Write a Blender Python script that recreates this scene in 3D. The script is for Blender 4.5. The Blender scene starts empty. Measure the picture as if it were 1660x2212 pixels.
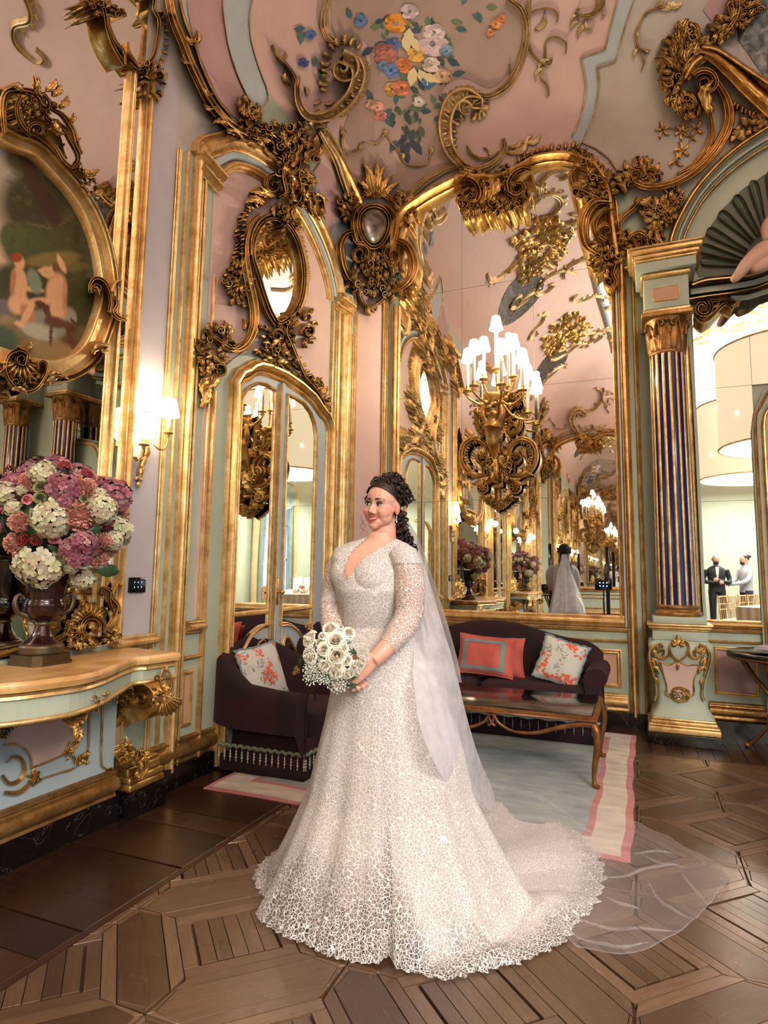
import bpy, bmesh, math, random
import numpy as np
from mathutils import Vector, Matrix
from mathutils.bvhtree import BVHTree
rnd = random.Random(7)
PI = math.pi
SC = bpy.context.scene
COL = SC.collection

# ---------------------------------------------------------------- camera (room axes: x along the back wall, y into the room)
F, CX, CY = 1322.0, 855.0, 1084.0
PITCH, ROLL, YAW, HC = math.radians(6.49), math.radians(0.667), math.radians(21.71), 1.30
_f = np.array([-math.sin(YAW)*math.cos(PITCH), math.cos(YAW)*math.cos(PITCH), math.sin(PITCH)])
_r0 = np.array([math.cos(YAW), math.sin(YAW), 0.0]); _u0 = np.cross(_r0, _f)
_r = math.cos(ROLL)*_r0 + math.sin(ROLL)*_u0
_u = -math.sin(ROLL)*_r0 + math.cos(ROLL)*_u0
EYE = np.array([0, 0, HC])
cd = bpy.data.cameras.new('camera'); cam = bpy.data.objects.new('camera', cd); COL.objects.link(cam)
cd.sensor_fit = 'HORIZONTAL'; cd.sensor_width = 36.0; cd.lens = F*36.0/1660
cd.shift_x = (830-CX)/1660; cd.shift_y = (CY-1106)/1660
cd.clip_start = 0.05; cd.clip_end = 100
cam.matrix_world = Matrix(((_r[0], _u[0], -_f[0], 0), (_r[1], _u[1], -_f[1], 0), (_r[2], _u[2], -_f[2], HC), (0, 0, 0, 1)))
SC.camera = cam
# ---------------------------------------------------------------- exposure, world, lights
SC.view_settings.view_transform = 'Standard'; SC.view_settings.look = 'None'
SC.view_settings.gamma = 1.0; SC.view_settings.use_curve_mapping = False
SC.view_settings.exposure = 0.85
SC.cycles.use_denoising = True
SC.cycles.max_bounces = 9; SC.cycles.glossy_bounces = 6; SC.cycles.diffuse_bounces = 4; SC.cycles.transparent_max_bounces = 24
SC.cycles.sample_clamp_indirect = 4.0
SC.cycles.caustics_reflective = False; SC.cycles.caustics_refractive = False
wd = bpy.data.worlds.new('world'); SC.world = wd; wd.use_nodes = True
_bg = wd.node_tree.nodes['Background']; _bg.inputs[0].default_value = (0.30, 0.46, 0.86, 1); _bg.inputs[1].default_value = 0.6
def area(name, loc, rot, sx, sy, power, col, shape='RECTANGLE'):
    l = bpy.data.lights.new(name, 'AREA'); l.shape = shape; l.size = sx; l.size_y = sy; l.energy = power; l.color = col
    o = bpy.data.objects.new(name, l); COL.objects.link(o); o.location = loc; o.rotation_euler = rot
    return o
def point(name, loc, power, col, r=0.03):
    l = bpy.data.lights.new(name, 'POINT'); l.energy = power; l.color = col; l.shadow_soft_size = r
    o = bpy.data.objects.new(name, l); COL.objects.link(o); o.location = loc
    return o
WARM = (1.0, 0.80, 0.56)
# dusk daylight through the three tall windows of the right wall
for wy in (-3.6, -0.6, 2.4):
    area('window_daylight', (4.68, wy, 2.1), (0, PI/2, 0), 3.0, 1.5, 24, (0.42, 0.62, 1.0))
# the open ends of the two big hanging drum lamps
LAMPS = [(2.55, -0.7, 3.55, 1.15), (2.55, -4.7, 3.55, 1.15)]
for lx, ly, lz, lr in LAMPS:
    area('drum_lamp_diffuser', (lx, ly, lz+0.05), (0, 0, 0), 2*lr*0.95, 2*lr*0.95, 210, (1.0, 0.94, 0.86), 'DISK')
    area('drum_lamp_uplight', (lx, ly, lz+1.7), (PI, 0, 0), 2*lr*0.9, 2*lr*0.9, 270, (1.0, 0.95, 0.87), 'DISK')

# ---------------------------------------------------------------- projection helpers: where a sight line meets a wall or the floor
def rays(p):
    p = np.asarray(p, float).reshape(-1, 2)
    return _f + np.outer((p[:, 0]-CX)/F, _r) - np.outer((p[:, 1]-CY)/F, _u)
def onX(px, py, X):
    d = rays((px, py))[0]; return EYE + d*((X-EYE[0])/d[0])
def onY(px, py, Y):
    d = rays((px, py))[0]; return EYE + d*((Y-EYE[1])/d[1])
def onZ(px, py, Z=0.0):
    d = rays((px, py))[0]; return EYE + d*((Z-HC)/d[2])
XB, YA, YO, XR = -2.66, 5.80, -7.0, 4.6

# ---------------------------------------------------------------- materials
MATS = {}
class N:
    def __init__(s, name):
        s.m = bpy.data.materials.new(name); s.m.use_nodes = True; s.t = s.m.node_tree; s.t.nodes.clear()
        s.out = s.n('ShaderNodeOutputMaterial'); s.b = s.n('ShaderNodeBsdfPrincipled'); s.t.links.new(s.b.outputs[0], s.out.inputs[0])
        s._tc = None; MATS[name] = s.m
    def n(s, t, **k):
        x = s.t.nodes.new(t)
        for a, v in k.items(): setattr(x, a, v)
        return x
    def l(s, a, b): s.t.links.new(a, b)
    def set(s, **k):
        for a, v in k.items():
            i = s.b.inputs[a.replace('_', ' ')]
            if hasattr(v, 'is_output'): s.l(v, i)
            elif isinstance(v, tuple) and len(v) == 3 and len(i.default_value) == 4: i.default_value = (*v, 1)
            else: i.default_value = v
        return s
    def co(s, kind='Object'):
        if not s._tc: s._tc = s.n('ShaderNodeTexCoord')
        return s._tc.outputs[kind]
    def mapped(s, sc=(1, 1, 1), kind='Object'):
        m = s.n('ShaderNodeMapping'); m.inputs['Scale'].default_value = sc; s.l(s.co(kind), m.inputs[0]); return m.outputs[0]
    def noise(s, scale, detail=3, vec=None, dist=0.0, rough=0.5):
        x = s.n('ShaderNodeTexNoise'); x.inputs['Scale'].default_value = scale; x.inputs['Detail'].default_value = detail
        x.inputs['Distortion'].default_value = dist; x.inputs['Roughness'].default_value = rough
        s.l(vec if vec is not None else s.co(), x.inputs['Vector']); return x.outputs['Fac']
    def ramp(s, fac, *stops):
        x = s.n('ShaderNodeValToRGB'); e = x.color_ramp.elements
        while len(e) < len(stops): e.new(0.5)
        for i, (p, c) in enumerate(stops):
            e[i].position = p; e[i].color = (*c, 1) if isinstance(c, tuple) else (c, c, c, 1)
        s.l(fac, x.inputs[0]); return x.outputs[0]
    def mix(s, fac, a, b, mode='MIX'):
        x = s.n('ShaderNodeMix', data_type='RGBA', blend_type=mode)
        for v, i in ((fac, 0), (a, 6), (b, 7)):
            if hasattr(v, 'is_output'): s.l(v, x.inputs[i])
            else: x.inputs[i].default_value = v if i == 0 else (*v, 1)
        return x.outputs[2]
    def math(s, op, a, b=0.0):
        x = s.n('ShaderNodeMath', operation=op)
        for v, i in ((a, 0), (b, 1)):
            if hasattr(v, 'is_output'): s.l(v, x.inputs[i])
            else: x.inputs[i].default_value = v
        return x.outputs[0]
    def bump(s, h, strength=0.3, dist=0.01):
        x = s.n('ShaderNodeBump'); x.inputs['Strength'].default_value = strength; x.inputs['Distance'].default_value = dist
        s.l(h, x.inputs['Height']); s.l(x.outputs[0], s.b.inputs['Normal'])
    def alpha(s, fac):  # see-through where fac is low
        s.l(fac, s.b.inputs['Alpha']) if hasattr(fac, 'is_output') else s.set(Alpha=fac)
def srgb(r, g, b):
    f = lambda c: ((c/255+0.055)/1.055)**2.4 if c/255 > 0.04045 else c/255/12.92
    return (f(r), f(g), f(b))
def plain(name, col, rough=0.6, metal=0.0, var=0.12, vs=6.0, bump=0.0, bs=60, **k):
    m = N(name); c = tuple(col)
    n = m.noise(vs, 4)
    m.set(Base_Color=m.ramp(n, (0.3, tuple(x*(1-var) for x in c)), (0.7, tuple(min(1, x*(1+var)) for x in c))), Roughness=rough, Metallic=metal)
    if bump: m.bump(m.noise(bs, 2), bump, 0.004)
    for a, v in k.items(): m.set(**{a: v})
    return m
def gold(name, lo, mid, hi, rough=0.34, metal=0.88):
    m = N(name)
    a = m.noise(9, 5, rough=0.65); b = m.noise(55, 3)
    c = m.ramp(a, (0.28, lo), (0.5, mid), (0.74, hi))
    c = m.mix(m.ramp(b, (0.5, 0.0), (0.78, 0.35)), c, lo)
    m.set(Base_Color=c, Metallic=metal, Roughness=m.ramp(b, (0.3, rough-0.08), (0.75, rough+0.16)))
    m.bump(m.noise(38, 4), 0.25, 0.004)
gold('gilding', srgb(138, 98, 44), srgb(206, 164, 94), srgb(242, 210, 148), .33, .8)
gold('gilding_trim', srgb(172, 130, 74), srgb(220, 182, 118), srgb(246, 222, 172), 0.36, 0.68)
gold('gilding_pale', srgb(150, 122, 82), srgb(206, 178, 130), srgb(236, 216, 176), 0.42, 0.72)
gold('gilding_aged', srgb(96, 66, 34), srgb(156, 114, 62), srgb(198, 156, 98), 0.42, 0.7)
plain('pink_paint', srgb(212, 182, 172), 0.62, var=0.04, bump=0.06, bs=220)
plain('mauve_paint', srgb(184, 152, 152), 0.6, var=0.05, bump=0.05, bs=220)
plain('sage_paint', srgb(176, 188, 168), 0.5, var=0.05, bump=0.04, bs=160)
plain('blue_grey_paint', srgb(178, 192, 196), 0.5, var=0.04, bump=0.04, bs=160)
plain('grey_paint', srgb(186, 178, 168), 0.55, var=0.05, bump=0.06, bs=260)
plain('ceiling_taupe', srgb(178, 154, 142), 0.6, var=0.08, vs=3, bump=0.05, bs=200)
plain('lilac_grey_paint', srgb(188, 184, 188), 0.4, var=0.03, bump=0.05, bs=220)
plain('salmon_paint', srgb(206, 164, 132), 0.6, var=0.05, bump=0.05, bs=220)
m = N('dark_marble'); v = m.noise(3.2, 8, dist=2.2)
m.set(Base_Color=m.mix(m.ramp(v, (0.494, 0.0), (0.5, 0.45), (0.506, 0.0)), srgb(17, 12, 11), srgb(120, 104, 92)), Roughness=0.22)
m = N('mirror_glass'); m.set(Base_Color=(0.86, 0.87, 0.84), Metallic=1.0, Roughness=0.012)
m = N('dark_cove'); m.set(Base_Color=m.ramp(m.noise(14, 6, dist=0.8), (0.35, srgb(38, 40, 42)), (0.6, srgb(96, 98, 98)), (0.8, srgb(140, 140, 136))), Roughness=0.35, Metallic=0.4)
m = N('silvered_boss'); m.set(Base_Color=m.ramp(m.noise(12, 4), (0.3, srgb(96, 92, 90)), (0.7, srgb(180, 176, 172))), Metallic=0.8, Roughness=0.34)

# ---------------------------------------------------------------- mesh building
def link(name, me, mat=None, parent=None):
    o = bpy.data.objects.new(name, me); COL.objects.link(o)
    if mat is not None: me.materials.append(MATS[mat] if isinstance(mat, str) else mat)
    if parent is not None: o.parent = parent
    return o
class MB:
    def __init__(s): s.v = []; s.f = []; s.n = 0; s.c = []
    def add(s, v, f, col=None):
        v = np.asarray(v, float).reshape(-1, 3); k = s.n
        s.v.append(v); s.n += len(v)
        s.f += [tuple(i+k for i in q) for q in f]
        if col is not None:
            c = np.asarray(col, float); s.c.append(np.tile(c, (len(v), 1)) if c.ndim == 1 else c)
    def grid(s, P, cu=False, cv=False, col=None):
        P = np.asarray(P, float); n, m = P.shape[:2]; f = []
        for i in range(n if cu else n-1):
            for j in range(m if cv else m-1):
                a, b = i*m+j, i*m+(j+1) % m; c, d = ((i+1) % n)*m+(j+1) % m, ((i+1) % n)*m+j
                f.append((a, b, c, d))
        s.add(P.reshape(-1, 3), f, None if col is None else (np.asarray(col) if np.asarray(col).ndim == 1 else np.asarray(col).reshape(-1, np.asarray(col).shape[-1])))
    def fan(s, pts, flip=False, col=None):
        n = len(pts); s.add(pts, [tuple(range(n))[::-1] if flip else tuple(range(n))], col)
    def box(s, a, b, col=None, M=None):
        (x0, y0, z0), (x1, y1, z1) = a, b
        v = np.array([(x0,y0,z0),(x1,y0,z0),(x1,y1,z0),(x0,y1,z0),(x0,y0,z1),(x1,y0,z1),(x1,y1,z1),(x0,y1,z1)], float)
        if M is not None: v = v @ M[:3, :3].T + M[:3, 3]
        s.add(v, [(0,3,2,1),(4,5,6,7),(0,1,5,4),(1,2,6,5),(2,3,7,6),(3,0,4,7)], col)
    def bbox(s, a, b, r=0.01, col=None, M=None):  # box with rounded edges
        a, b = np.array(a, float), np.array(b, float); c, hx = (a+b)/2, (b-a)/2; r = min(r, hx.min()*0.99)
        bm = bmesh.new(); bmesh.ops.create_cube(bm, size=2.0)
        for q in bm.verts: q.co = Vector([c[i]+q.co[i]*hx[i] for i in range(3)])
        bmesh.ops.bevel(bm, geom=list(bm.edges), offset=r, segments=2, affect='EDGES', profile=0.5)
        v = np.array([q.co for q in bm.verts]); f = [[q.index for q in p.verts] for p in bm.faces]; bm.free()
        if M is not None: v = v @ M[:3, :3].T + M[:3, 3]
        s.add(v, f, col)
    def tube(s, path, rad, n=8, cap=True, col=None, flat=1.0):
        path = np.asarray(path, float); k = len(path); rad = np.ones(k)*rad if np.isscalar(rad) else np.asarray(rad, float)
        t = np.gradient(path, axis=0); t /= np.linalg.norm(t, axis=1)[:, None]+1e-12
        a = np.array([0, 0, 1.0]) if abs(t[0][2]) < 0.9 else np.array([1.0, 0, 0]); R = []
        x = np.cross(t[0], a); x /= np.linalg.norm(x)
        for i in range(k):
            x = x - t[i]*(x @ t[i]); x /= np.linalg.norm(x)+1e-12; y = np.cross(t[i], x)
            R.append([path[i]+rad[i]*(x*math.cos(q)+flat*y*math.sin(q)) for q in np.linspace(0, 2*PI, n, endpoint=False)])
        s.grid(np.array(R), cv=True, col=col)
        if cap: s.fan(R[0], False, col); s.fan(R[-1], True, col)
    def lathe(s, prof, n=24, c=(0, 0, 0), a0=0, a1=2*PI, col=None, flute=0, famp=0.0):
        full = abs(a1-a0-2*PI) < 1e-6; an = np.linspace(a0, a1, n, endpoint=not full)
        P = [[(c[0]+r*(1+famp*math.cos(flute*t))*math.cos(t), c[1]+r*(1+famp*math.cos(flute*t))*math.sin(t), c[2]+z) for t in an] for r, z in prof]
        s.grid(np.array(P), cv=full, col=col)
    def ball(s, c, r, n=8, m=6, col=None):
        r = np.ones(3)*r
        P = [[(c[0]+r[0]*math.sin(p)*math.cos(t), c[1]+r[1]*math.sin(p)*math.sin(t), c[2]+r[2]*math.cos(p)) for t in np.linspace(0, 2*PI, n, endpoint=False)] for p in np.linspace(0.02, PI-0.02, m)]
        s.grid(np.array(P), cv=True, col=col)
    def build(s, name, mat=None, parent=None, smooth=True, kind=None, M=None, sharp=None):
        v = np.concatenate(s.v) if s.v else np.zeros((0, 3))
        if M is not None: v = v @ M[:3, :3].T + M[:3, 3]
        me = bpy.data.meshes.new(name); me.from_pydata(v.tolist(), [], s.f)
        if s.c and sum(len(c) for c in s.c) == len(v):
            at = me.color_attributes.new('paint', 'FLOAT_COLOR', 'POINT'); c = np.concatenate(s.c)
            c4 = np.ones((len(v), 4), np.float32); c4[:, :3] = c[:, :3]; at.data.foreach_set('color', c4.ravel())
        if smooth: me.shade_smooth()
        me.update()
        if sharp: me.set_sharp_from_angle(angle=math.radians(sharp))
        o = link(name, me, mat, parent)
        if kind: o['kind'] = kind
        return o
def thing(name, label, cat, loc=(0, 0, 0), group=None, rz=0.0):
    o = bpy.data.objects.new(name, None); COL.objects.link(o); o.location = loc; o.rotation_euler = (0, 0, rz); o.empty_display_size = 0.1
    o['label'] = label; o['category'] = cat
    if group: o['group'] = group
    return o
def struct(o): o['kind'] = 'structure'; return o
def tag(o, label, cat, group=None):
    o['label'] = label; o['category'] = cat
    if group: o['group'] = group
    return o
def local(o, parent):  # geometry was made in world space: keep it there under a moved parent
    o.parent = parent; o.matrix_parent_inverse = Matrix.Translation(parent.location).inverted() if parent.rotation_euler.z == 0 else parent.matrix_basis.inverted()
    return o
def cr(pts, n=24, closed=False):  # smooth curve through points
    p = np.asarray(pts, float); k = len(p)
    if k < 3: return np.array([p[0]+(p[-1]-p[0])*t for t in np.linspace(0, 1, n)])
    q = np.vstack([p[-1], p, p[0], p[1]]) if closed else np.vstack([2*p[0]-p[1], p, 2*p[-1]-p[-2]])
    sg = k if closed else k-1
    L = np.array([np.linalg.norm(q[i+2]-q[i+1]) for i in range(sg)]); cum = np.concatenate([[0], np.cumsum(L)])
    out = []
    for t in np.linspace(0, cum[-1], n, endpoint=not closed):
        i = min(max(np.searchsorted(cum, t, side='right')-1, 0), sg-1); a = (t-cum[i])/(L[i]+1e-12)
        p0, p1, p2, p3 = q[i], q[i+1], q[i+2], q[i+3]
        out.append(0.5*(2*p1+(p2-p0)*a+(2*p0-5*p1+4*p2-p3)*a*a+(3*p1-p0-3*p2+p3)*a**3))
    return np.array(out)
def lerp(a, b, t): return a+(b-a)*t
def arr(w, n):
    if np.isscalar(w): return np.ones(n)*w
    w = np.asarray(w, float); return np.interp(np.linspace(0, 1, n), np.linspace(0, 1, len(w)), w)
def rotz(a, loc=(0, 0, 0), s=(1, 1, 1)):
    c, d = math.cos(a), math.sin(a); M = np.eye(4); M[:3, :3] = np.array([[c, -d, 0], [d, c, 0], [0, 0, 1.0]]) @ np.diag(s); M[:3, 3] = loc; return M
# ---------------------------------------------------------------- room shell
W_IN, Z_TOP = 2.2, 7.1
def zb_left(y):
    return 5.13+0*np.asarray(y)
def zb_back(x):
    return np.interp(x, [-2.45, -2.27, -2.11, -1.85, -1.6, -1.21, -0.97, -0.83, -0.48, -0.26, -0.1, 0.12, 0.38, 0.56, 0.8, 1.17, 1.9, 2.63, 3.0, 3.24, 3.42, 4.4],
                     [5.13, 5.18, 5.26, 5.33, 5.36, 5.36, 5.36, 5.38, 5.30, 5.16, 5.0, 4.9, 4.9, 4.98, 5.1, 5.3, 5.62, 5.3, 5.1, 4.98, 4.9, 5.0])
PER = []                                                            # perimeter: x, y, z of the cove's foot, and its inner ring point
ys = np.linspace(YO+0.28, 5.52, 110); n_ = len(ys)
for i, y in enumerate(ys): PER.append((XB, y, zb_left(y), XB+W_IN, lerp(YO+2.4, 3.4, i/(n_-1))))
for t in (0.33, 0.67): PER.append((lerp(XB, -2.45, t), lerp(5.52, YA, t), 5.13, lerp(XB+W_IN, -0.3, t), lerp(3.4, 3.6, t)))
xs = np.linspace(-2.45, XR-0.2, 90); n_ = len(xs)
for i, x in enumerate(xs): PER.append((x, YA, zb_back(x), lerp(-0.3, XR-2.3, i/(n_-1)), 3.6))
for i, y in enumerate(np.linspace(5.6, YO+0.28, 40)): PER.append((XR, y, 5.1, XR-W_IN, lerp(3.4, YO+2.4, i/39)))
for i, x in enumerate(np.linspace(XR-0.2, -2.45, 60)): PER.append((x, YO, zb_back(x), lerp(XR-2.3, -0.3, i/59), YO+2.2))
PER = np.array(PER)
TT = np.linspace(0, PI/2, 15)
COVE = np.array([[(lerp(p[0], p[3], 1-math.cos(t)), lerp(p[1], p[4], 1-math.cos(t)), lerp(p[2], Z_TOP, math.sin(t))) for t in TT] for p in PER])
mb = MB(); mb.grid(COVE, cu=True); mb.fan(COVE[:, -1][::-1])
ceiling = struct(mb.build('ceiling', 'pink_paint'))
def wall_strip(P, name, mat):
    mb = MB(); mb.grid(np.array([[(p[0], p[1], 0), (p[0], p[1], p[2])] for p in P])); return struct(mb.build(name, mat, smooth=False))
k1 = 110; k2 = k1+2; k3 = k2+90; k4 = k3+40
wall_left = wall_strip(PER[:k1], 'wall_left', 'sage_paint')
wall_corner = wall_strip(PER[k1-1:k2+1], 'wall_corner', 'pink_paint')
wall_back = wall_strip(PER[k2:k3], 'wall_back', 'sage_paint')
wall_front = wall_strip(np.vstack([PER[k4:], PER[:1]]), 'wall_front', 'sage_paint')
# right wall with three tall window openings
WIN = [(-4.35, -2.85), (-1.35, 0.15), (1.65, 3.15)]
mb = MB(); e = [PER[k3][1]]+[q for w in reversed(WIN) for q in (w[1], w[0])]+[PER[k4-1][1]]
for i in range(0, len(e)-1, 2): mb.box((XR, e[i+1], 0), (XR+0.02, e[i], 5.12))
for a, b in WIN: mb.box((XR, a, 0), (XR+0.02, b, 0.6)); mb.box((XR, a, 3.6), (XR+0.02, b, 5.12))
for i in (k3-1, k4-1):
    p, q = PER[i], PER[(i+1) % len(PER)]; mb.grid(np.array([[(p[0], p[1], 0), (p[0], p[1], p[2])], [(q[0], q[1], 0), (q[0], q[1], q[2])]]))
wall_right = struct(mb.build('wall_right', 'sage_paint', smooth=False))

# sight-line mapping onto the shell: relief() raises a pixel h metres off the wall or the cove it lies on
_bv, _bf = [], []
def _addbv(P, cu=False):
    k = len(_bv); n, m = P.shape[:2]; _bv.extend(P.reshape(-1, 3).tolist())
    for i in range(n if cu else n-1):
        for j in range(m-1): _bf.append((k+i*m+j, k+i*m+j+1, k+((i+1) % n)*m+j+1, k+((i+1) % n)*m+j))
_addbv(COVE, True); _addbv(np.array([[(p[0], p[1], -0.5), (p[0], p[1], p[2])] for p in PER]), True)
BVH = BVHTree.FromPolygons(_bv, _bf)
def S(uvh):
    uvh = np.asarray(uvh, float); sh = uvh.shape; q = uvh.reshape(-1, 3); D = rays(q[:, :2]); D /= np.linalg.norm(D, axis=1)[:, None]
    out = np.empty_like(q); o = Vector(EYE)
    for i in range(len(q)):
        d = Vector(D[i]); hit, nr, _, _ = BVH.ray_cast(o, d)
        if hit is None: hit, nr = o+d*6, -d
        out[i] = np.array(hit)-D[i]*(q[i, 2]/max(0.3, abs(nr.dot(d))))
    return out.reshape(sh)
def mapB(uvh):
    a = np.asarray(uvh, float); return np.stack([XB+a[..., 2], a[..., 0], a[..., 1]], -1)
def mapA(uvh):
    a = np.asarray(uvh, float); return np.stack([a[..., 0], YA-a[..., 2], a[..., 1]], -1)
def bp(*pts): return np.array([onX(x, y, XB)[1:] for x, y in pts])        # pixel -> (y, z) on the left wall
def ap(*pts): return np.array([onY(x, y, YA)[[0, 2]] for x, y in pts])    # pixel -> (x, z) on the back wall

# ---------------------------------------------------------------- relief ornament vocabulary (u, v, height)
PROF = {
 'round': [(u, math.sqrt(max(0, 1-u*u))) for u in np.linspace(-1, 1, 9)],
 'rib3': [(u, math.sqrt(max(0, 1-u*u))*(0.72+0.28*math.cos(u*PI*2.6))) for u in np.linspace(-1, 1, 17)],
 'rib2': [(u, math.sqrt(max(0, 1-u**4))*(0.62-0.38*math.cos(u*PI*2))) for u in np.linspace(-1, 1, 13)],
 'hollow': [(-1, 0), (-0.98, 0.8), (-0.82, 1), (-0.62, 0.92), (-0.45, 0.55), (0, 0.35), (0.45, 0.55), (0.62, 0.92), (0.82, 1), (0.98, 0.8), (1, 0)],
 'frame': [(-1, 0), (-1, 0.45), (-0.86, 0.55), (-0.72, 0.45), (-0.6, 0.4), (-0.5, 0.75), (-0.2, 1.0), (0.15, 1.0), (0.4, 0.8), (0.5, 0.5), (0.62, 0.45), (0.74, 0.62), (0.88, 0.6), (1, 0.35), (1, 0)],
 'bead': [(-1, 0), (-0.95, 0.5), (-0.5, 0.95), (0, 1), (0.5, 0.95), (0.95, 0.5), (1, 0)],
 'flat': [(-1, 0), (-1, 1), (1, 1), (1, 0)],
 'ogee': [(-1, 0), (-1, 0.3), (-0.75, 0.35), (-0.6, 0.7), (-0.3, 0.85), (0.05, 0.7), (0.2, 0.95), (0.5, 1), (0.75, 0.9), (0.8, 0.5), (1, 0.4), (1, 0)],
}
def sweep2(mb, path, w, h, prof='round', mp=S, miter=False, closed=False, ends=True, col=None):
    p = np.asarray(path, float); n = len(p); w = arr(w, n); h = arr(h, n)
    if closed: t = np.roll(p, -1, 0)-np.roll(p, 1, 0)
    else: t = np.gradient(p, axis=0)
    if miter:
        d = np.diff(np.vstack([p, p[:1]]) if closed else p, axis=0); d /= np.linalg.norm(d, axis=1)[:, None]+1e-12
        nr = np.stack([-d[:, 1], d[:, 0]], 1); m = np.zeros((n, 2))
        for i in range(n):
            a = nr[i-1] if (i > 0 or closed) else nr[0]; b = nr[i] if i < len(nr) else nr[-1]
            v = a+b; v /= np.linalg.norm(v)+1e-12; m[i] = v/max(0.35, v @ a)
        nm = m
    else:
        t /= np.linalg.norm(t, axis=1)[:, None]+1e-12; nm = np.stack([-t[:, 1], t[:, 0]], 1)
    pr = PROF[prof] if isinstance(prof, str) else prof
    G = np.array([[(p[i][0]+nm[i][0]*w[i]*u, p[i][1]+nm[i][1]*w[i]*u, h[i]*q) for u, q in pr] for i in range(n)])
    P = mp(G); mb.grid(P, cu=closed, col=col)
    if ends and not closed: mb.fan(P[0], True, col); mb.fan(P[-1], False, col)
def spir(cx, cy, r0, r1, a0, a1, n=26, ax=1.0):  # spiral points, degrees, v pointing down in pixel space
    return np.array([(cx+ax*lerp(r0, r1, t**0.85)*math.cos(math.radians(lerp(a0, a1, t))), cy+lerp(r0, r1, t**0.85)*math.sin(math.radians(lerp(a0, a1, t)))) for t in np.linspace(0, 1, n)])
def leaf2(mb, p0, p1, bend=0.15, w=0.3, h=0.03, lobes=4, curl=0.5, mp=S, n=15, m=9, col=None, base=0.0):
    # acanthus leaf lying on the surface: lobed outline, raised ribs, tip curling off the ground
    p0, p1 = np.array(p0, float), np.array(p1, float); d = p1-p0; L = np.linalg.norm(d)+1e-9; nr = np.array([-d[1], d[0]])/L
    G = np.zeros((n, m, 3))
    for i in range(n):
        t = i/(n-1); c = p0+d*t+nr*bend*L*math.sin(PI*t)
        k = (0.62+0.38*abs(math.sin(lobes*PI*t+0.4)))*math.sin(PI*min(1, 0.1+0.92*t**0.75))**0.7 if t < 1 else 0.03
        hw = w*L*0.5*k; hb = base+h*(0.35+0.65*math.sin(PI*min(1, t*0.9+0.08)))+curl*h*max(0, t-0.55)*2
        for j in range(m):
            u = -1+2*j/(m-1); sk = 0.16*L*abs(u)*k*w*2
            G[i, j] = (c[0]+nr[0]*hw*u+d[0]/L*sk, c[1]+nr[1]*hw*u+d[1]/L*sk, (0 if abs(u) == 1 else hb*(1-0.45*u*u)*(0.8+0.2*math.cos(u*PI*3))) if t > 0 else 0)
    G[-1, :, 2] = np.maximum(G[-1, :, 2], h*0.15)
    mb.grid(mp(G), col=col)
def frill2(mb, path, side, ln, w=0.75, h=0.025, n=9, lean=0.5, mp=S, seed=1, base=0.0):
    r = random.Random(seed); p = cr(path, n*3); t = np.gradient(p, axis=0); t /= np.linalg.norm(t, axis=1)[:, None]+1e-9
    L = arr(ln, n)
    for i in range(n):
        k = i*3+1; nv = np.array([-t[k][1], t[k][0]])*side; dv = nv+t[k]*(lean+r.uniform(-.25, .25)); dv /= np.linalg.norm(dv)
        l = L[i]*r.uniform(.8, 1.2); leaf2(mb, p[k]-nv*l*0.15, p[k]+dv*l, r.uniform(-.1, .25)*side, w, h*r.uniform(.8, 1.2), 2, 0.9, mp, 8, 5, base=base)
def shell2(mb, c, r, a0, a1, ribs=9, h=0.04, mp=S, ay=1.0, r0=0.12):
    n, m = 9, ribs*4+1; G = np.zeros((n, m, 3))
    for j in range(m):
        s = j/(m-1); a = math.radians(lerp(a0, a1, s)); rb = abs(math.cos(ribs*PI*s))
        for i in range(n):
            t = i/(n-1); rr = r*(r0+(1-r0)*t)*(0.9+0.1*rb if i == n-1 else 1)
            G[i, j] = (c[0]+rr*math.cos(a), c[1]+rr*math.sin(a)*ay, h*(0.3+0.75*math.sin(PI*(0.12+0.8*t)))*(0.55+0.45*rb) if 0 < j < m-1 and i < n-1 else 0)
    mb.grid(mp(G))
def rosette2(mb, c, r, h=0.03, petals=6, mp=S):
    n, m = 7, petals*4; G = np.zeros((n, m, 3))
    for j in range(m):
        a = 2*PI*j/m
        for i in range(n):
            t = i/(n-1); rr = r*t*(0.78+0.22*abs(math.cos(petals*a/2)))
            G[i, j] = (c[0]+rr*math.cos(a), c[1]+rr*math.sin(a), h*(1.25 if i == 0 else 0.55+0.5*math.sin(PI*t)*abs(math.cos(petals*a/2)) if i < n-1 else 0))
    mb.grid(mp(G), cv=True)
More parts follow.
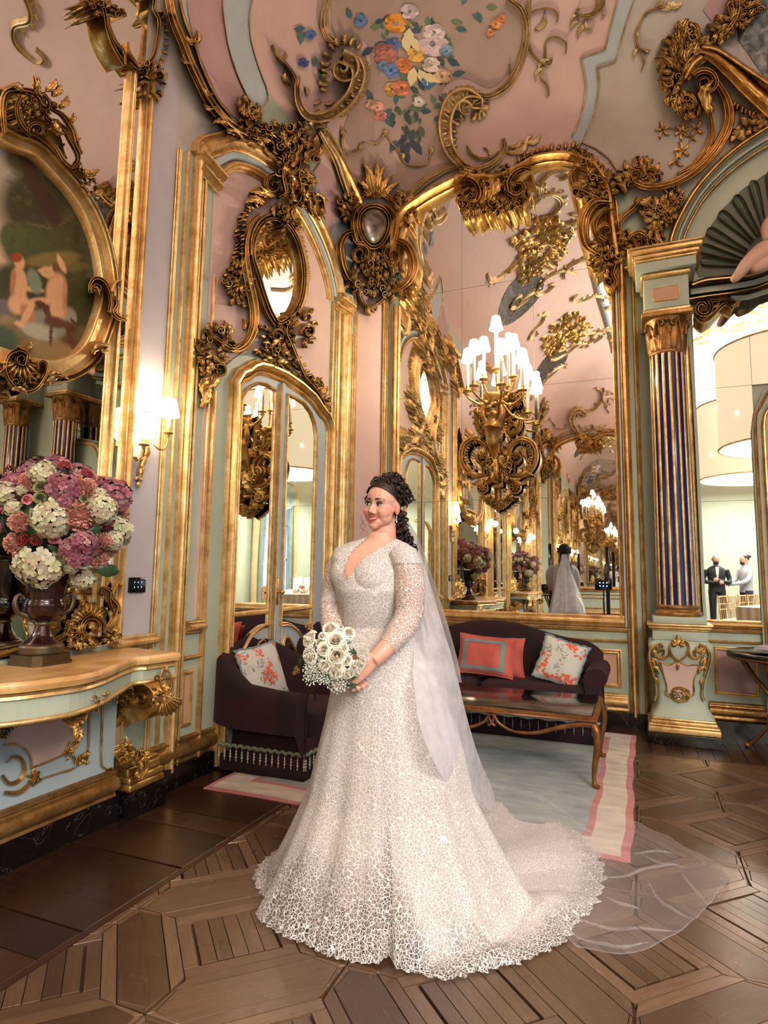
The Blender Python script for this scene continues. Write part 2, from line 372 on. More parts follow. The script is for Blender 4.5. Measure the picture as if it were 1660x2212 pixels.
class Orn:
    """a gilded ornament: every stroke is a named part under one thing"""
    def __init__(s, root, mat='gilding', mp=S): s.r, s.mat, s.mp = root, mat, mp
    def part(s, name, fn, mat=None, kind=None):
        mb = MB(); fn(mb); o = mb.build(name, mat or s.mat, None); local(o, s.r)
        if kind: o['kind'] = kind
        return o
    def scroll(s, pts, w, h, prof='rib3', n=None, name='scroll', mat=None, raw=False):
        p = np.asarray(pts, float); p = p if raw else cr(p, n or max(14, len(p)*5))
        return s.part(name, lambda mb: sweep2(mb, p, w, h, prof, s.mp), mat)
    def leaf(s, p0, p1, bend=0.15, w=0.4, h=0.03, lobes=4, curl=0.6, mat=None, base=0.0):
        return s.part('acanthus_leaf', lambda mb: leaf2(mb, p0, p1, bend, w, h, lobes, curl, s.mp, base=base), mat)
    def frill(s, path, side, ln, n=9, h=0.025, lean=0.5, w=0.75, seed=1, mat=None, base=0.0):
        return s.part('leaf_fringe', lambda mb: frill2(mb, path, side, ln, w, h, n, lean, s.mp, seed, base), mat, 'stuff')
    def shell(s, c, r, a0, a1, ribs=9, h=0.04, ay=1.0, mat=None):
        return s.part('shell', lambda mb: shell2(mb, c, r, a0, a1, ribs, h, s.mp, ay), mat)
    def rose(s, c, r, h=0.03, petals=6, mat=None):
        return s.part('rosette', lambda mb: rosette2(mb, c, r, h, petals, s.mp), mat)
    def mass(s, poly, n, size, h, seed=1, ang=None, base=0.0, mat=None, w=0.5):
        """many small leaves and curls filling an outline, carved as one piece"""
        r = random.Random(seed); p = np.array(poly, float); lo, hi = p.min(0), p.max(0); q = []; n = int(n*1.6); size *= 1.12; w *= 1.15
        def inside(x, y):
            c = False; j = len(p)-1
            for i in range(len(p)):
                if (p[i][1] > y) != (p[j][1] > y) and x < (p[j][0]-p[i][0])*(y-p[i][1])/(p[j][1]-p[i][1]+1e-9)+p[i][0]: c = not c
                j = i
            return c
        tries = 0
        while len(q) < n and tries < 4000:
            tries += 1; x, y = r.uniform(lo[0], hi[0]), r.uniform(lo[1], hi[1])
            if inside(x, y) and all((x-a)**2+(y-b)**2 > (size*0.27)**2 for a, b in q): q.append((x, y))
        cen = p.mean(0)
        def fn(mb):
            for x, y in q:
                a = math.atan2(y-cen[1], x-cen[0])+r.uniform(-.8, .8) if ang is None else math.radians(ang)+r.uniform(-.7, .7)
                l = size*r.uniform(.7, 1.25); dx, dy = math.cos(a), math.sin(a)
                if r.random() < 0.12:
                    sg = r.choice((-1, 1)); sp = spir(x, y, l*0.36, l*0.05, math.degrees(a), math.degrees(a)+sg*500, 16)
                    sweep2(mb, sp, [l*.12, l*.06], [h*1.1+base, h*.8+base], 'round', s.mp)
                else: leaf2(mb, (x-dx*l*.5, y-dy*l*.5), (x+dx*l*.5, y+dy*l*.5), r.uniform(-.25, .25), w*r.uniform(.8, 1.2), h*r.uniform(.7, 1.25), 3, 0.8, s.mp, 10, 7, base=base*r.uniform(.5, 1))
        return s.part('foliage', fn, mat, 'stuff')
from mathutils.geometry import delaunay_2d_cdt
def drape(mb, poly, h, mp=S, step=None, rim=0.0):  # a thin painted field lying on the surface
    p = np.asarray(poly, float); k = len(p); pts = [Vector(q) for q in p]; lo, hi = p.min(0), p.max(0)
    step = step or max(hi-lo)/14
    for x in np.arange(lo[0]+step/2, hi[0], step):
        for y in np.arange(lo[1]+step/2, hi[1], step): pts.append(Vector((x, y)))
    v, e, f, _, _, _ = delaunay_2d_cdt(pts, [(i, (i+1) % k) for i in range(k)], [], 1, 1e-5)
    G = np.array([(q[0], q[1], h) for q in v]); P = mp(G)
    fl = []
    for q in f:  # face the viewer: consistent order does not matter for shading of closed thin panels
        fl.append(tuple(q))
    mb.add(P, fl)
    b = mp(np.array([(q[0], q[1], 0.0) for q in p])); t = mp(np.array([(q[0], q[1], h) for q in p]))
    mb.grid(np.stack([b, t], 1), cu=True)
def panel(name, poly, mat, h=0.004, mp=S, parent=None, step=None):
    mb = MB(); drape(mb, poly, h, mp, step); return mb.build(name, mat, parent, smooth=False)
def mould(name, path, w, h, mat='gilding_trim', prof='frame', mp=S, parent=None, closed=False, n=None, smooth_path=False):
    mb = MB(); p = cr(path, n or len(path)*5, closed) if smooth_path else np.asarray(path, float)
    sweep2(mb, p, w, h, prof, mp, miter=True, closed=closed); return mb.build(name, mat, parent, smooth=True, sharp=40)
# ---------------------------------------------------------------- floor: diamond parquet inside a plank border
def oak(name, c0, c1, c2):
    m = N(name); oi = m.n('ShaderNodeObjectInfo')
    vec = m.mapped((2.2, 34, 1), 'UV'); g = m.noise(2.2, 6, vec, 1.4, 0.62); g2 = m.noise(9, 3, m.mapped((1.2, 22, 1), 'UV'), 0.6)
    at = m.n('ShaderNodeAttribute', attribute_name='tone'); t = m.math('FRACT', m.math('ADD', oi.outputs['Random'], at.outputs['Fac']))
    base = m.ramp(t, (0.0, c0), (0.5, c1), (1.0, c2))
    fig = m.mix(m.ramp(g, (0.35, 0.0), (0.75, 0.55)), base, tuple(x*0.45 for x in c0))
    fig = m.mix(m.ramp(g2, (0.58, 0.0), (0.72, 0.35)), fig, tuple(min(1, x*1.5) for x in c2))
    m.set(Base_Color=fig, Roughness=m.ramp(m.noise(5, 4), (0.3, 0.24), (0.7, 0.38)), Coat_Weight=0.25, Coat_Roughness=0.22)
    m.bump(g, 0.12, 0.002)
oak('oak_parquet', srgb(72, 52, 38), srgb(88, 65, 48), srgb(104, 79, 60))
oak('oak_strip', srgb(88, 65, 48), srgb(104, 79, 60), srgb(120, 94, 73))
oak('oak_border', srgb(40, 23, 16), srgb(56, 33, 22), srgb(72, 46, 32))
plain('dark_stringing', srgb(62, 36, 26), 0.3)
mb = MB(); mb.box((XB-0.1, YO-0.1, -0.06), (XR+0.1, YA+0.1, -0.012)); floor = struct(mb.build('floor', 'dark_stringing', smooth=False))
def board(name, poly, mat, axis, parent, top=0.0, store=None, ch=0.0022):
    """one floor piece: polygon with a chamfered top edge; uv runs along the grain"""
    p = np.asarray(poly, float); c = p.mean(0); k = len(p); d = p-c
    inn = c+d*(1-ch/np.maximum(0.01, np.linalg.norm(d, axis=1)))[:, None]
    v = np.vstack([np.c_[p, np.full(k, top-0.012)], np.c_[p, np.full(k, top-0.0016)], np.c_[inn, np.full(k, top)]])
    f = [(i+a*k, (i+1) % k+a*k, (i+1) % k+(a+1)*k, i+(a+1)*k) for a in (0, 1) for i in range(k)]+[tuple(range(2*k, 3*k))]
    ax = np.array([math.cos(axis), math.sin(axis)]); ay = np.array([-ax[1], ax[0]]); off = rnd.random()*20
    uv = np.stack([(v[:, :2]-c) @ ax+off, (v[:, :2]-c) @ ay+off*0.37], 1)
    if store is not None: store.append((v, f, uv, rnd.random())); return None
    me = bpy.data.meshes.new(name); me.from_pydata(v.tolist(), [], f); l = me.uv_layers.new(name='UVMap')
    idx = np.empty(len(me.loops), int); me.loops.foreach_get('vertex_index', idx); l.data.foreach_set('uv', uv[idx].astype(np.float32).ravel())
    return link(name, me, mat, parent)
def joined(name, store, mat, parent):
    v = []; f = []; uv = []; tone = []; k = 0
    for a, b, c, t in store:
        v += a.tolist(); f += [tuple(i+k for i in q) for q in b]; uv += c.tolist(); tone += [t]*len(a); k += len(a)
    if not v: return
    me = bpy.data.meshes.new(name); me.from_pydata(v, [], f); l = me.uv_layers.new(name='UVMap'); uv = np.array(uv, np.float32)
    idx = np.empty(len(me.loops), int); me.loops.foreach_get('vertex_index', idx); l.data.foreach_set('uv', uv[idx].ravel())
    a = me.attributes.new('tone', 'FLOAT', 'POINT'); a.data.foreach_set('value', np.array(tone, np.float32))
    o = link(name, me, mat, parent); o['kind'] = 'stuff'
def clip(poly, x0, x1, y0, y1):
    for ax, lim, sg in ((0, x0, 1), (0, x1, -1), (1, y0, 1), (1, y1, -1)):
        out = []
        for i in range(len(poly)):
            a, b = poly[i], poly[(i+1) % len(poly)]; da, db = sg*(a[ax]-lim), sg*(b[ax]-lim)
            if da >= 0: out.append(a)
            if (da >= 0) != (db >= 0): t = da/(da-db); out.append((a[0]+t*(b[0]-a[0]), a[1]+t*(b[1]-a[1])))
        poly = out
        if len(poly) < 3: return []
    return poly
FX0, FX1, FY0, FY1 = -1.87, 3.9, -6.2, 5.0
PX, PY = 0.4455, 0.4330                                             # half pitch of the diamond lattice
jobs = []
def uvq(o, e1, e2, a0, a1, b0, b1): return [tuple(o+e1*a+e2*b) for a, b in ((a0, b0), (a1, b0), (a1, b1), (a0, b1))]
sD = 0.60                                                            # diamond half diagonal / half pitch
for i in range(-8, 12):
    for j in range(-26, 6):
        if (i+j) % 2: continue
        nx, ny = 0.39+PX*i, 4.15+PY*j                                # joints where four bands meet
        cx, cy = nx, ny+PY                                           # diamond above each joint
        e1 = np.array([PX, PY])*sD; e2 = np.array([-PX, PY])*sD; o = np.array([cx, cy])-(e1+e2)*0.5
        A1, A2 = math.atan2(PY, PX), math.atan2(PY, -PX); fr = 0.13; g = 0.006
        for a0, a1, b0, b1, ax in ((0, 1, 0, fr-g, A1), (0, 1, 1-fr+g, 1, A1), (0, fr-g, fr, 1-fr, A2), (1-fr+g, 1, fr, 1-fr, A2)):
            jobs.append(('parquet_strip', uvq(o, e1, e2, a0, a1, b0, b1), 'oak_strip', ax))
        nb = 5
        for k in range(nb): jobs.append(('parquet_plank', uvq(o, e1, e2, fr+0.02+(0.96-2*fr)*k/nb+0.003, fr+0.02+(0.96-2*fr)*(k+1)/nb-0.003, fr+0.02, 1-fr-0.02), 'oak_parquet', A2))
        # two bands (elongated hexagons), up-right and up-left of the joint below the diamond
        for sg in (1, -1):
            top = np.array([nx, ny+PY*(1-sD)]); rt = np.array([nx+sg*PX*(1-sD), ny])      # feet of the band at this joint
            far_t = np.array([nx+sg*PX*sD, ny+PY]); far_r = np.array([nx+sg*PX, ny+PY*sD])
            n0 = np.array([nx, ny]); n1 = np.array([nx+sg*PX, ny+PY]); mid = (n0+n1)/2
            ax = math.atan2(PY, sg*PX); sh = lambda q, k=0.988: tuple(mid+(np.array(q)-mid)*k)
            inn = lambda q, k: mid+(np.array(q)-mid)*k
            hexa = [n0, rt, far_r, n1, far_t, top]; cen = (n0+n1)/2; dv = (n1-n0)/np.linalg.norm(n1-n0); nv = np.array([-dv[1], dv[0]])
            hw = abs((np.array(rt)-cen) @ nv); al = abs((np.array(rt)-cen) @ dv); tip = abs((n0-cen) @ dv)
            def H(a, b): return tuple(cen+dv*a+nv*b)
            w0 = hw*0.60; q = 0.985
            ti = lambda b: tip-(tip-al)*abs(b)/hw
            jobs.append(('parquet_plank', [H(-ti(0)*0.90, 0), H(-ti(w0)*0.93, -w0), H(ti(w0)*0.93, -w0), H(ti(0)*0.90, 0), H(ti(w0)*0.93, w0), H(-ti(w0)*0.93, w0)], 'oak_parquet', ax))
            for s2 in (1, -1):
                jobs.append(('parquet_strip', [H(-ti(hw)*q, s2*hw*.975), H(-ti(w0)*q, s2*w0*1.04), H(ti(w0)*q, s2*w0*1.04), H(ti(hw)*q, s2*hw*.975)], 'oak_strip', ax))
                jobs.append(('parquet_strip', [H(s2*ti(0)*0.985, 0), H(s2*ti(w0)*q, w0), H(s2*ti(w0)*0.94, w0), H(s2*ti(0)*0.912, 0)], 'oak_strip', ax+0.8))
                jobs.append(('parquet_strip', [H(s2*ti(0)*0.985, 0), H(s2*ti(w0)*q, -w0), H(s2*ti(w0)*0.94, -w0), H(s2*ti(0)*0.912, 0)], 'oak_strip', ax-0.8))
for k in range(70):                                                  # border boards square to the walls
    y = -6.3+k*0.172+rnd.uniform(-.008, .008)
    if y < 5.0: jobs.append(('border_plank', [(XB, y), (FX0-0.035, y), (FX0-0.035, min(5.0, y+0.168)), (XB, min(5.0, y+0.168))], 'oak_border', 0))
for k in range(70):
    x = XB+k*0.104
    if x < XR: jobs.append(('border_plank', [(x, 5.03), (x+0.101, 5.03), (x+0.101, YA), (x, YA)], 'oak_border', PI/2))
jobs2 = []
for nm, poly, mat, ax in jobs:
    if not nm.startswith('border'): poly = clip(poly, FX0, FX1, FY0, FY1)
    if len(poly) < 3: continue
    c = np.mean(poly, 0); d = np.array([c[0], c[1], 0])-EYE; z = d @ _f
    vis = z > 0.3 and -100 < CX+F*(d @ _r)/z < 1760 and CY-F*(d @ _u)/z < 2330
    ar = 0.5*abs(sum(poly[i][0]*poly[(i+1) % len(poly)][1]-poly[(i+1) % len(poly)][0]*poly[i][1] for i in range(len(poly))))
    jobs2.append((-(ar*1.4e6/(z**3)) if vis else 1e9+rnd.random(), nm, poly, mat, ax))
jobs2.sort(key=lambda q: q[0]); cnt = {}; rest = {}
for s_, nm, poly, mat, ax in jobs2:
    cnt[nm] = cnt.get(nm, 0)+1
    store = None if (cnt[nm] <= 280 and s_ < 1e8) else rest.setdefault((nm, mat), [])
    board(nm, poly, mat, ax, floor, rnd.uniform(-0.0006, 0.0006), store)
for (nm, mat), st in rest.items(): joined(nm, st, mat, floor)
for q in ([(FX0-0.032, FY0), (FX0-0.001, FY0), (FX0-0.001, 5.0), (FX0-0.032, 5.0)], [(FX0, 5.001), (FX1, 5.001), (FX1, 5.028), (FX0, 5.028)]):
    board('stringing', q, 'dark_stringing', 0, floor, 0.001)

# ---------------------------------------------------------------- left wall: door bay
def vb(px, py=800): return bp((px, py))[0][0]
def va(px, py=1000): return ap((px, py))[0][0]
def upright(par, mp, s0, s1, z0, z1, h, prof='ogee', mat='gilding_trim', name='moulding'):
    c = (s0+s1)/2; return mould(name, [(c, z0), (c, z1)], (s1-s0)/2, h, mat, prof, mp, par)
def left_bay(M=None):
    pass
bays = bpy.data.objects.new('trim_1', None); COL.objects.link(bays); bays['kind'] = 'structure'
T = lambda a, b, z0, z1, h, prof='ogee', mat='gilding_trim', py=661: upright(bays, mapB, vb(a, py), vb(b, py), z0, z1, h, prof, mat)
T(362, 372, 0.1, 3.96, 0.030); T(384, 390, 0.1, 4.0, 0.022, 'bead'); T(400.5, 419, 0.1, 4.12, 0.052, 'frame'); T(423, 431.5, 0.1, 3.90, 0.030, 'ogee')
zr = bp((740, 636))[0][1]
T(709.5, 714, 0.1, 3.86, 0.028, 'ogee', py=921); T(720, 727.5, 0.1, 3.98, 0.038, 'ogee', py=921); T(733, 750.5, 0.1, zr, 0.06, 'frame', py=921); T(757.5, 767, 0.1, 4.55, 0.030, 'ogee', py=921)
# the arch over the bay: outer gilded roll, sage hollow, inner gilded fillet
YL, YR_ = vb(410, 661), vb(741, 921)
out_arch = np.array([(YL, 4.02), (YL+0.02, 4.10), (3.20, 4.24), (3.36, 4.37), (3.62, 4.48), (3.95, 4.555), (4.20, 4.56), (4.45, 4.50), (4.68, 4.41), (4.90, 4.25), (5.03, 4.08), (5.07, 3.98)])
in_arch = np.array([(3.19, 3.90), (3.23, 4.00), (3.29, 4.10), (3.42, 4.22), (3.65, 4.32), (3.95, 4.37), (4.2, 4.36), (4.45, 4.28), (4.64, 4.17), (4.78, 4.04), (4.86, 3.92), (4.89, 3.84)])
mid_arch = out_arch*0.42+in_arch*0.58
mould('arch_moulding', cr(out_arch, 44), 0.072, 0.085, 'gilding_trim', 'frame', mapB, bays)
mould('arch_moulding', cr(mid_arch, 44), 0.035, 0.05, 'blue_grey_paint', 'bead', mapB, bays)
mould('arch_moulding', cr(in_arch, 44), 0.034, 0.055, 'gilding_trim', 'ogee', mapB, bays)
for a, b, w, h in (((YL-0.03, 4.02), (YL+0.21, 3.99), .03, .10), ((YL-0.01, 3.94), (YL+0.19, 3.91), .024, .085), ((YR_-0.24, 3.90), (YR_+0.07, 3.93), .034, .10), ((YR_-0.25, 3.82), (YR_+0.05, 3.85), .022, .08)):
    mould('capital_moulding', [a, b], w, h, 'gilding_trim', 'ogee', mapB, bays)
pk = [(3.205, 0.98), (3.205, 3.88)]+[tuple(q) for q in cr(in_arch, 30)[2:-1]]+[(4.92, 3.80), (4.92, 2.2), (4.2, 2.2), (3.30, 1.8), (3.30, 0.98)]
panel('panel', pk, 'pink_paint', 0.006, mapB, wall_left)
# sage surround of the door, and the narrow pink panel beside it
sur = [(3.285, 0.1), (3.285, 2.55), (3.34, 2.66), (3.5, 2.80), (3.62, 2.90), (4.0, 3.0), (4.4, 2.98), (4.75, 2.84), (4.95, 2.64), (4.98, 2.45), (4.98, 0.1)]
panel('panel', sur, 'sage_paint', 0.018, mapB, wall_left)
mould('moulding', [(3.29, 0.1), (3.29, 2.5)], 0.014, 0.035, 'gilding_trim', 'bead', mapB, bays)
mould('moulding', [(3.245, 0.99), (3.245, 3.3)], 0.012, 0.02, 'gilding_trim', 'bead', mapB, bays)
for z0, z1, h in ((0.90, 0.975, 0.06), (0.735, 0.765, 0.03)): mould('moulding', [(3.13, (z0+z1)/2), (3.285, (z0+z1)/2)], (z1-z0)/2, h, 'gilding_trim', 'frame', mapB, bays)
def rect(mp, s0, s1, z0, z1, fill, par, w=0.014, h=0.02, gild='gilding_trim', wall=None):
    panel('panel', [(s0, z0), (s1, z0), (s1, z1), (s0, z1)], fill, 0.006, mp, wall, step=9)
    mould('panel_moulding', [(s0, z0), (s1, z0), (s1, z1), (s0, z1)], w, h, gild, 'ogee', mp, par, closed=True)
rect(mapB, 3.13, 3.215, 0.34, 0.66, 'salmon_paint', bays, wall=wall_left)
# sconce panel
sp0, sp1 = 2.585, vb(362, 661)-0.012
panel('panel', [(sp0, 0.93), (sp1, 0.93), (sp1, 4.4), (sp0, 4.4)], 'lilac_grey_paint', 0.008, mapB, wall_left)
mould('moulding', [(sp0-0.02, 0.89), (sp1+0.05, 0.89)], 0.04, 0.055, 'gilding_trim', 'frame', mapB, bays)
rect(mapB, 2.45, 2.66, 0.34, 0.66, 'salmon_paint', bays, wall=wall_left)
# skirting along the left wall and the marble plinth
for (a, b) in ((2.4, 3.44), (4.98, 5.5)):
    mould('skirting_moulding', [(a, 0.2), (b, 0.2)], 0.075, 0.055, 'gilding_aged', 'frame', mapB, bays)
mb = MB()
for a, b in ((YO, 3.42), (5.0, 5.52)): mb.box((XB, a, 0), (XB+0.05, b, 0.125))
struct(mb.build('baseboard_left', 'dark_marble', smooth=False))

# ---------------------------------------------------------------- the mirrored double door
door = bpy.data.objects.new('door_1', None); COL.objects.link(door); door['kind'] = 'structure'
dpx = [(487, 1640), (487.5, 1200), (488, 900), (490, 823), (505, 797), (520, 791), (531, 782), (547, 777), (569, 782), (605, 798), (641, 823), (668, 847), (682, 868), (689, 878), (700, 890), (709, 914), (711, 941), (709, 1200), (708, 1560)]
dp = bp(*dpx); dp[:3, 0] = dp[2, 0]; dp[-3:, 0] = dp[-3, 0]; dp[0, 1] = dp[-1, 1] = 0.02
cen = np.array([4.2, 1.9])
def inset(P, d):
    t = np.gradient(P, axis=0); t /= np.linalg.norm(t, axis=1)[:, None]; return P+np.stack([t[:, 1], -t[:, 0]], 1)*d
mould('door_frame', inset(dp, 0.036), 0.042, 0.085, 'gilding_trim', 'frame', mapB, door)
mould('door_frame', inset(dp, 0.105), 0.022, 0.055, 'gilding_trim', 'ogee', mapB, door)
Yc = bp((597, 830), (592, 1200))[:, 0].mean()
in_ = inset(dp, 0.12)
lft = [tuple(q) for q in in_ if q[0] < Yc-0.02]; rgt = [tuple(q) for q in in_ if q[0] > Yc+0.02]
zc = np.interp(Yc, in_[4:16, 0], in_[4:16, 1])
for nm, poly in (('door_leaf', lft+[(Yc-0.006, zc), (Yc-0.006, 0.02)]), ('door_leaf', [(Yc+0.006, 0.02), (Yc+0.006, zc)]+rgt)):
    lf = panel(nm, poly, 'blue_grey_paint', 0.030, mapB, door)
    L = poly[0][0] < Yc-0.1
    if L: mp_ = bp((511, 1395), (511, 905), (514, 862), (522, 846), (534, 836), (548, 830), (565, 833), (586, 846), (586, 1395))
    else: mp_ = bp((612, 1395), (614, 856), (630, 862), (648, 874), (662, 893), (670, 915), (674, 945), (672, 1395))
    ye = (mp_[1, 0], mp_[-2, 0]) if L else (mp_[1, 0], mp_[-2, 0]); mp_[0] = (ye[0], 0.62); mp_[-1] = (ye[1], 0.62)
    a = panel('mirror_pane', mp_, 'mirror_glass', 0.036, mapB, None, step=9); a.parent = lf
    a = mould('pane_moulding', mp_, 0.02, 0.058, 'gilding_trim', 'ogee', mapB, None, closed=True); a.parent = lf
    a = mould('rail', [(ye[0], 0.99), (ye[1], 0.99)], 0.04, 0.055, 'gilding_trim', 'frame', mapB, None); a.parent = lf
    y0, y1 = (ye[0], ye[1]) if L else (ye[1], ye[0])
    cv = cr([(y0-0.02*(1 if L else -1), 0.66), (lerp(y0, y1, .25), 0.72), (lerp(y0, y1, .5), 0.82), (lerp(y0, y1, .8), 0.875), (y1+0.02*(1 if L else -1), 0.88)], 20)
    a = panel('lower_panel', [tuple(q) for q in cv]+[(y1, 0.1), (y0, 0.1)], 'blue_grey_paint', 0.044, mapB, None); a.parent = lf
    a = mould('curved_moulding', cv, 0.022, 0.066, 'gilding_trim', 'ogee', mapB, None); a.parent = lf
    cv2 = cr([(lerp(y0, y1, .3), 0.2), (lerp(y0, y1, .34), 0.5), (lerp(y0, y1, .55), 0.68), (lerp(y0, y1, .92), 0.76), (lerp(y0, y1, .94), 0.2)], 24)
    a = mould('curved_moulding', cv2, 0.014, 0.06, 'gilding_trim', 'ogee', mapB, None); a.parent = lf
    a = panel('mirror_pane', [tuple(q) for q in cv2], 'mirror_glass', 0.048, mapB, None); a.parent = lf
mb = MB(); mb.box((XB+0.03, Yc-0.02, 0.02), (XB+0.062, Yc+0.02, zc-0.01)); a = mb.build('meeting_stile', 'blue_grey_paint', door, False)
mould('moulding', [(Yc-0.024, 0.05), (Yc-0.024, zc-0.03)], 0.008, 0.062, 'gilding_trim', 'bead', mapB, door)
mb = MB(); hy, hz = bp((586, 1278))[0]
mb.lathe([(0.0, 0), (0.016, 0), (0.018, 0.006), (0.01, 0.012), (0.007, 0.03), (0.016, 0.04), (0.02, 0.052), (0.012, 0.064), (0, 0.066)], 12)
R = np.eye(4); R[:3, :3] = np.array([[0, 0, 1], [0, 1, 0], [-1, 0, 0]]); R[:3, 3] = (XB+0.06, hy-0.01, hz)
mb.build('door_knob', 'gilding', door, M=R)
mb = MB(); mb.bbox((XB+0.058, hy-0.028, hz-0.10), (XB+0.066, hy+0.008, hz+0.10), 0.005); mb.build('lock_plate', 'gilding', door)
o = Orn(door, 'gilding', S)
o.leaf((676, 915), (659, 952), 0.3, 0.5, 0.03); o.leaf((669, 905), (652, 906), -0.3, 0.7, 0.03); o.leaf((676, 930), (674, 962), 0.15, 0.6, 0.03); o.scroll(spir(668, 944, 12, 2, -90, 330), [4, 2], 0.03, raw=True)
o.rose((526, 858), 11, 0.03); o.leaf((517, 865), (514, 890), 0.1, 0.6, 0.02)

# ---------------------------------------------------------------- back wall: the great mirror
mir = thing('wall_mirror', 'great arched wall mirror of many panes above the sofa, behind the gilt candelabrum', 'mirror', (-1.23, YA, 0.92))
X0, X1 = va(861.5, 960), va(1331, 960)
acx = np.array([X0, -2.2, -2.0, -1.8, -1.6, -1.4, -1.21, -1.0, -0.83, -0.6, -0.45, -0.3, X1]); acz = np.array([4.95, 5.12, 5.22, 5.28, 5.31, 5.26, 5.2, 5.26, 5.31, 5.28, 5.2, 5.1, 4.7])
zs = [0.915, 2.0, 3.085, 4.18, 5.6]; xsm = [X0, -1.605, -0.885, X1]
for i in range(3):
    for j in range(4):
        xx = np.linspace(xsm[i]+0.0015, xsm[i+1]-0.0015, 12); top = np.minimum(zs[j+1]-0.0015, np.interp(xx, acx, acz))
        tl = rnd.uniform(-.0007, .0007), rnd.uniform(-.0006, .0006); c0 = ((xsm[i]+xsm[i+1])/2, (zs[j]+zs[j+1])/2)
        v = [(x, YA-0.007-tl[0]*(x-c0[0])-tl[1]*(z-c0[1]), z) for x, z in [(xx[0], zs[j]+0.0015), (xx[-1], zs[j]+0.0015)]+list(zip(xx[::-1], top[::-1]))]
        b = [(x, YA-0.001, z) for x, y, z in v]; k = len(v); mb = MB(); mb.fan(v); mb.add(v+b, [(q, (q+1) % k, (q+1) % k+k, q+k) for q in range(k)])
        local(mb.build('mirror_pane', 'mirror_glass', None, False), mir)
def MA(a, b, z0, z1, h, prof='ogee', mat='gilding_trim', py=960, par=None):
    return upright(par or trimA, mapA, va(a, py), va(b, py), z0, z1, h, prof, mat)
trimA = bpy.data.objects.new('trim_2', None); COL.objects.link(trimA); trimA['kind'] = 'structure'
MA(826.5, 837, 0.1, 4.22, 0.05); MA(847, 862, 0.75, 4.1, 0.06, 'frame')
mould('frame_moulding', [(X0, 0.89), (X1+0.03, 0.89)], 0.05, 0.06, 'gilding_trim', 'frame', mapA, trimA)
mould('frame_moulding', [(X0, 0.815), (X1+0.1, 0.815)], 0.02, 0.04, 'gilding_trim', 'ogee', mapA, trimA)
MA(1329.5, 1338, 0.87, 4.15, 0.045, 'ogee'); MA(1338, 1346, 0.84, 4.15, 0.035, 'bead', 'grey_paint'); MA(1346, 1365, 0.1, 4.22, 0.085, 'frame'); MA(1375.5, 1386.5, 0.1, 4.12, 0.06, 'ogee')
MA(1365, 1376, 0.1, 4.15, 0.03, 'flat', 'sage_paint')
# dado under the mirror
mould('dado_moulding', [(-2.4, 0.715), (X1+0.05, 0.715)], 0.014, 0.03, 'gilding_trim', 'ogee', mapA, trimA)
for s0, s1 in ((-2.25, -1.7), (-1.55, -0.95), (-0.8, -0.19)): rect(mapA, s0, s1, 0.335, 0.625, 'salmon_paint', trimA, 0.018, 0.028, wall=wall_back)
mould('skirting_moulding', [(-2.4, 0.2), (-0.13, 0.2)], 0.075, 0.06, 'gilding_trim', 'frame', mapA, trimA)
mb = MB(); mb.box((-2.46, YA-0.075, 0), (0.14, YA, 0.125)); mb.box((0.5, YA-0.05, 0), (XR, YA, 0.125)); struct(mb.build('baseboard_back', 'dark_marble', smooth=False))
# gilded roll along the mirror's arch
ed = ap((862, 520), (866, 470), (885, 447), (912, 424), (950, 402), (985, 386))
mould('arch_moulding', cr(np.array([(va(858, 560), 4.5), (-2.33, 4.9), (-2.22, 5.1), (-2.0, 5.22), (-1.8, 5.29), (-1.6, 5.34)]), 26), 0.075, 0.15, 'gilding', 'frame', mapA, trimA)
mould('arch_moulding', cr(np.array([(-1.6, 5.34), (-1.4, 5.30), (-1.22, 5.25), (-1.0, 5.30), (-0.83, 5.36), (-0.6, 5.34), (-0.42, 5.26), (-0.26, 5.12), (-0.16, 4.85), (-0.13, 4.5), (-0.1, 4.2)]), 40), 0.06, 0.14, 'gilding', 'frame', mapA, trimA)
# ---------------------------------------------------------------- gilded carving (traced strokes raised off the surface they lie on)
def zt(ox, oy, s): return lambda *p: [(ox+x/s, oy+y/s) for x, y in p]
def anchor(px, py): return tuple(S([[px, py, 0.0]])[0])
z4 = zt(360, 280, 2.964); zc = zt(500, 0, 2.075); z1 = zt(0, 0, 2.964); zr = zt(1100, 0, 2.964); z6 = zt(840, 280, 2.964)
def P1(z, x, y): return z((x, y))[0]

# over the door: pierced rocaille frame round a small oval mirror
t = thing('overdoor_ornament', 'gilded rocaille carving framing a small oval mirror above the door arch', 'ornament', anchor(590, 640))
o = Orn(t)
ov = z4((558, 800), (570, 690), (620, 600), (690, 570), (770, 610), (830, 700), (866, 820), (878, 940), (868, 1050), (835, 1140), (780, 1210), (722, 1238), (680, 1180), (640, 1080), (600, 950), (572, 870))
ovc = cr(ov, 48, True)
mb = MB(); drape(mb, ovc, 0.03, S, 14); local(mb.build('mirror_pane', 'mirror_glass', None, False), t)
o.part('oval_frame', lambda mb: sweep2(mb, ovc, 5.2, 0.075, 'rib2', S, closed=True))
o.part('oval_frame', lambda mb: sweep2(mb, cr(z4((545, 800), (550, 690), (600, 580), (690, 540), (790, 590), (850, 690), (890, 820), (902, 940), (890, 1060), (860, 1150)), 40), 4.5, 0.06, 'round', S))
o.scroll(z4((600, 545), (540, 600), (512, 700), (505, 800), (520, 930), (548, 1060), (565, 1180), (556, 1280), (515, 1365), (455, 1405), (420, 1395)), [5, 9, 12, 13, 12, 9], 0.09, 'rib3', 46)
o.scroll(z4((560, 930), (600, 1060), (640, 1170), (700, 1260)), [3, 6, 4], 0.07)
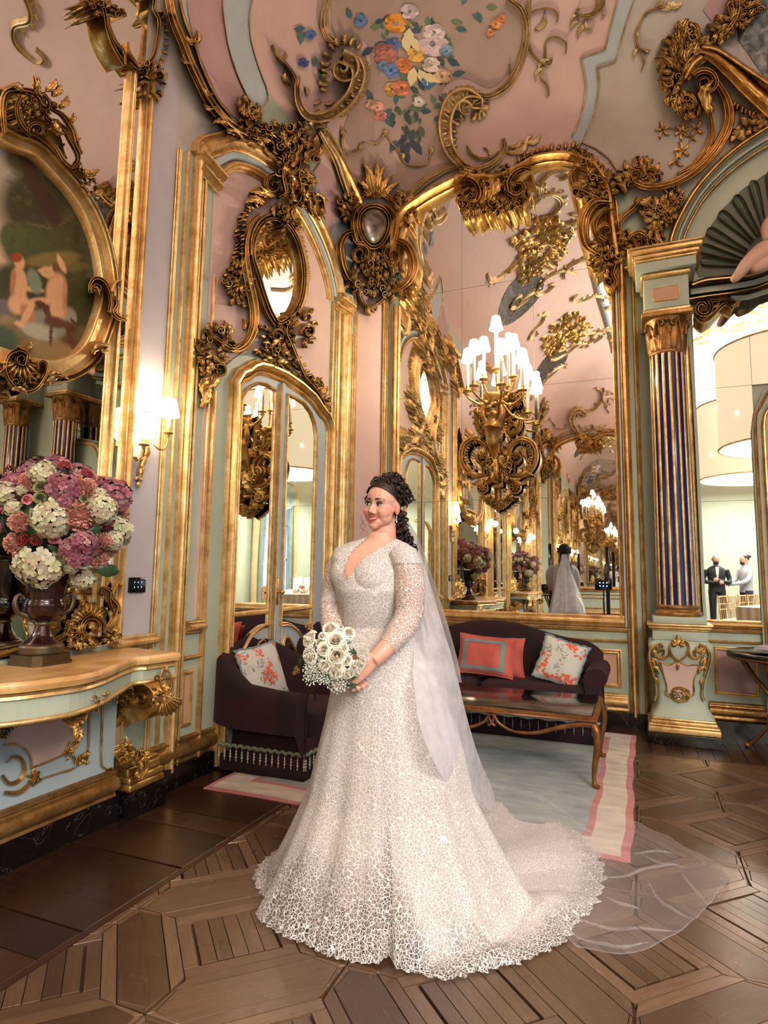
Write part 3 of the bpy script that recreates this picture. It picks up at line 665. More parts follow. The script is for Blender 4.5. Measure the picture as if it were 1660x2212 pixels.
o.frill(z4((600, 500), (520, 530), (480, 640), (470, 760), (455, 840)), 1, 15, 15, 0.04, 0.6, seed=3, base=0.02)
o.frill(z4((620, 470), (560, 500), (515, 580), (505, 700), (500, 800)), 1, 13, 13, 0.05, 0.4, seed=4, base=0.04)
o.frill(z4((840, 640), (880, 760), (900, 860), (902, 960), (880, 1090)), -1, 8, 14, 0.03, 0.5, seed=5)
o.mass(z4((370, 960), (420, 840), (500, 830), (545, 930), (540, 1040), (510, 1130), (430, 1120), (410, 1040)), 24, 19, 0.05, 11, base=0.03)
o.scroll(np.array(spir(*P1(z4, 440, 935), 15, 2, 150, -380)), [3.4, 1.6], 0.085, raw=True)
o.mass(z4((205, 1420), (240, 1290), (350, 1235), (420, 1330), (415, 1440), (350, 1500), (300, 1560), (240, 1590)), 26, 20, 0.055, 12, base=0.03)
o.scroll(np.vstack([spir(*P1(z4, 345, 1545), 2.5, 15, 300, -120)]), [2, 5], 0.09, 'rib3', raw=True)
for a, b, c in ((((330, 1520)), (235, 1660), -.2), ((300, 1560), (225, 1700), .15), ((270, 1620), (215, 1785), -.1), ((400, 1350), (370, 1235), .2), ((260, 1340), (205, 1420), .2), ((290, 1300), (235, 1270), -.2)):
    o.leaf(P1(z4, *a), P1(z4, *b), c, 0.5, 0.05, 4, 0.5, base=0.02)
o.scroll(z4((300, 1330), (360, 1370), (420, 1400), (470, 1380)), [6, 9, 6], 0.08)
o.mass(z4((600, 1250), (700, 1270), (780, 1190), (860, 1130), (950, 1150), (965, 1300), (900, 1410), (840, 1330), (760, 1420), (640, 1400)), 34, 18, 0.05, 13, base=0.03)
o.scroll(spir(*P1(z4, 912, 1290), 17, 2, -200, 360), [4.5, 1.8], 0.09, raw=True); o.scroll(spir(*P1(z4, 712, 1318), 15, 2, -10, -560), [4.2, 1.6], 0.09, raw=True)
o.scroll(z4((850, 1150), (800, 1200), (770, 1290), (800, 1370), (840, 1470), (890, 1580), (950, 1650), (1010, 1740), (1030, 1830)), [4, 6, 7, 6, 5, 3], 0.08, 'rib3', 40)
o.mass(z4((560, 1400), (640, 1390), (760, 1400), (850, 1480), (860, 1590), (760, 1570), (680, 1500), (590, 1440)), 26, 17, 0.05, 14, base=0.03)
o.frill(z4((860, 1500), (920, 1600), (990, 1680), (1040, 1760)), -1, 13, 9, 0.05, 0.5, seed=7, base=0.02)
o.mass(z4((930, 1590), (1000, 1610), (1050, 1720), (1040, 1830), (1000, 1790), (950, 1680)), 14, 16, 0.05, 15, base=0.03)
o.frill(z4((440, 1395), (490, 1370), (525, 1300), (540, 1200)), 1, 9, 6, 0.03, 0.4, seed=8)
o.leaf(P1(z4, 500, 1290), P1(z4, 490, 1210), .2, .6, .04); o.leaf(P1(z4, 880, 1230), P1(z4, 945, 1150), -.2, .6, .05); o.leaf(P1(z4, 830, 660), P1(z4, 845, 610), .2, .6, .05)

# crowning group over the arch
t = thing('crowning_ornament', 'gilded acanthus crest where the ribs meet above the door bay', 'ornament', anchor(610, 330)); o = Orn(t)
o.mass(z4((500, 70), (560, 0), (690, -40), (880, -30), (985, 90), (960, 190), (930, 330), (960, 420), (1020, 480), (1000, 580), (940, 500), (860, 480), (780, 470), (720, 320), (690, 210), (600, 140)), 60, 24, 0.07, 21, base=0.05)
o.scroll(spir(*P1(z4, 690, 355), 24, 2.5, -60, -560), [7, 2], 0.12, raw=True)
o.scroll(z4((790, 190), (750, 240), (745, 310), (760, 400), (720, 430)), [5, 8, 9, 6], 0.13); o.scroll(z4((860, 190), (850, 290), (870, 390), (850, 460), (800, 500), (760, 540)), [5, 7, 7, 5], 0.12)
o.scroll(z4((930, 330), (900, 400), (880, 460), (860, 500)), [4, 6, 4], 0.1); o.shell(P1(z4, 770, 210), 26, -200, -20, 7, 0.12)
for a, b, c in (((660, 430), (530, 400), .15), ((700, 430), (600, 360), -.1), ((640, 470), (500, 470), .2), ((740, 460), (690, 560), .2), ((780, 470), (750, 590), -.1), ((820, 470), (840, 600), .2), ((950, 400), (1010, 500), -.2), ((960, 430), (990, 590), .15), ((760, 130), (720, 30), .2), ((830, 120), (840, 20), -.2), ((900, 110), (960, 60), .2), ((690, 100), (600, 60), .2), ((640, 50), (540, 10), -.2), ((800, 250), (830, 140), .1)):
    o.leaf(P1(z4, *a), P1(z4, *b), c, 0.5, 0.06, 4, 0.6, base=0.06)
o.mass(z4((690, 500), (760, 490), (860, 600), (850, 650), (800, 640), (760, 680), (720, 590)), 16, 16, 0.05, 22, base=0.08)

# great rib up the left of the cove
t = thing('cove_rib', 'thick gilded reed rib curving up between grey wall and mauve panel', 'ornament', anchor(430, 160)); o = Orn(t)
rib = z1((1082, -30), (1095, 60), (1120, 150), (1170, 270), (1215, 390), (1265, 500), (1330, 630), (1410, 740), (1500, 820), (1590, 870))
o.scroll(rib, [11, 12, 12, 12, 13, 12], 0.12, 'rib3', 60); o.scroll(z1((1150, -30), (1165, 60), (1200, 170), (1250, 290), (1285, 400), (1330, 510), (1400, 640), (1480, 740)), 4, 0.06, 'round', 40)
for k, (a, b) in enumerate((((1180, 240), (1290, 260)), ((1250, 420), (1170, 330)), ((1290, 560), (1370, 600)), ((1400, 690), (1300, 660)), ((1480, 800), (1360, 790)), ((1130, 100), (1080, 40)), ((1240, 300), (1260, 190)), ((1440, 830), (1560, 910)))):
    o.leaf(P1(z1, *a), P1(z1, *b), .2*(-1)**k, 0.45, 0.08, 4, 0.4, base=0.07)
o.mass(z1((1500, 700), (1560, 620), (1640, 680), (1700, 800), (1680, 900), (1560, 880)), 18, 22, 0.06, 24, base=0.05)
o.rose(P1(z1, 1605, 745), 11, 0.14)

# corner cartouche with its silvered boss
t = thing('corner_cartouche', 'gilded corner cartouche with silvered boss, plumed crest and paired volutes', 'ornament', anchor(815, 520)); o = Orn(t, 'gilding')
cz = lambda *p: z4(*p)
bo = np.array([(1330+86*math.cos(a)*(1-0.18*math.sin(a)), 620+118*math.sin(a)) for a in np.linspace(0, 2*PI, 26, endpoint=False)])
def boss(mb):
    G = [[(lerp(1330, x, r), lerp(620, y, r), 0.10+0.10*math.sqrt(max(0, 1-r*r))) for x, y in bo] for r in (0.02, .3, .55, .75, .9, 1.0)]
    G = np.array(G); G[..., 0] = 360+G[..., 0]/2.964; G[..., 1] = 280+G[..., 1]/2.964; mb.grid(S(G), cv=True)
o.part('boss', boss, 'silvered_boss')
big = np.array([(1330+(x-1330)*1.16, 620+(y-620)*1.14) for x, y in bo])
o.part('boss_frame', lambda mb: sweep2(mb, cr(cz(*big), 40, True), 6, 0.17, 'rib2', S, closed=True))
o.scroll(cz((1250, 480), (1205, 540), (1200, 630), (1225, 720), (1290, 760)), [4, 7, 8, 5], 0.16); o.scroll(cz((1410, 480), (1460, 540), (1470, 640), (1435, 730), (1370, 760)), [4, 7, 8, 5], 0.16)
o.scroll(cz((1360, 430), (1290, 410), (1240, 450), (1190, 510), (1150, 470)), [4, 7, 6, 4], 0.15); o.scroll(cz((1310, 430), (1380, 410), (1440, 450), (1490, 510), (1530, 480)), [4, 7, 6, 4], 0.15)
for a, b, c in (((1330, 430), (1260, 215), .1), ((1330, 420), (1300, 230), -.08), ((1340, 420), (1345, 205), .06), ((1350, 420), (1400, 225), -.1), ((1370, 430), (1450, 290), -.12), ((1310, 440), (1210, 320), .15), ((1390, 440), (1490, 340), -.15)):
    o.leaf(P1(cz, *a), P1(cz, *b), c, 0.34, 0.10, 5, 0.5, base=0.06)
o.shell(P1(cz, 1340, 440), 34, -165, -15, 9, 0.17)
o.scroll(np.vstack([spir(*P1(cz, 1238, 795), 3, 22, 420, -100)]), [3, 7], 0.2, 'rib3', raw=True); o.scroll(spir(*P1(cz, 1448, 805), 3, 22, -240, 280), [3, 7], 0.2, 'rib3', raw=True)
o.scroll(cz((1215, 650), (1150, 670), (1115, 740), (1125, 850), (1160, 940), (1200, 980)), [5, 9, 11, 9, 5], 0.15, 'rib3', 34); o.scroll(cz((1470, 700), (1540, 740), (1580, 830), (1570, 930), (1520, 1000), (1450, 1030)), [6, 10, 12, 9, 5], 0.15, 'rib3', 34)
o.mass(cz((1200, 840), (1330, 760), (1480, 850), (1500, 960), (1420, 1060), (1330, 1060), (1240, 1040), (1180, 960)), 44, 19, 0.06, 31, ang=90, base=0.11, mat='gilding_pale')
o.mass(cz((1100, 430), (1180, 400), (1230, 460), (1200, 560), (1140, 590), (1110, 520)), 16, 18, 0.06, 32, base=0.06); o.mass(cz((1440, 440), (1500, 400), (1590, 440), (1600, 560), (1530, 640), (1470, 560)), 16, 18, 0.06, 33, base=0.06)
o.mass(cz((1130, 900), (1210, 900), (1260, 1000), (1230, 1060), (1150, 1010)), 14, 16, 0.05, 34, base=0.05); o.mass(cz((1420, 1000), (1540, 960), (1600, 1000), (1560, 1070), (1470, 1090), (1400, 1080)), 18, 16, 0.05, 35, base=0.05)
o.scroll(cz((1255, 960), (1235, 1020), (1250, 1090), (1300, 1140)), [4, 6, 4], 0.14, mat='gilding_pale'); o.scroll(cz((1385, 960), (1405, 1030), (1380, 1090), (1310, 1140)), [4, 6, 4], 0.14, mat='gilding_pale')
o.leaf(P1(cz, 1300, 1110), P1(cz, 1305, 1195), .15, .6, .13, 2, .3, base=0.04); o.frill(cz((1400, 1080), (1350, 1110), (1310, 1160)), -1, 9, 6, 0.04, .4)
o.mass(cz((1270, 860), (1310, 800), (1360, 800), (1400, 870), (1390, 960), (1330, 1000), (1275, 950)), 18, 17, .05, 36, ang=90, base=.17)

# painted fields of the cove
def field(name, pts, mat, h, z=None, par=None, n=60, edge=None, ew=2.2):
    c = cr(z(*pts) if z else pts, n, True); o_ = panel(name, c, mat, h, S, par or ceiling)
    if edge:
        mb = MB(); sweep2(mb, c, ew, h+0.016, 'round', S, closed=True); mb.build('edge_moulding', edge, par or ceiling)
    return o_
field('painted_field', [(300, 420), (318, 200), (330, -60), (390, -70), (384, 40), (402, 150), (440, 215), (480, 262), (520, 290), (450, 312), (385, 340), (360, 420)], 'grey_paint', 0.004, n=70)
field('painted_field', z1((1215, -40), (1430, -40), (1445, 80), (1455, 230), (1500, 410), (1590, 590), (1650, 720), (1560, 780), (1450, 700), (1370, 560), (1300, 400), (1230, 200)), 'mauve_paint', 0.008, n=70)
field('painted_field', z1((1440, -40), (1610, -40), (1600, 100), (1610, 250), (1660, 430), (1720, 620), (1640, 690), (1560, 560), (1490, 380), (1450, 200)), 'blue_grey_paint', 0.012, None, n=60, edge='gilding_pale', ew=1.5)
field('painted_field', [(733, -50), (716, 20), (722, 70), (745, 95), (790, 90), (800, 150), (770, 215), (745, 270), (745, 300), (770, 330), (800, 318), (830, 290), (850, 310), (868, 350), (905, 360), (935, 335), (945, 280), (940, 230), (970, 180), (1010, 170), (1060, 190), (1105, 150), (1130, 80), (1125, 10), (1100, -50)], 'ceiling_taupe', 0.006, n=110)
field('painted_field', [(750, 330), (800, 322), (835, 296), (860, 350), (910, 366), (960, 350), (985, 360), (930, 400), (880, 440), (860, 420), (830, 390), (790, 380), (760, 420), (745, 370)], 'ceiling_taupe', 0.005, n=60)
gp = zr((700, -40), (620, 310), (470, 360), (500, 520), (490, 640), (440, 820), (400, 870), (420, 960), (600, 1010), (700, 1110), (780, 1260), (900, 1280), (1020, 1330), (1100, 1300), (1200, 1150), (1400, 980), (1700, 780), (1700, -40))
mb = MB(); drape(mb, gp, 0.004, S, 18); mb.build('painted_field', 'grey_paint', ceiling, False)
bd = zr((705, -40), (615, 318), (462, 368), (492, 520), (486, 640), (440, 820), (405, 880), (470, 915), (540, 760), (575, 560), (566, 430), (680, 395), (760, 120), (815, -40))
mb = MB(); drape(mb, bd, 0.008, S, 14); mb.build('painted_band', 'blue_grey_paint', ceiling, False)
for q in (zr((705, -40), (615, 318), (462, 368), (480, 450), (494, 540), (486, 640), (455, 770), (405, 870)), zr((815, -40), (740, 180), (680, 395), (562, 430), (575, 560), (545, 740), (470, 912), (560, 950), (640, 1010), (700, 1100))):
    mb = MB(); sweep2(mb, np.array(q), 2.0, 0.03, 'round', S, miter=True); mb.build('edge_moulding', 'gilding_pale', ceiling)
# wall spandrel to the right of the door arch
sp = [(4.62, 4.55), (4.60, 4.9), (4.72, 5.04), (5.0, 5.08), (5.3, 5.06), (5.48, 4.9), (5.48, 3.7), (5.40, 3.7), (5.3, 4.1), (5.15, 4.35), (4.95, 4.5)]
panel('panel', sp, 'blue_grey_paint', 0.006, mapB, wall_left)
panel('panel', [tuple(q) for q in bp((676, 372), (690, 352), (712, 368), (730, 410), (737, 460), (733, 482), (720, 476), (715, 500), (706, 540), (700, 470), (690, 420))], 'mauve_paint', 0.012, mapB, wall_left)
mould('edge_moulding', cr(bp((690, 300), (715, 335), (735, 370), (755, 410), (768, 440)), 20), 0.07, 0.09, 'gilding', 'frame', mapB, bays)

# cove scrolls round the painted bouquet
t = thing('cove_scrolls', 'gilded C-scrolls and tendrils framing the painted bouquet on the cove', 'ornament', anchor(860, 200)); o = Orn(t, 'gilding_pale')
Z = lambda x, y: P1(zc, x, y)
o.scroll(np.vstack([spir(*Z(500, 305), 3, 27, 300, -100, 30), cr(zc((560, 280), (572, 340), (545, 420), (480, 490), (410, 525), (345, 520), (305, 465), (296, 390), (303, 350)), 34)]), [5, 11, 16, 17, 15, 10, 5], 0.15, 'hollow', raw=True)
o.frill(zc((600, 250), (620, 330), (600, 410), (560, 470), (510, 520)), 1, 26, 15, 0.09, 0.3, seed=41); o.frill(zc((430, 420), (450, 250), (500, 200), (570, 220)), -1, 22, 11, 0.09, 0.3, seed=42)
o.scroll(zc((500, 195), (450, 180), (420, 130), (420, 60), (445, -20)), [5, 10, 10, 8, 6], 0.09); o.scroll(zc((470, 200), (490, 180), (520, 195)), [3, 4, 3], 0.07)
o.scroll(zc((300, 420), (285, 350), (255, 300), (225, 265), (200, 235), (185, 200)), [8, 7, 5, 4, 3], 0.07)
for a, b in (((250, 300), (265, 380)), ((225, 270), (245, 230)), ((200, 235), (220, 215)), ((285, 350), (310, 340)), ((340, 430), (330, 390)), ((370, 470), (400, 440)), ((420, 470), (460, 440))): o.leaf(Z(*a), Z(*b), .2, .5, .04)
o.scroll(np.vstack([spir(*Z(1062, 495), 3, 25, 130, 330, 26), cr(zc((1105, 460), (1055, 425), (1000, 440), (965, 510), (960, 600), (985, 680), (1040, 745)), 34)]), [5, 11, 16, 17, 15, 10], 0.15, 'hollow', raw=True)
o.frill(zc((1160, 480), (1110, 410), (1050, 385), (985, 410), (935, 490), (925, 580), (950, 660)), -1, 26, 19, 0.09, 0.2, seed=43); o.frill(zc((1020, 700), (1010, 600), (1040, 540), (1100, 540), (1150, 520)), -1, 20, 9, 0.08, 0.3, seed=44)
o.scroll(zc((1040, 745), (1110, 760), (1190, 720), (1225, 660), (1220, 620)), [8, 10, 9, 7, 4], 0.10, 'rib3'); o.scroll(zc((1060, 660), (1090, 700), (1150, 710), (1200, 680)), [2, 4, 4, 2], 0.07)
o.scroll(zc((1110, 425), (1160, 430), (1230, 390), (1280, 320), (1315, 220), (1325, 120), (1300, 40), (1240, -10)), [6, 9, 9, 9, 8, 6], 0.10, 'rib3', 50)
o.scroll(zc((1210, 420), (1245, 370), (1255, 320), (1245, 285)), [5, 4, 3, 2], 0.07); o.scroll(zc((1325, 160), (1345, 230), (1390, 280), (1430, 285), (1440, 260)), [4, 4, 3, 2], 0.06)
o.scroll(zc((1330, 60), (1390, 40), (1440, 40), (1465, 70), (1460, 100)), [2, 3, 3, 2], 0.05); o.scroll(zc((1330, 100), (1340, -20)), [6, 5], 0.08)
o.scroll(zc((1410, 260), (1410, 190), (1450, 165), (1500, 190), (1500, 240)), [3, 3, 3, 2, 1.5], 0.05); o.scroll(zc((1400, 300), (1390, 350), (1415, 380), (1425, 430)), [3, 4, 3, 1.5], 0.05)
for a, b in (((1430, 260), (1380, 320)), ((1400, 300), (1370, 360)), ((1360, 140), (1400, 60)), ((1240, 660), (1300, 620)), ((1300, 640), (1390, 590)), ((1230, 690), (1330, 610)), ((1160, 700), (1130, 660)), ((1350, 600), (1330, 650)), ((1060, 690), (1055, 650))): o.leaf(Z(*a), Z(*b), .25, .35, .045)
o.scroll(zc((500, 600), (500, 660), (540, 690), (580, 670), (600, 640), (660, 640), (690, 600), (720, 640), (760, 690), (780, 730), (830, 745), (880, 730), (895, 680)), 2.4, 0.045, 'round', 60)
for c in ((500, 600), (690, 600), (765, 705), (895, 680), (580, 668)): o.leaf(Z(c[0], c[1]+14), Z(c[0], c[1]-22), .1, .9, .045)
o.mass(zc((300, 560), (360, 500), (440, 520), (420, 600), (330, 640)), 14, 18, .05, 45, base=.03)
# ribs rising from the crest to the corner
o.scroll(zc((400, 590), (440, 650), (480, 720), (505, 800), (530, 880)), [6, 10, 11, 10, 8], 0.1, 'frame', 30); o.scroll(zc((420, 570), (470, 640), (510, 730), (540, 830), (560, 880)), 4, 0.07)
o.scroll(zc((1020, 740), (940, 770), (860, 820), (800, 880), (780, 910)), [5, 9, 10, 8], 0.09, 'rib3', 30)
# detached sprigs above the right-hand field
t = thing('cove_sprigs', 'small gilded tendril sprigs scattered on the pink and grey cove', 'ornament', anchor(1280, 60)); o = Orn(t, 'gilding_pale'); Z = lambda x, y: P1(zr, x, y)
o.scroll(zr((430, 70), (470, 100), (540, 90), (600, 30), (610, -30)), [3, 5, 6, 5, 4], 0.06, 'rib3'); o.scroll(zr((500, 100), (560, 60), (570, 0), (560, -30)), [3, 4, 4], 0.05)
for a, b in (((440, 90), (400, 140)), ((450, 130), (400, 200)), ((500, 150), (450, 240)), ((480, 130), (540, 190)), ((430, 60), (460, 30)), ((600, 60), (620, 100))): o.leaf(Z(*a), Z(*b), .2, .4, .05)
o.scroll(zr((1010, 40), (900, 70), (840, 150), (815, 240), (840, 310), (900, 320)), [6, 4, 4, 4, 2], 0.05); o.scroll(zr((840, 320), (865, 390), (850, 455)), [3, 3, 1.5], 0.05)
for a, b in (((960, 60), (1060, 0)), ((940, 50), (980, -20)), ((830, 300), (810, 370)), ((860, 310), (910, 320)), ((1000, 20), (1120, 10)), ((820, 250), (805, 200))): o.leaf(Z(*a), Z(*b), .2, .5, .05)

# crest on the mirror arch
t = thing('mirror_crest', 'gilded scroll and rocaille crest at the middle of the mirror arch', 'ornament', tuple(mapA(np.array([[-1.3, 5.1, 0.1]]))[0])); o = Orn(t, 'gilding')
Z = lambda x, y: P1(z6, x, y)
o.scroll(np.vstack([spir(*Z(822, 368), 3, 20, 200, 560-40, 28), cr(z6((770, 400), (760, 330), (800, 270), (860, 240), (910, 250)), 20)]), [4, 8, 9, 6], 0.22, 'rib3', raw=True)
o.scroll(z6((450, 340), (490, 300), (560, 330), (590, 400), (560, 460), (500, 450), (480, 400), (520, 370)), [3, 8, 11, 9, 6, 3], 0.2, 'rib3', 44); o.scroll(z6((600, 330), (620, 400), (610, 470), (640, 500)), [5, 8, 6], 0.17)
o.mass(z6((440, 430), (480, 400), (600, 450), (660, 420), (760, 440), (830, 430), (910, 380), (900, 450), (840, 490), (760, 510), (690, 530), (600, 530), (500, 570), (480, 500)), 56, 20, 0.07, 51, ang=95, base=0.1)
for a, b in (((640, 470), (655, 310)), ((660, 440), (700, 300)), ((620, 440), (600, 330)), ((500, 500), (500, 580)), ((560, 500), (560, 550)), ((690, 500), (690, 545)), ((760, 490), (800, 525)), ((830, 470), (860, 500)), ((600, 510), (600, 560)), ((470, 420), (430, 470))): o.leaf(Z(*a), Z(*b), .1, .5, .1, base=.1)
o.mass(z6((440, 250), (540, 230), (620, 300), (760, 230), (840, 240), (760, 330), (640, 360), (560, 330)), 26, 20, 0.06, 52, base=0.1)
o.scroll(z6((820, 210), (900, 160), (1000, 130), (1100, 150), (1180, 130)), [2, 4, 5, 4, 2], .14); o.frill(z6((830, 220), (930, 160), (1050, 130), (1200, 120), (1300, 200), (1380, 290)), -1, 15, 15, .05, .3, seed=53, base=.08)
t = thing('mirror_arch_ornament', 'gilded pierced scrollwork between the mirror arch and the shell niche', 'ornament', anchor(1360, 480)); o = Orn(t, 'gilding'); Z = lambda x, y: P1(zr, x, y)
o.scroll(zr((430, 1070), (400, 1120), (420, 1190), (500, 1230), (570, 1260)), [5, 9, 10, 7], .16); o.scroll(zr((590, 1110), (620, 1160), (640, 1230), (600, 1290)), [6, 8, 6], .16)
o.mass(zr((400, 960), (470, 960), (560, 1040), (640, 1090), (690, 1190), (640, 1280), (540, 1270), (420, 1240), (390, 1190), (480, 1160), (520, 1090), (420, 1050)), 44, 22, .07, 61, base=.1)
o.scroll(zr((660, 1290), (560, 1290), (490, 1370), (475, 1480), (500, 1570), (560, 1620)), [6, 12, 15, 12, 8], .2, 'rib3', 40); o.scroll(np.vstack([spir(*Z(625, 1480), 3, 21, 420, 90, 24), cr(zr((620, 1545), (560, 1500), (545, 1420), (600, 1350), (680, 1330)), 20)]), [3, 7, 8, 6], .17, 'rib3', raw=True)
o.scroll(zr((850, 1260), (800, 1330), (740, 1380), (700, 1430), (720, 1480)), [5, 8, 9, 6], .15); o.scroll(spir(*Z(840, 1550), 24, 3, 200, 700), [7, 2.5], .19, raw=True)
o.mass(zr((700, 1480), (780, 1490), (900, 1500), (960, 1560), (980, 1630), (860, 1650), (740, 1640), (660, 1600), (680, 1530)), 30, 20, .06, 62, base=.08)
o.mass(zr((900, 1260), (1010, 1250), (1110, 1200), (1110, 1280), (1060, 1370), (1000, 1480), (960, 1560), (900, 1520), (900, 1420), (860, 1360)), 40, 21, .06, 63, base=.06)
o.mass(zr((540, 1560), (640, 1600), (760, 1640), (700, 1690), (640, 1700), (620, 1760), (560, 1740), (520, 1700)), 26, 18, .06, 64, base=.08)
o.scroll(zr((700, 1660), (670, 1740), (690, 1800), (670, 1860), (640, 1890)), [6, 8, 6, 4], .12); o.scroll(spir(*Z(640, 1800), 14, 2, 0, 480), [4, 2], .12, raw=True)
for a, b in (((590, 1640), (520, 1700)), ((610, 1660), (550, 1720)), ((640, 1700), (640, 1780)), ((690, 1810), (660, 1890)), ((600, 1560), (520, 1620)), ((800, 1290), (920, 1250)), ((760, 1240), (680, 1180)), ((940, 1460), (1000, 1560))): o.leaf(Z(*a), Z(*b), .2, .55, .08, base=.08)
t = thing('cove_bracket', 'massive gilded bracket and leafy scroll on the cove above the niche', 'ornament', anchor(1560, 180)); o = Orn(t, 'gilding')
o.scroll(zr((1225, 325), (1310, 350), (1420, 430), (1560, 560), (1720, 700)), [16, 24, 28, 30], .22, 'frame', 40); o.scroll(zr((1240, 300), (1340, 320), (1480, 410), (1700, 560)), 7, .3, 'round', 30); o.scroll(zr((1240, 360), (1180, 410), (1130, 500)), [14, 15, 10], .22, 'frame')
o.mass(zr((1100, 170), (1200, 160), (1280, 250), (1240, 340), (1130, 460), (1100, 560), (1200, 640), (1230, 720), (1150, 740), (1050, 680), (1000, 580), (960, 450), (1010, 280)), 64, 28, .08, 71, base=.1)
o.scroll(spir(*Z(1262, 528), 30, 3, -150, 430, 34), [9, 3], .26, raw=True); o.leaf(Z(1280, 740), Z(1340, 500), -.25, .5, .12, 4, .4, base=.15)
o.scroll(zr((1330, 520), (1400, 650), (1410, 780), (1360, 900), (1270, 1020), (1150, 1120), (1020, 1180), (890, 1195), (800, 1160), (790, 1100), (840, 1085)), [8, 12, 13, 12, 11, 10, 8, 5], .16, 'rib3', 70); o.scroll(spir(*Z(840, 1110), 14, 2, -120, 300), [4, 2], .16, raw=True)
o.scroll(zr((1290, 720), (1300, 850), (1260, 960), (1180, 1060), (1090, 1110)), [5, 8, 8, 6], .12, 'rib3', 34)
o.mass(zr((700, 1090), (760, 1040), (860, 1000), (960, 1080), (990, 1130), (900, 1160), (800, 1210), (700, 1180)), 24, 22, .06, 72, base=.06)
o.mass(zr((1280, 150), (1400, 100), (1420, 0), (1600, -30), (1620, 60), (1500, 160), (1400, 260), (1290, 260)), 34, 24, .07, 73, base=.08); o.scroll(zr((1480, -20), (1470, 90), (1420, 180), (1350, 250)), [6, 8, 8, 5], .16)
o.mass(zr((1440, 800), (1560, 740), (1680, 680), (1680, 790), (1500, 890), (1430, 900)), 20, 20, .05, 74, base=.05); o.frill(zr((1440, 640), (1530, 700), (1640, 730)), 1, 15, 8, .05, .3, seed=75, base=.06)
o.frill(zr((1330, 940), (1240, 1060), (1130, 1170), (1010, 1250)), 1, 14, 10, .05, .3, seed=76)
for c, n in (((985, 830), 5), ((1110, 840), 6), ((1110, 960), 5), ((1200, 820), 4), ((1070, 1030), 3)):
    for k in range(n): a = 2*PI*k/n+.5; o.leaf(Z(*c), Z(c[0]+55*math.cos(a), c[1]+60*math.sin(a)), .15, .45, .035, 2, .6)
o.scroll(zr((960, 800), (1040, 820), (1120, 850), (1200, 900)), 1.6, .03, 'round'); o.scroll(zr((1200, 850), (1140, 930), (1080, 1010), (1040, 1070)), 1.6, .03, 'round')
panel('painted_field', zr((1520, 100), (1600, -20), (1720, -20), (1720, 560), (1620, 470), (1530, 340), (1470, 260), (1460, 170)), 'dark_cove', .01, S, ceiling)
panel('painted_field', zr((1240, 60), (1290, -20), (1440, -20), (1400, 120), (1330, 180)), 'mauve_paint', .008, S, ceiling)
# ---------------------------------------------------------------- more materials
m = N('oil_paint'); at = m.n('ShaderNodeAttribute', attribute_name='paint'); m.set(Base_Color=at.outputs['Color'], Roughness=0.42); m.bump(m.noise(160, 3), .1, .002)
m = N('faux_marble'); v = m.noise(3.4, 7, m.mapped((1.6, .7, 1)), 1.2)
m.set(Base_Color=m.ramp(v, (.35, srgb(190, 142, 84)), (.5, srgb(214, 172, 112)), (.62, srgb(228, 192, 134)), (.8, srgb(180, 128, 76))), Roughness=.28)
plain('mahogany_lacquer', srgb(40, 12, 11), .16, var=.2, vs=14)
plain('old_bronze', srgb(92, 76, 54), .42, .75, .2, 30)
plain('black_glass', srgb(10, 10, 12), .12)
plain('cobalt_enamel', srgb(14, 20, 92), .14, var=.25, vs=4)
plain('black_lacquer', srgb(12, 10, 10), .06)
plain('walnut_gilt', srgb(122, 78, 38), .35, .45, .4, 16)
plain('china_white', srgb(206, 208, 214), .2); plain('napkin_linen', srgb(196, 192, 198), .8)
plain('silver', srgb(200, 200, 196), .2, 1.0)
plain('statue_paint', srgb(214, 176, 150), .5, var=.05)
plain('candle_wax', srgb(240, 236, 226), .5)
def emit(name, col, st):
    m = N(name); m.set(Base_Color=col, Emission_Color=col, Emission_Strength=st, Roughness=.8); return m
emit('lit_shade', (1.0, .86, .66), 3.2); emit('blue_led', (.16, .5, 1.0), 3.0); emit('bulb_glow', (1, .93, .82), 8.0)
def mapX(X): return lambda a: np.stack([X+np.asarray(a)[..., 2], np.asarray(a)[..., 0], np.asarray(a)[..., 1]], -1)
def mapY(Y): return lambda a: np.stack([np.asarray(a)[..., 0], Y-np.asarray(a)[..., 2], np.asarray(a)[..., 1]], -1)
def pixX(X):  # pixels straight onto a plane x = X (+ relief)
    def f(a):
        a = np.asarray(a, float); q = a.reshape(-1, 3); D = rays(q[:, :2]); t = (X+q[:, 2])/D[:, 0]; return (EYE+D*t[:, None]).reshape(a.shape)
    return f
def pixY(Y):
    def f(a):
        a = np.asarray(a, float); q = a.reshape(-1, 3); D = rays(q[:, :2]); t = (Y-q[:, 2])/D[:, 1]; return (EYE+D*t[:, None]).reshape(a.shape)
    return f
def mir_rel(fn, yc):  # the same relief mirrored about y = yc
    return lambda a: fn(a)*np.array([1, -1, 1])+np.array([0, 2*yc, 0])

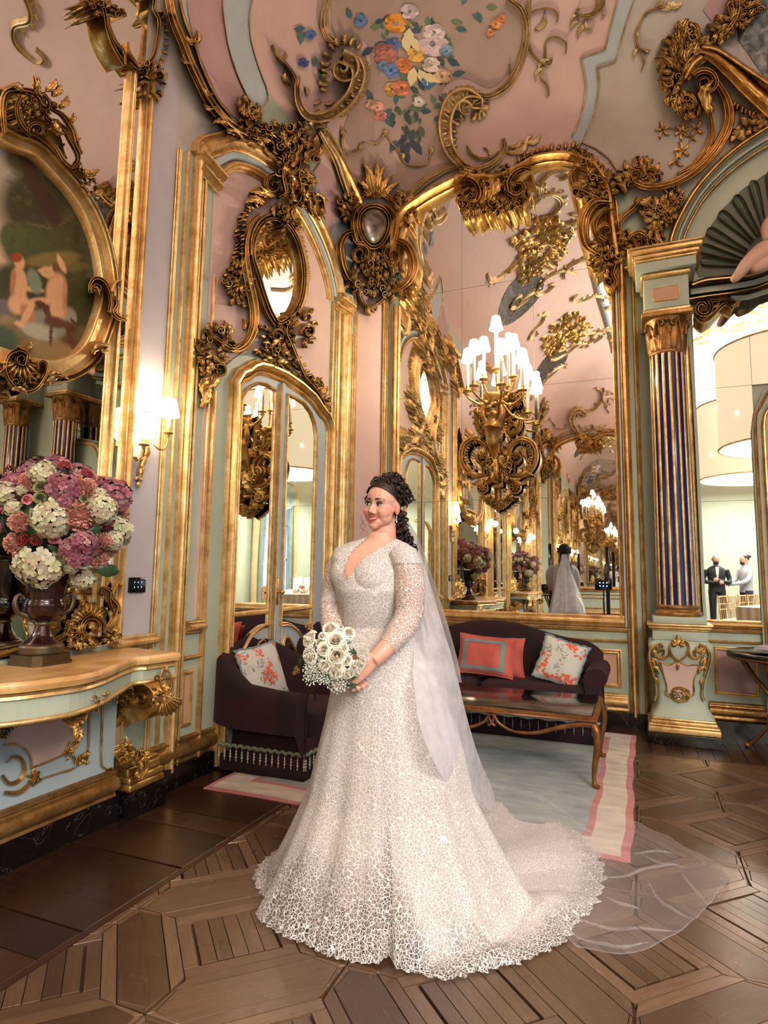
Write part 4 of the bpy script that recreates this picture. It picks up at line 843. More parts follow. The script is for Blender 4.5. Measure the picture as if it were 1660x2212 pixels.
# ---------------------------------------------------------------- console bay: trumeau mirror with the oval painting
YC = 1.60                                                            # axis of the bay
tr = thing('trumeau_mirror', 'tall gilt-framed trumeau mirror standing behind the console with the urn', 'mirror', (XB, YC, 0.87))
def bay_bar(px0, px1, py, h, z0, z1, prof='frame', sx=(1, -1)):
    a, b = bp((px0, py), (px1, py))[:, 0]
    for s in sx:
        c = (a+b)/2 if s > 0 else 2*YC-(a+b)/2
        local(mould('frame_bar', [(c, z0), (c, z1)], abs(b-a)/2, h, 'gilding_trim', prof, mapB, None), tr)
bay_bar(277, 297, 700, .055, .88, 4.30); bay_bar(241, 254.5, 700, .05, .95, 4.15, 'ogee')
yo = bp((277, 700))[0][0]
for a, b in ((2*YC-yo, YC), (YC, yo)):
    mb = MB(); drape(mb, [(a, .89), (b, .89), (b, 4.9), (a, 4.9)], .004, mapB, 1.0); local(mb.build('mirror_pane', 'mirror_glass', None, False), tr)
o = Orn(tr, 'gilding'); OV = cr(z1((800, 420), (730, 300), (690, 190), (672, 80), (640, -20), (640, -60), (960, -60), (985, 60), (1020, 130), (1010, 250), (990, 350), (930, 430), (880, 430), (840, 390)), 50)
o.part('medallion_frame', lambda mb: sweep2(mb, OV, 5.5, .07, 'rib2', S))
o.scroll(z1((800, 410), (790, 330), (740, 270), (700, 170), (690, 90)), [4, 6, 4], .08); o.scroll(z1((820, 270), (830, 340), (860, 390), (900, 450)), [3, 5, 4], .08)
o.mass(z1((900, 400), (1010, 380), (1070, 470), (1060, 610), (990, 640), (930, 600), (900, 500)), 16, 17, .05, 81, base=.04); o.scroll(spir(*P1(z1, 1020, 490), 15, 2, 150, 660), [4, 2], .1, raw=True)
o.mass(z1((570, 0), (680, -30), (800, 60), (790, 120), (700, 110), (640, 110), (590, 80)), 14, 18, .05, 82, base=.05); o.frill(z1((1010, 60), (1050, 160), (1055, 280), (1030, 380)), -1, 10, 8, .03, .3, seed=83, base=.03)
# rocaille at the foot of the trumeau, right corner and its mirror image on the left
zu = zt(0, 980, 4.707)
for sg in (1, -1):
    mp_ = pixX(XB+.02); mp_ = mp_ if sg > 0 else mir_rel(mp_, YC); o = Orn(tr, 'gilding', mp_)
    o.scroll(np.vstack([spir(*P1(zu, 950, 1770), 3, 27, 500, 120, 30), cr(zu((900, 1870), (820, 1800), (850, 1690), (950, 1640), (1060, 1720), (1060, 1830)), 20)]), [3, 7, 7, 4], .10, 'rib3', raw=True)
    o.shell(P1(zu, 920, 1720), 46, -175, -35, 8, .09); o.scroll(zu((1060, 1820), (1150, 1700), (1200, 1560), (1130, 1450), (1180, 1330), (1240, 1230)), [6, 9, 8, 6, 4], .08); o.scroll(spir(*P1(zu, 1035, 1410), 12, 2, -30, -460), [4, 2], .09, raw=True)
    o.scroll(zu((1040, 1360), (1120, 1400), (1130, 1520), (1180, 1640)), [4, 7, 7, 5], .09); o.scroll(zu((540, 1900), (640, 1870), (700, 1790), (690, 1720), (740, 1700)), [6, 8, 7, 4], .07)
    o.mass(zu((690, 1740), (780, 1680), (860, 1850), (960, 1930), (860, 1960), (720, 1960), (690, 1850)), 20, 18, .04, 84, base=.04); o.mass(zu((1060, 1850), (1160, 1760), (1230, 1840), (1190, 1910), (1090, 1920)), 12, 15, .04, 85, base=.04)
    for a, b in (((1210, 1330), (1260, 1320)), ((1190, 1600), (1240, 1580)), ((870, 1640), (820, 1560)), ((840, 1580), (800, 1480)), ((760, 1900), (710, 1980))): o.leaf(P1(zu, *a), P1(zu, *b), .2, .6, .06, base=.04)
    o.scroll(zu((0, 2040), (180, 2000), (400, 1950), (560, 1920)), 7, .05, 'frame')

pa = thing('oval_painting', 'oval pastoral oil painting in a gilt frame hung over the trumeau mirror', 'painting', (XB+.06, YC, 2.7))
pv = [(0, 300), (60, 322), (112, 372), (156, 424), (190, 486), (212, 560), (220, 640), (207, 700), (182, 758), (145, 790), (100, 801), (40, 792), (0, 778)]
# outline in wall coordinates, right half traced, left half by symmetry
PX_ = XB+.05; q = np.array([onX(x, y, PX_)[1:] for x, y in pv]); ycp = q[0, 0]-.10; q = q[q[:, 0] > ycp]
half = cr(np.vstack([[(ycp, q[0, 1]+.015)], q, [(ycp, q[-1, 1]-.012)]]), 34); oval = np.vstack([half, np.c_[2*ycp-half[::-1, 0], half[::-1, 1]][1:-1]])
def paint_scene(u, v):  # loose pastoral: sky, dark trees, bank, draped bathers and hound; u,v are picture pixels
    n = len(u); C = np.zeros((n, 3)); rs = np.random.RandomState(5)
    t = np.clip((v-290)/420, 0, 1); sky = np.array(srgb(150, 146, 132))*(1-t)[:, None]+np.array(srgb(196, 160, 122))*t[:, None]; C[:] = sky
    def blob(cx, cy, rx, ry, col, a=1.0, ang=0.0, soft=.16):
        c, s = math.cos(math.radians(ang)), math.sin(math.radians(ang)); x = ((u-cx)*c+(v-cy)*s)/rx; y = (-(u-cx)*s+(v-cy)*c)/ry
        k = np.clip((1+soft-np.sqrt(x*x+y*y))/(2*soft), 0, 1)[:, None]*a; C[:] = C*(1-k)+np.array(srgb(*col))*k
    for cx, cy, rx, ry, col in ((-60, 640, 80, 90, (84, 92, 66)), (150, 640, 130, 190, (52, 50, 26)), (120, 440, 120, 90, (50, 46, 24)), (160, 560, 90, 110, (60, 58, 28)), (60, 530, 55, 50, (66, 70, 34)), (28, 510, 30, 32, (72, 78, 40)), (70, 340, 60, 40, (70, 66, 36)), (200, 500, 40, 120, (44, 40, 22)), (20, 620, 36, 50, (58, 62, 34)), (-120, 420, 90, 90, (150, 140, 120)), (-140, 600, 60, 60, (70, 76, 44))): blob(cx, cy, rx, ry, col)
    for i in range(420):
        cx, cy = rs.uniform(20, 215), rs.uniform(330, 720); k = rs.uniform(-14, 22); blob(cx, cy, rs.uniform(2, 9), rs.uniform(1.5, 6), (max(0, 62+k), max(0, 64+k), max(0, 30+k*.6)), .55, rs.uniform(0, 90), .6)
    blob(66, 372, 15, 80, (64, 34, 20), 1, -22); blob(100, 440, 18, 62, (56, 30, 18), 1, -30); blob(150, 470, 34, 3, (96, 78, 46), .9, -40); blob(86, 488, 30, 2.5, (100, 86, 54), .8, 12)
    blob(115, 560, 60, 16, (128, 108, 50), .7, -6); blob(150, 575, 40, 12, (120, 98, 46), .6)
    blob(60, 742, 150, 50, (112, 96, 58)); blob(130, 765, 110, 36, (140, 112, 68)); blob(-20, 735, 60, 34, (62, 78, 62)); blob(170, 730, 40, 20, (86, 70, 40))
    skin, sh = (206, 156, 112), (170, 112, 74)
    blob(5, 662, 42, 16, (104, 92, 92), 1, 14); blob(95, 700, 52, 30, (126, 124, 106), 1, 10); blob(80, 715, 40, 16, (162, 156, 132), .9, 20); blob(148, 690, 18, 26, (156, 148, 124), .8)
    blob(42, 566, 11, 17, skin, 1, -12); blob(36, 556, 13, 11, (134, 66, 30)); blob(42, 610, 17, 34, skin, 1, -8); blob(40, 655, 22, 24, skin); blob(60, 676, 14, 22, sh, 1, -35); blob(70, 625, 26, 5.5, skin, 1, 8); blob(28, 610, 6, 28, sh, 1, 6)
    blob(74, 608, 14, 28, (120, 128, 104), 1, -18); blob(112, 585, 10, 13, skin, 1, 30); blob(121, 580, 7, 12, (96, 60, 34), 1, -20); blob(122, 628, 22, 38, skin, 1, 6); blob(126, 668, 18, 22, skin); blob(133, 570, 6, 22, skin, 1, -24); blob(96, 582, 15, 5, skin, 1, -14); blob(98, 594, 12, 4.5, skin, 1, 30)
    blob(84, 652, 30, 9, skin, 1, -6); blob(60, 676, 8, 30, skin, 1, 28); blob(42, 700, 12, 6, skin, 1, 20); blob(140, 640, 6, 40, sh, .6)
    br = (82, 46, 30); blob(86, 656, 12, 7, br, 1, 14); blob(101, 672, 7, 18, br, 1, -22); blob(120, 696, 26, 12, br, 1, 14); blob(150, 706, 18, 11, br, 1, 30); blob(110, 724, 4, 24, br, 1, 2); blob(152, 734, 5, 24, br, 1, -18); blob(163, 744, 4, 22, br, 1, -24); blob(160, 696, 12, 3, br, 1, 40)
    return np.clip(C*(1+rs.uniform(-.06, .06, (n, 1))), 0, 1)
lo, hi = oval.min(0), oval.max(0); G = []; nu, nv = 150, 130
cen_ = oval.mean(0)
rr = np.concatenate([np.linspace(.004, .93, 84), np.linspace(.945, 1, 5)]); ang = cr(oval, 260, True)
G = np.array([[(XB+.05, cen_[0]+(p[0]-cen_[0])*r, cen_[1]+(p[1]-cen_[1])*r) for p in ang] for r in rr])
d = G.reshape(-1, 3)-EYE; zz = d @ _f; uu = CX+F*(d @ _r)/zz; vv = CY-F*(d @ _u)/zz
mb = MB(); mb.grid(G, cv=True, col=paint_scene(uu, vv).reshape(len(rr), len(ang), 3)); local(mb.build('canvas', 'oil_paint'), pa)
mb = MB(); sweep2(mb, cr(oval, 90, True), .045, .075, [(-1, 0), (-1, .9), (-.8, 1), (-.4, .75), (0, .8), (.4, .6), (.7, .75), (1, .5), (1, 0)], mapX(XB+.03), closed=True); local(mb.build('oval_frame', 'gilding_trim'), pa)
mb = MB(); sweep2(mb, cr(cen_+(oval-cen_)*1.075, 90, True), .024, .085, 'rib2', mapX(XB+.03), closed=True); local(mb.build('outer_moulding', 'gilding'), pa)
o = Orn(pa, 'gilding', pixX(XB+.06)); Z = lambda x, y: P1(z1, x, y)
o.scroll(z1((30, 850), (20, 700), (40, 600), (110, 580), (200, 590), (260, 640), (300, 760), (400, 820), (450, 900), (500, 1010), (460, 1080)), [6, 9, 9, 8, 7, 6], .09, 'rib3', 70)
o.scroll(np.vstack([spir(*Z(240, 835), 3, 18, 500, 150, 26), cr(z1((180, 850), (130, 780), (110, 690), (140, 620)), 20)]), [3, 6, 7, 5], .12, raw=True)
o.scroll(z1((330, 700), (400, 740), (460, 830), (490, 930), (520, 990)), [4, 8, 9, 6], .1); o.scroll(z1((300, 880), (360, 960), (410, 1040), (470, 1080), (520, 1040)), [4, 7, 7, 4], .1); o.scroll(z1((280, 600), (320, 660), (300, 720), (260, 700), (270, 650)), [4, 5, 3], .12)
for a, b in (((230, 590), (210, 480)), ((290, 590), (360, 500)), ((330, 620), (390, 540)), ((160, 590), (70, 550)), ((380, 700), (430, 610)), ((450, 800), (470, 720)), ((480, 900), (520, 880)), ((330, 760), (420, 860)), ((560, 1110), (640, 1080)), ((520, 1090), (620, 1120)), ((590, 1240), (660, 1210))): o.leaf(Z(*a), Z(*b), .15, .6, .07, base=.07)
o.mass(z1((470, 1060), (560, 1080), (640, 1200), (600, 1260), (540, 1220), (500, 1140)), 14, 15, .04, 91, base=.06); o.mass(z1((170, 600), (300, 590), (350, 680), (280, 760), (190, 700)), 12, 17, .05, 92, base=.08)
# scrolled clasp at the right and shell under the frame
zb_ = zt(0, 440, 5.0286); Z = lambda x, y: P1(zb_, x, y)
o.scroll(np.vstack([spir(*Z(1060, 930), 2, 15, 500, 150, 26), cr(zb_((990, 880), (1040, 820), (1130, 850), (1190, 960), (1210, 1080), (1190, 1180)), 24)]), [3, 7, 7, 5], .14, 'rib3', raw=True)
o.scroll(zb_((1210, 950), (1240, 870), (1290, 830), (1330, 835)), [7, 7, 4, 2], .1, 'round'); o.scroll(zb_((1230, 1010), (1270, 1080), (1230, 1170), (1290, 1240), (1380, 1270)), [5, 7, 7, 6, 2], .1)
o.leaf(Z(960, 900), Z(1080, 1010), -.3, .5, .08, base=.08); o.leaf(Z(1270, 1200), Z(1390, 1210), .2, .5, .08, base=.05)
o.shell(Z(240, 1690), 48, 20, 175, 8, .13, 1.1); o.scroll(np.vstack([spir(*Z(240, 1690), 3, 14, 420, 60, 22), cr(zb_((300, 1640), (220, 1600), (120, 1640), (70, 1740), (80, 1850), (150, 1960), (260, 2030), (380, 2010), (460, 1920), (510, 1820), (500, 1730), (440, 1720), (410, 1800)), 50)]), [3, 6, 7, 7, 7, 6, 3], .13, 'rib3', raw=True)
for a, b, c in (((270, 1600), (320, 1480), .3), ((250, 1590), (170, 1560), .2), ((330, 1680), (400, 1720), .2), ((480, 1950), (760, 1920), -.25), ((520, 1880), (700, 1870), -.2), ((60, 1800), (-30, 1900), .2), ((120, 2000), (300, 2090), -.2), ((980, 1640), (1200, 1540), -.2), ((1060, 1560), (1190, 1590), .2)): o.leaf(Z(*a), Z(*b), c, .42, .08, base=.06)
o.mass(zb_((100, 1780), (200, 1760), (400, 1820), (460, 1880), (330, 1990), (180, 1960)), 18, 16, .05, 93, base=.08)

# ---------------------------------------------------------------- console table
ZT = .87
cn = thing('console_table', 'sage and gilt rococo console table with faux-marble top under the oval painting', 'console table', (-2.43, YC, 0))
fr = [onZ(x, y, ZT)[:2] for x, y in ((0, 1477), (60, 1472), (120, 1465), (180, 1457), (230, 1444), (270, 1428), (296, 1419))]
fr = [(p[0], p[1]) for p in fr]; k_ = onZ(311, 1417.5, ZT)[:2]; c_ = onZ(393, 1409, ZT)[:2]
fc = np.vstack([[(fr[0][0]+.004, YC)], cr(fr, 22), [k_, (k_[0]+.02, k_[1]+.015), (c_[0]-.01, c_[1]+.0)]]); fc = fc[(fc[:, 1] >= YC)]
yE = c_[1]
plan = np.vstack([fc, [(XB, yE+.06)]]); full = np.vstack([np.c_[fc[::-1, 0], 2*YC-fc[::-1, 1]][:-1], fc])
def slab(zs_, mat, name):
    mb = MB(); L = []
    for z, d in zs_:
        L.append([(x+d, y+(d if y > yE-.03 else (-d if y < 2*YC-yE+.03 else 0)), z) for x, y in full])
    mb.grid(np.array(L)); mb.add([(XB+.001, 2*YC-yE-.04, zs_[-1][0])]+[tuple(p) for p in L[-1]]+[(XB+.001, yE+.04, zs_[-1][0])], [tuple(range(len(full)+2))])
    for s in (0, -1): mb.grid(np.array([[L[i][s], (XB+.001, L[i][s][1], L[i][s][2])] for i in range(len(L))]))
    return local(mb.build(name, mat, None, True, sharp=35), cn)
slab([(ZT-.042, -.02), (ZT-.04, -.004), (ZT-.03, .0), (ZT-.018, .004), (ZT-.006, .0), (ZT, -.008)], 'faux_marble', 'top')
slab([(ZT-.072, -.028), (ZT-.066, -.012), (ZT-.055, -.016), (ZT-.045, -.008), (ZT-.042, -.02)], 'gilding_trim', 'top_moulding')
def zlow(y): return np.interp(abs(y-YC), [0, .25, .5, .65, .8, .95, 1.1], [.715, .715, .72, .725, .74, .745, .745])
mb = MB(); mb.grid(np.array([[(x-.03, y, ZT-.07), (x-.03, y, zlow(y))] for x, y in full])); mb.grid(np.array([[(x-.03, y, zlow(y)), (XB+.06, y, zlow(y))] for x, y in full]))
for s in (0, -1): x, y = full[s]; mb.grid(np.array([[(x-.03, y, ZT-.07), (XB, y, ZT-.07)], [(x-.03, y, zlow(y)), (XB, y, zlow(y))]]))
local(mb.build('apron', 'sage_paint', None, False), cn)
mb = MB(); mb.tube([(x-.026, y, zlow(y)) for x, y in full], .011, 8); local(mb.build('apron_edge', 'gilding_trim'), cn)
XC_ = XB+.07
mb = MB(); mb.box((XB+.001, 2*YC-2.56, .22), (XC_, 2.56, .80)); local(mb.build('body', 'blue_grey_paint', None, False), cn)
mb = MB(); mb.box((XB+.001, 2*YC-2.58, .0), (XC_+.035, 2.58, .13)); local(mb.build('plinth', 'dark_marble', None, False), cn)
for sg in (1, -1):
    mpx = mapX(XC_); y_ = lambda y: y if sg > 0 else 2*YC-y
    if sg > 0: local(mould('base_moulding', [(2*YC-2.56, .19), (2.56, .19)], .07, .055, 'gilding_aged', 'frame', mapX(XC_), None), cn)
    mb = MB(); yy = sorted((y_(2.60), y_(2.86)))
    mb.box((XB+.001, yy[0], 0), (-2.50, yy[1], .13)); local(mb.build('plinth', 'dark_marble', None, False), cn)
    mb = MB()
    for z0, z1, d in ((.13, .17, -.005), (.17, .205, -.012), (.205, .25, -.03), (.25, .27, -.045)): mb.bbox((XB+.001, yy[0]-d*.2, z0), (-2.505+d, yy[1]+d*.3, z1), .012)
    local(mb.build('bracket_base', 'gilding', None, True, sharp=50), cn)
    # carved S bracket, cut in a plane square to the wall and given thickness
    ym = 2.66; PY_ = pixY(ym); zk = zt(0, 1360, 3.952)
    prof = [tuple(PY_(np.array([[x, y, 0.0]]))[0][[0, 2]]) for x, y in zk((1230, 470), (1330, 560), (1300, 660), (1200, 690), (1110, 640), (1050, 680), (990, 800), (970, 920), (990, 1040), (1060, 1120), (1100, 1160))]
    pc = cr(prof, 40); w = np.interp(np.linspace(0, 1, 40), [0, .15, .4, .7, 1], [.03, .05, .045, .038, .03])
    t_ = np.gradient(pc, axis=0); t_ /= np.linalg.norm(t_, axis=1)[:, None]; nn = np.stack([-t_[:, 1], t_[:, 0]], 1)
    mb = MB(); R_ = []
    for i in range(40):
        a, b = pc[i]+nn[i]*w[i], pc[i]-nn[i]*w[i]; hy = .065
        R_.append([(a[0], y_(ym-hy), a[1]), (a[0]*.5+b[0]*.5, y_(ym-hy-.012), a[1]*.5+b[1]*.5), (b[0], y_(ym-hy), b[1]), (b[0], y_(ym+hy), b[1]), (a[0], y_(ym+hy), a[1])])
    mb.grid(np.array(R_), cv=True); mb.fan(R_[0]); mb.fan(R_[-1], True); local(mb.build('bracket', 'gilding', None, True, sharp=45), cn)
    fm = (lambda Yp: (lambda a: pixY(Yp)(a))) if sg > 0 else (lambda Yp: mir_rel(pixY(Yp), YC))
    o = Orn(cn, 'gilding', fm(2.585)); Z = lambda x, y: P1(zk, x, y)
    o.scroll(spir(*Z(1200, 595), 22, 2, 0, 560), [7, 2], .06, raw=True); o.scroll(spir(*Z(1065, 1125), 19, 2, -160, 380), [6, 2], .06, raw=True)
    o.mass(zk((920, 560), (1080, 500), (1150, 520), (1140, 640), (1040, 650), (950, 650)), 14, 15, .04, 101, base=.01); o.frill(zk((1060, 650), (960, 780), (930, 920), (950, 1060)), -1, 6, 12, .02, .4, seed=102)
    o.mass(zk((1020, 1000), (1090, 950), (1150, 1010), (1110, 1080), (1040, 1070)), 9, 14, .04, 103, base=.02); o.leaf(Z(1070, 980), Z(1075, 905), .1, .5, .02)
    o = Orn(cn, 'gilding', fm(2.60) if sg > 0 else fm(2.60)); o.mp = (lambda f: f)(pixX(-2.235)) if sg > 0 else mir_rel(pixX(-2.235), YC)
    o.scroll(zk((1395, 330), (1370, 420), (1390, 510), (1430, 540), (1460, 500), (1465, 420), (1440, 350)), 3, .03, 'round', 40); o.shell(Z(1400, 560), 44, 10, 110, 7, .05, 1.05); o.leaf(Z(1420, 370), Z(1420, 300), .1, .6, .04); o.scroll(spir(*Z(1345, 410), 9, 1.5, 0, 420), [3, 1.5], .03, raw=True)
    o.mass(zk((1290, 500), (1390, 470), (1480, 520), (1470, 640), (1380, 700), (1310, 640)), 12, 15, .04, 104)
    o.mp = pixX(-2.49) if sg > 0 else mir_rel(pixX(-2.49), YC); o.scroll(zk((1160, 1130), (1180, 1060), (1230, 1080), (1240, 1180), (1200, 1270)), [6, 9, 9, 6], .06); o.mass(zk((1130, 1060), (1240, 1020), (1270, 1100), (1220, 1200), (1150, 1180)), 10, 16, .04, 105, base=.03); o.leaf(Z(1180, 1180), Z(1190, 1290), .1, .6, .05, base=.03)
    # apron cartouche and the rocaille frames of the body
    o = Orn(cn, 'gilding', pixX(-2.215) if sg > 0 else mir_rel(pixX(-2.215), YC))
    o.part('boss', lambda mb: mb.grid(o.mp(np.array([[(*P1(zk, 690+r*68*math.cos(a)*(1+.12*math.cos(3*a)), 655+r*88*math.sin(a)), .02+.03*math.sqrt(max(0, 1-r*r))) for a in np.linspace(0, 2*PI, 18, endpoint=False)] for r in (.03, .4, .7, .9, 1)])), cv=True), 'silvered_boss')
    o.scroll(zk((740, 600), (640, 570), (590, 610), (600, 700), (650, 760), (730, 750)), [4, 7, 7, 5], .05); o.scroll(zk((570, 480), (530, 560), (520, 650), (540, 740), (620, 800), (720, 760), (740, 700)), [4, 7, 8, 7, 4], .045)
    o.mass(zk((530, 520), (640, 480), (700, 560), (600, 600), (600, 760), (540, 740), (510, 640)), 20, 14, .035, 106, base=.02); o.mass(zk((690, 460), (800, 440), (800, 560), (850, 600), (840, 690), (770, 700), (760, 600), (700, 560)), 20, 14, .035, 107, base=.02)
    o.scroll(zk((780, 440), (740, 500), (740, 560)), [5, 8, 5], .06); o.leaf(Z(760, 640), Z(860, 490), -.1, .4, .05); o.leaf(Z(860, 560), Z(950, 520), .1, .4, .04); o.leaf(Z(760, 440), Z(700, 380), .1, .8, .04)
    o.mass(zk((610, 800), (730, 780), (700, 880), (660, 950), (640, 900)), 9, 15, .04, 108, ang=90); o.leaf(Z(680, 800), Z(655, 955), .1, .5, .05)
    o.scroll(zk((260, 645), (360, 640), (450, 650), (510, 660)), [3, 4, 4, 3], .03); o.frill(zk((270, 640), (380, 625), (490, 610)), -1, 6, 7, .02, .4, seed=109)
    o = Orn(cn, 'gilding', pixX(XC_) if sg > 0 else mir_rel(pixX(XC_), YC))
    panel_ = MB(); drape(panel_, zk((30, 980), (200, 730), (540, 690), (620, 800), (660, 940), (560, 1060), (280, 1175), (240, 1030), (140, 985)), .006, o.mp, 12); local(panel_.build('panel', 'pink_paint', None, False), cn)
    for pth in (((265, 1180), (400, 1130), (540, 1070)), ((350, 1275), (500, 1225), (635, 1180), (660, 1090), (750, 1015), (765, 700)), ((40, 985), (140, 975), (220, 1020), (265, 1100), (270, 1185)), ((880, 620), (870, 1150), (960, 1180))): o.scroll(zk(*pth), 2.6, .02, 'round', name='panel_moulding')
    o.scroll(zk((550, 1060), (600, 980), (670, 960), (650, 1000), (620, 1050), (650, 1110), (720, 1090)), [3, 4, 3, 2], .03); o.mass(zk((540, 1040), (600, 980), (640, 1050), (600, 1110)), 7, 12, .03, 110); o.mass(zk((640, 1130), (750, 1040), (740, 1130), (680, 1150)), 7, 12, .03, 111)
    o.scroll(zk((20, 1240), (80, 1310), (160, 1290), (210, 1200), (190, 1110), (120, 1080), (60, 1130)), [3, 5, 5, 4, 2], .04); o.scroll(zk((40, 1390), (160, 1390), (260, 1310), (320, 1230)), [4, 6, 5, 3], .04); o.mass(zk((240, 1240), (320, 1200), (350, 1270), (280, 1330)), 8, 14, .03, 112)
    o.mass(zk((-40, 700), (150, 730), (200, 770), (80, 860), (20, 960), (-40, 900)), 16, 17, .04, 113, base=.02); o.scroll(spir(*Z(160, 765), 9, 1.5, 180, 640), [3, 1.5], .05, raw=True)

# ---------------------------------------------------------------- urn (its flowers come later)
URN = (-2.525, 2.035, ZT)
ur = thing('urn', 'dark mahogany-lacquer urn on a square bronze foot, standing on the console', 'urn', URN)
def U(fn, name, mat, **k): mb = MB(); fn(mb); return mb.build(name, mat, ur, **k)
def sqb(mb):
    for z0, z1, a, ch in ((0, .012, .103, .03), (.012, .045, .097, .028)):
        p = [(a-ch, -a), (a, -a+ch), (a, a-ch), (a-ch, a), (-a+ch, a), (-a, a-ch), (-a, -a+ch), (-a+ch, -a)]
        mb.grid(np.array([[(x, y, z) for x, y in p] for z in (z0, z1)]), cv=True); mb.fan([(x, y, z1) for x, y in p])
U(sqb, 'base', 'old_bronze', smooth=False)
U(lambda mb: mb.lathe([(.088, .045), (.094, .055), (.088, .064), (.093, .073), (.086, .086), (.078, .09)], 28), 'foot_ring', 'old_bronze')
U(lambda mb: mb.lathe([(.078, .09), (.07, .10), (.052, .115), (.04, .135), (.034, .16), (.03, .17)], 28), 'foot', 'mahogany_lacquer')
U(lambda mb: mb.lathe([(.028, .166), (.037, .172), (.037, .182), (.028, .188)], 28), 'collar', 'old_bronze')
U(lambda mb: mb.lathe([(.03, .186), (.055, .20), (.076, .222), (.088, .25), (.087, .275), (.078, .288), (.08, .292), (.082, .298), (.085, .34), (.092, .40), (.104, .45), (.112, .462), (.108, .466), (.09, .44)], 32), 'body', 'mahogany_lacquer')
for s in (1, -1):
    d = np.array([math.cos(math.radians(-70)), math.sin(math.radians(-70))])*0+np.array([s*.33, s*.94])
    U(lambda mb: mb.tube(cr([(d[0]*.07, d[1]*.07, .215), (d[0]*.11, d[1]*.11, .235), (d[0]*.122, d[1]*.122, .28), (d[0]*.108, d[1]*.108, .31), (d[0]*.09, d[1]*.09, .295)], 14), [.016, .014, .012, .010, .012, .013, .013, .012, .011, .01, .009, .009, .009, .008], 8), 'handle', 'old_bronze')

# ---------------------------------------------------------------- touch keypad on the wall
mb = MB(); y0, y1 = bp((274, 1262), (308.5, 1262))[:, 0]; zc0 = bp((290, 1247), (290, 1280))[:, 1]
kp = tag(None or bpy.data.objects.new('wall_keypad', None), 'black glass wall keypad with six blue lights beside the sconce panel moulding', 'keypad'); COL.objects.link(kp); kp.location = (XB, (y0+y1)/2, zc0.mean())
mb.bbox((XB+.008, y0, zc0[1]), (XB+.024, y1, zc0[0]), .003); local(mb.build('plate', 'black_glass', None, sharp=40), kp)
for i in range(3):
    for j in range(2):
        mb = MB(); yy, zz_ = lerp(y0, y1, .28+.22*i), lerp(zc0[1], zc0[0], .36+.32*j); mb.bbox((XB+.024, yy-.0013, zz_-.004), (XB+.0252, yy+.0013, zz_+.004), .001); local(mb.build('light', 'blue_led'), kp)

# ---------------------------------------------------------------- sconce
def sconce(label, dy=0.0, sgn=1, grp=None):
    X_ = -2.53; c1 = onX(311, 960, X_-.03); c2 = onX(363, 935, X_); pl = onX(303, 1000, XB+.01); c1b = onX(309, 912, X_-.03); c2b = onX(366, 880, X_)
    t = thing('wall_sconce', label, 'wall sconce', (XB, pl[1], pl[2]))
    f = np.array
    pts = cr([onX(*p, XB+.03) for p in ((318, 965), (314, 985), (306, 1005), (302, 1030), (301, 1048))], 16)
    mb = MB(); mb.tube(pts, [.016, .02, .024, .02, .016, .018, .02, .017, .014, .018, .02, .017, .012, .01, .006, .002], 8); local(mb.build('backplate', 'gilding'), t)
    o = Orn(t, 'gilding', pixX(XB+.02)); zk = zt(260, 820, 8.506)
    for a, b in (((330, 1500), (220, 1420)), ((340, 1480), (440, 1400)), ((350, 1600), (420, 1560)), ((340, 1720), (420, 1690)), ((350, 1780), (280, 1850)), ((350, 1800), (420, 1850)), ((350, 1850), (345, 1975)), ((400, 1420), (470, 1320))): o.leaf(P1(zk, *a), P1(zk, *b), .15, .7, .035)
    for cup, sh, mid in ((c1, c1b, [onX(303, 990, XB+.04), onX(309, 985, X_-.06), onX(312, 972, X_-.03)]), (c2, c2b, [onX(318, 952, XB+.06), onX(330, 958, X_-.02), onX(343, 970, X_), onX(356, 970, X_), onX(362, 955, X_)])):
        mb = MB(); mb.tube(cr(mid+[cup], 20), .0055, 8); ar = local(mb.build('arm', 'gilding'), t)
        mb = MB(); mb.lathe([(.004, -.03), (.012, -.02), (.008, -.012), (.03, -.004), (.031, 0), (.012, .004), (.014, .02), (.011, .03)], 16, cup); mb.build('drip_pan', 'gilding', ar)
        h = sh[2]-cup[2]
        mb = MB(); mb.lathe([(.010, .02), (.010, h-.03), (.004, h-.02)], 10, cup); mb.build('candle', 'candle_wax', ar)
        mb = MB(); n = 36
        mb.lathe([(.061, -.052), (.050, -.01), (.038, .052)], n, (cup[0], cup[1], sh[2]), flute=36, famp=.02); mb.build('shade', 'lit_shade', ar)
        for r, z in ((.062, -.053), (.0385, .053)):
            mb = MB(); mb.tube([(cup[0]+r*math.cos(a), cup[1]+r*math.sin(a), sh[2]+z) for a in np.linspace(0, 2*PI, 25)], .0022, 6, False); mb.build('shade_trim', 'gilding_pale', ar)
        point('sconce_bulb', (cup[0], cup[1], sh[2]+.075), 2.4, WARM, .03); point('sconce_bulb', (cup[0], cup[1], sh[2]-.065), 1.0, WARM, .02)
    return t
sconce('gilt two-arm wall sconce with pleated shades on the narrow lilac panel above the keypad')
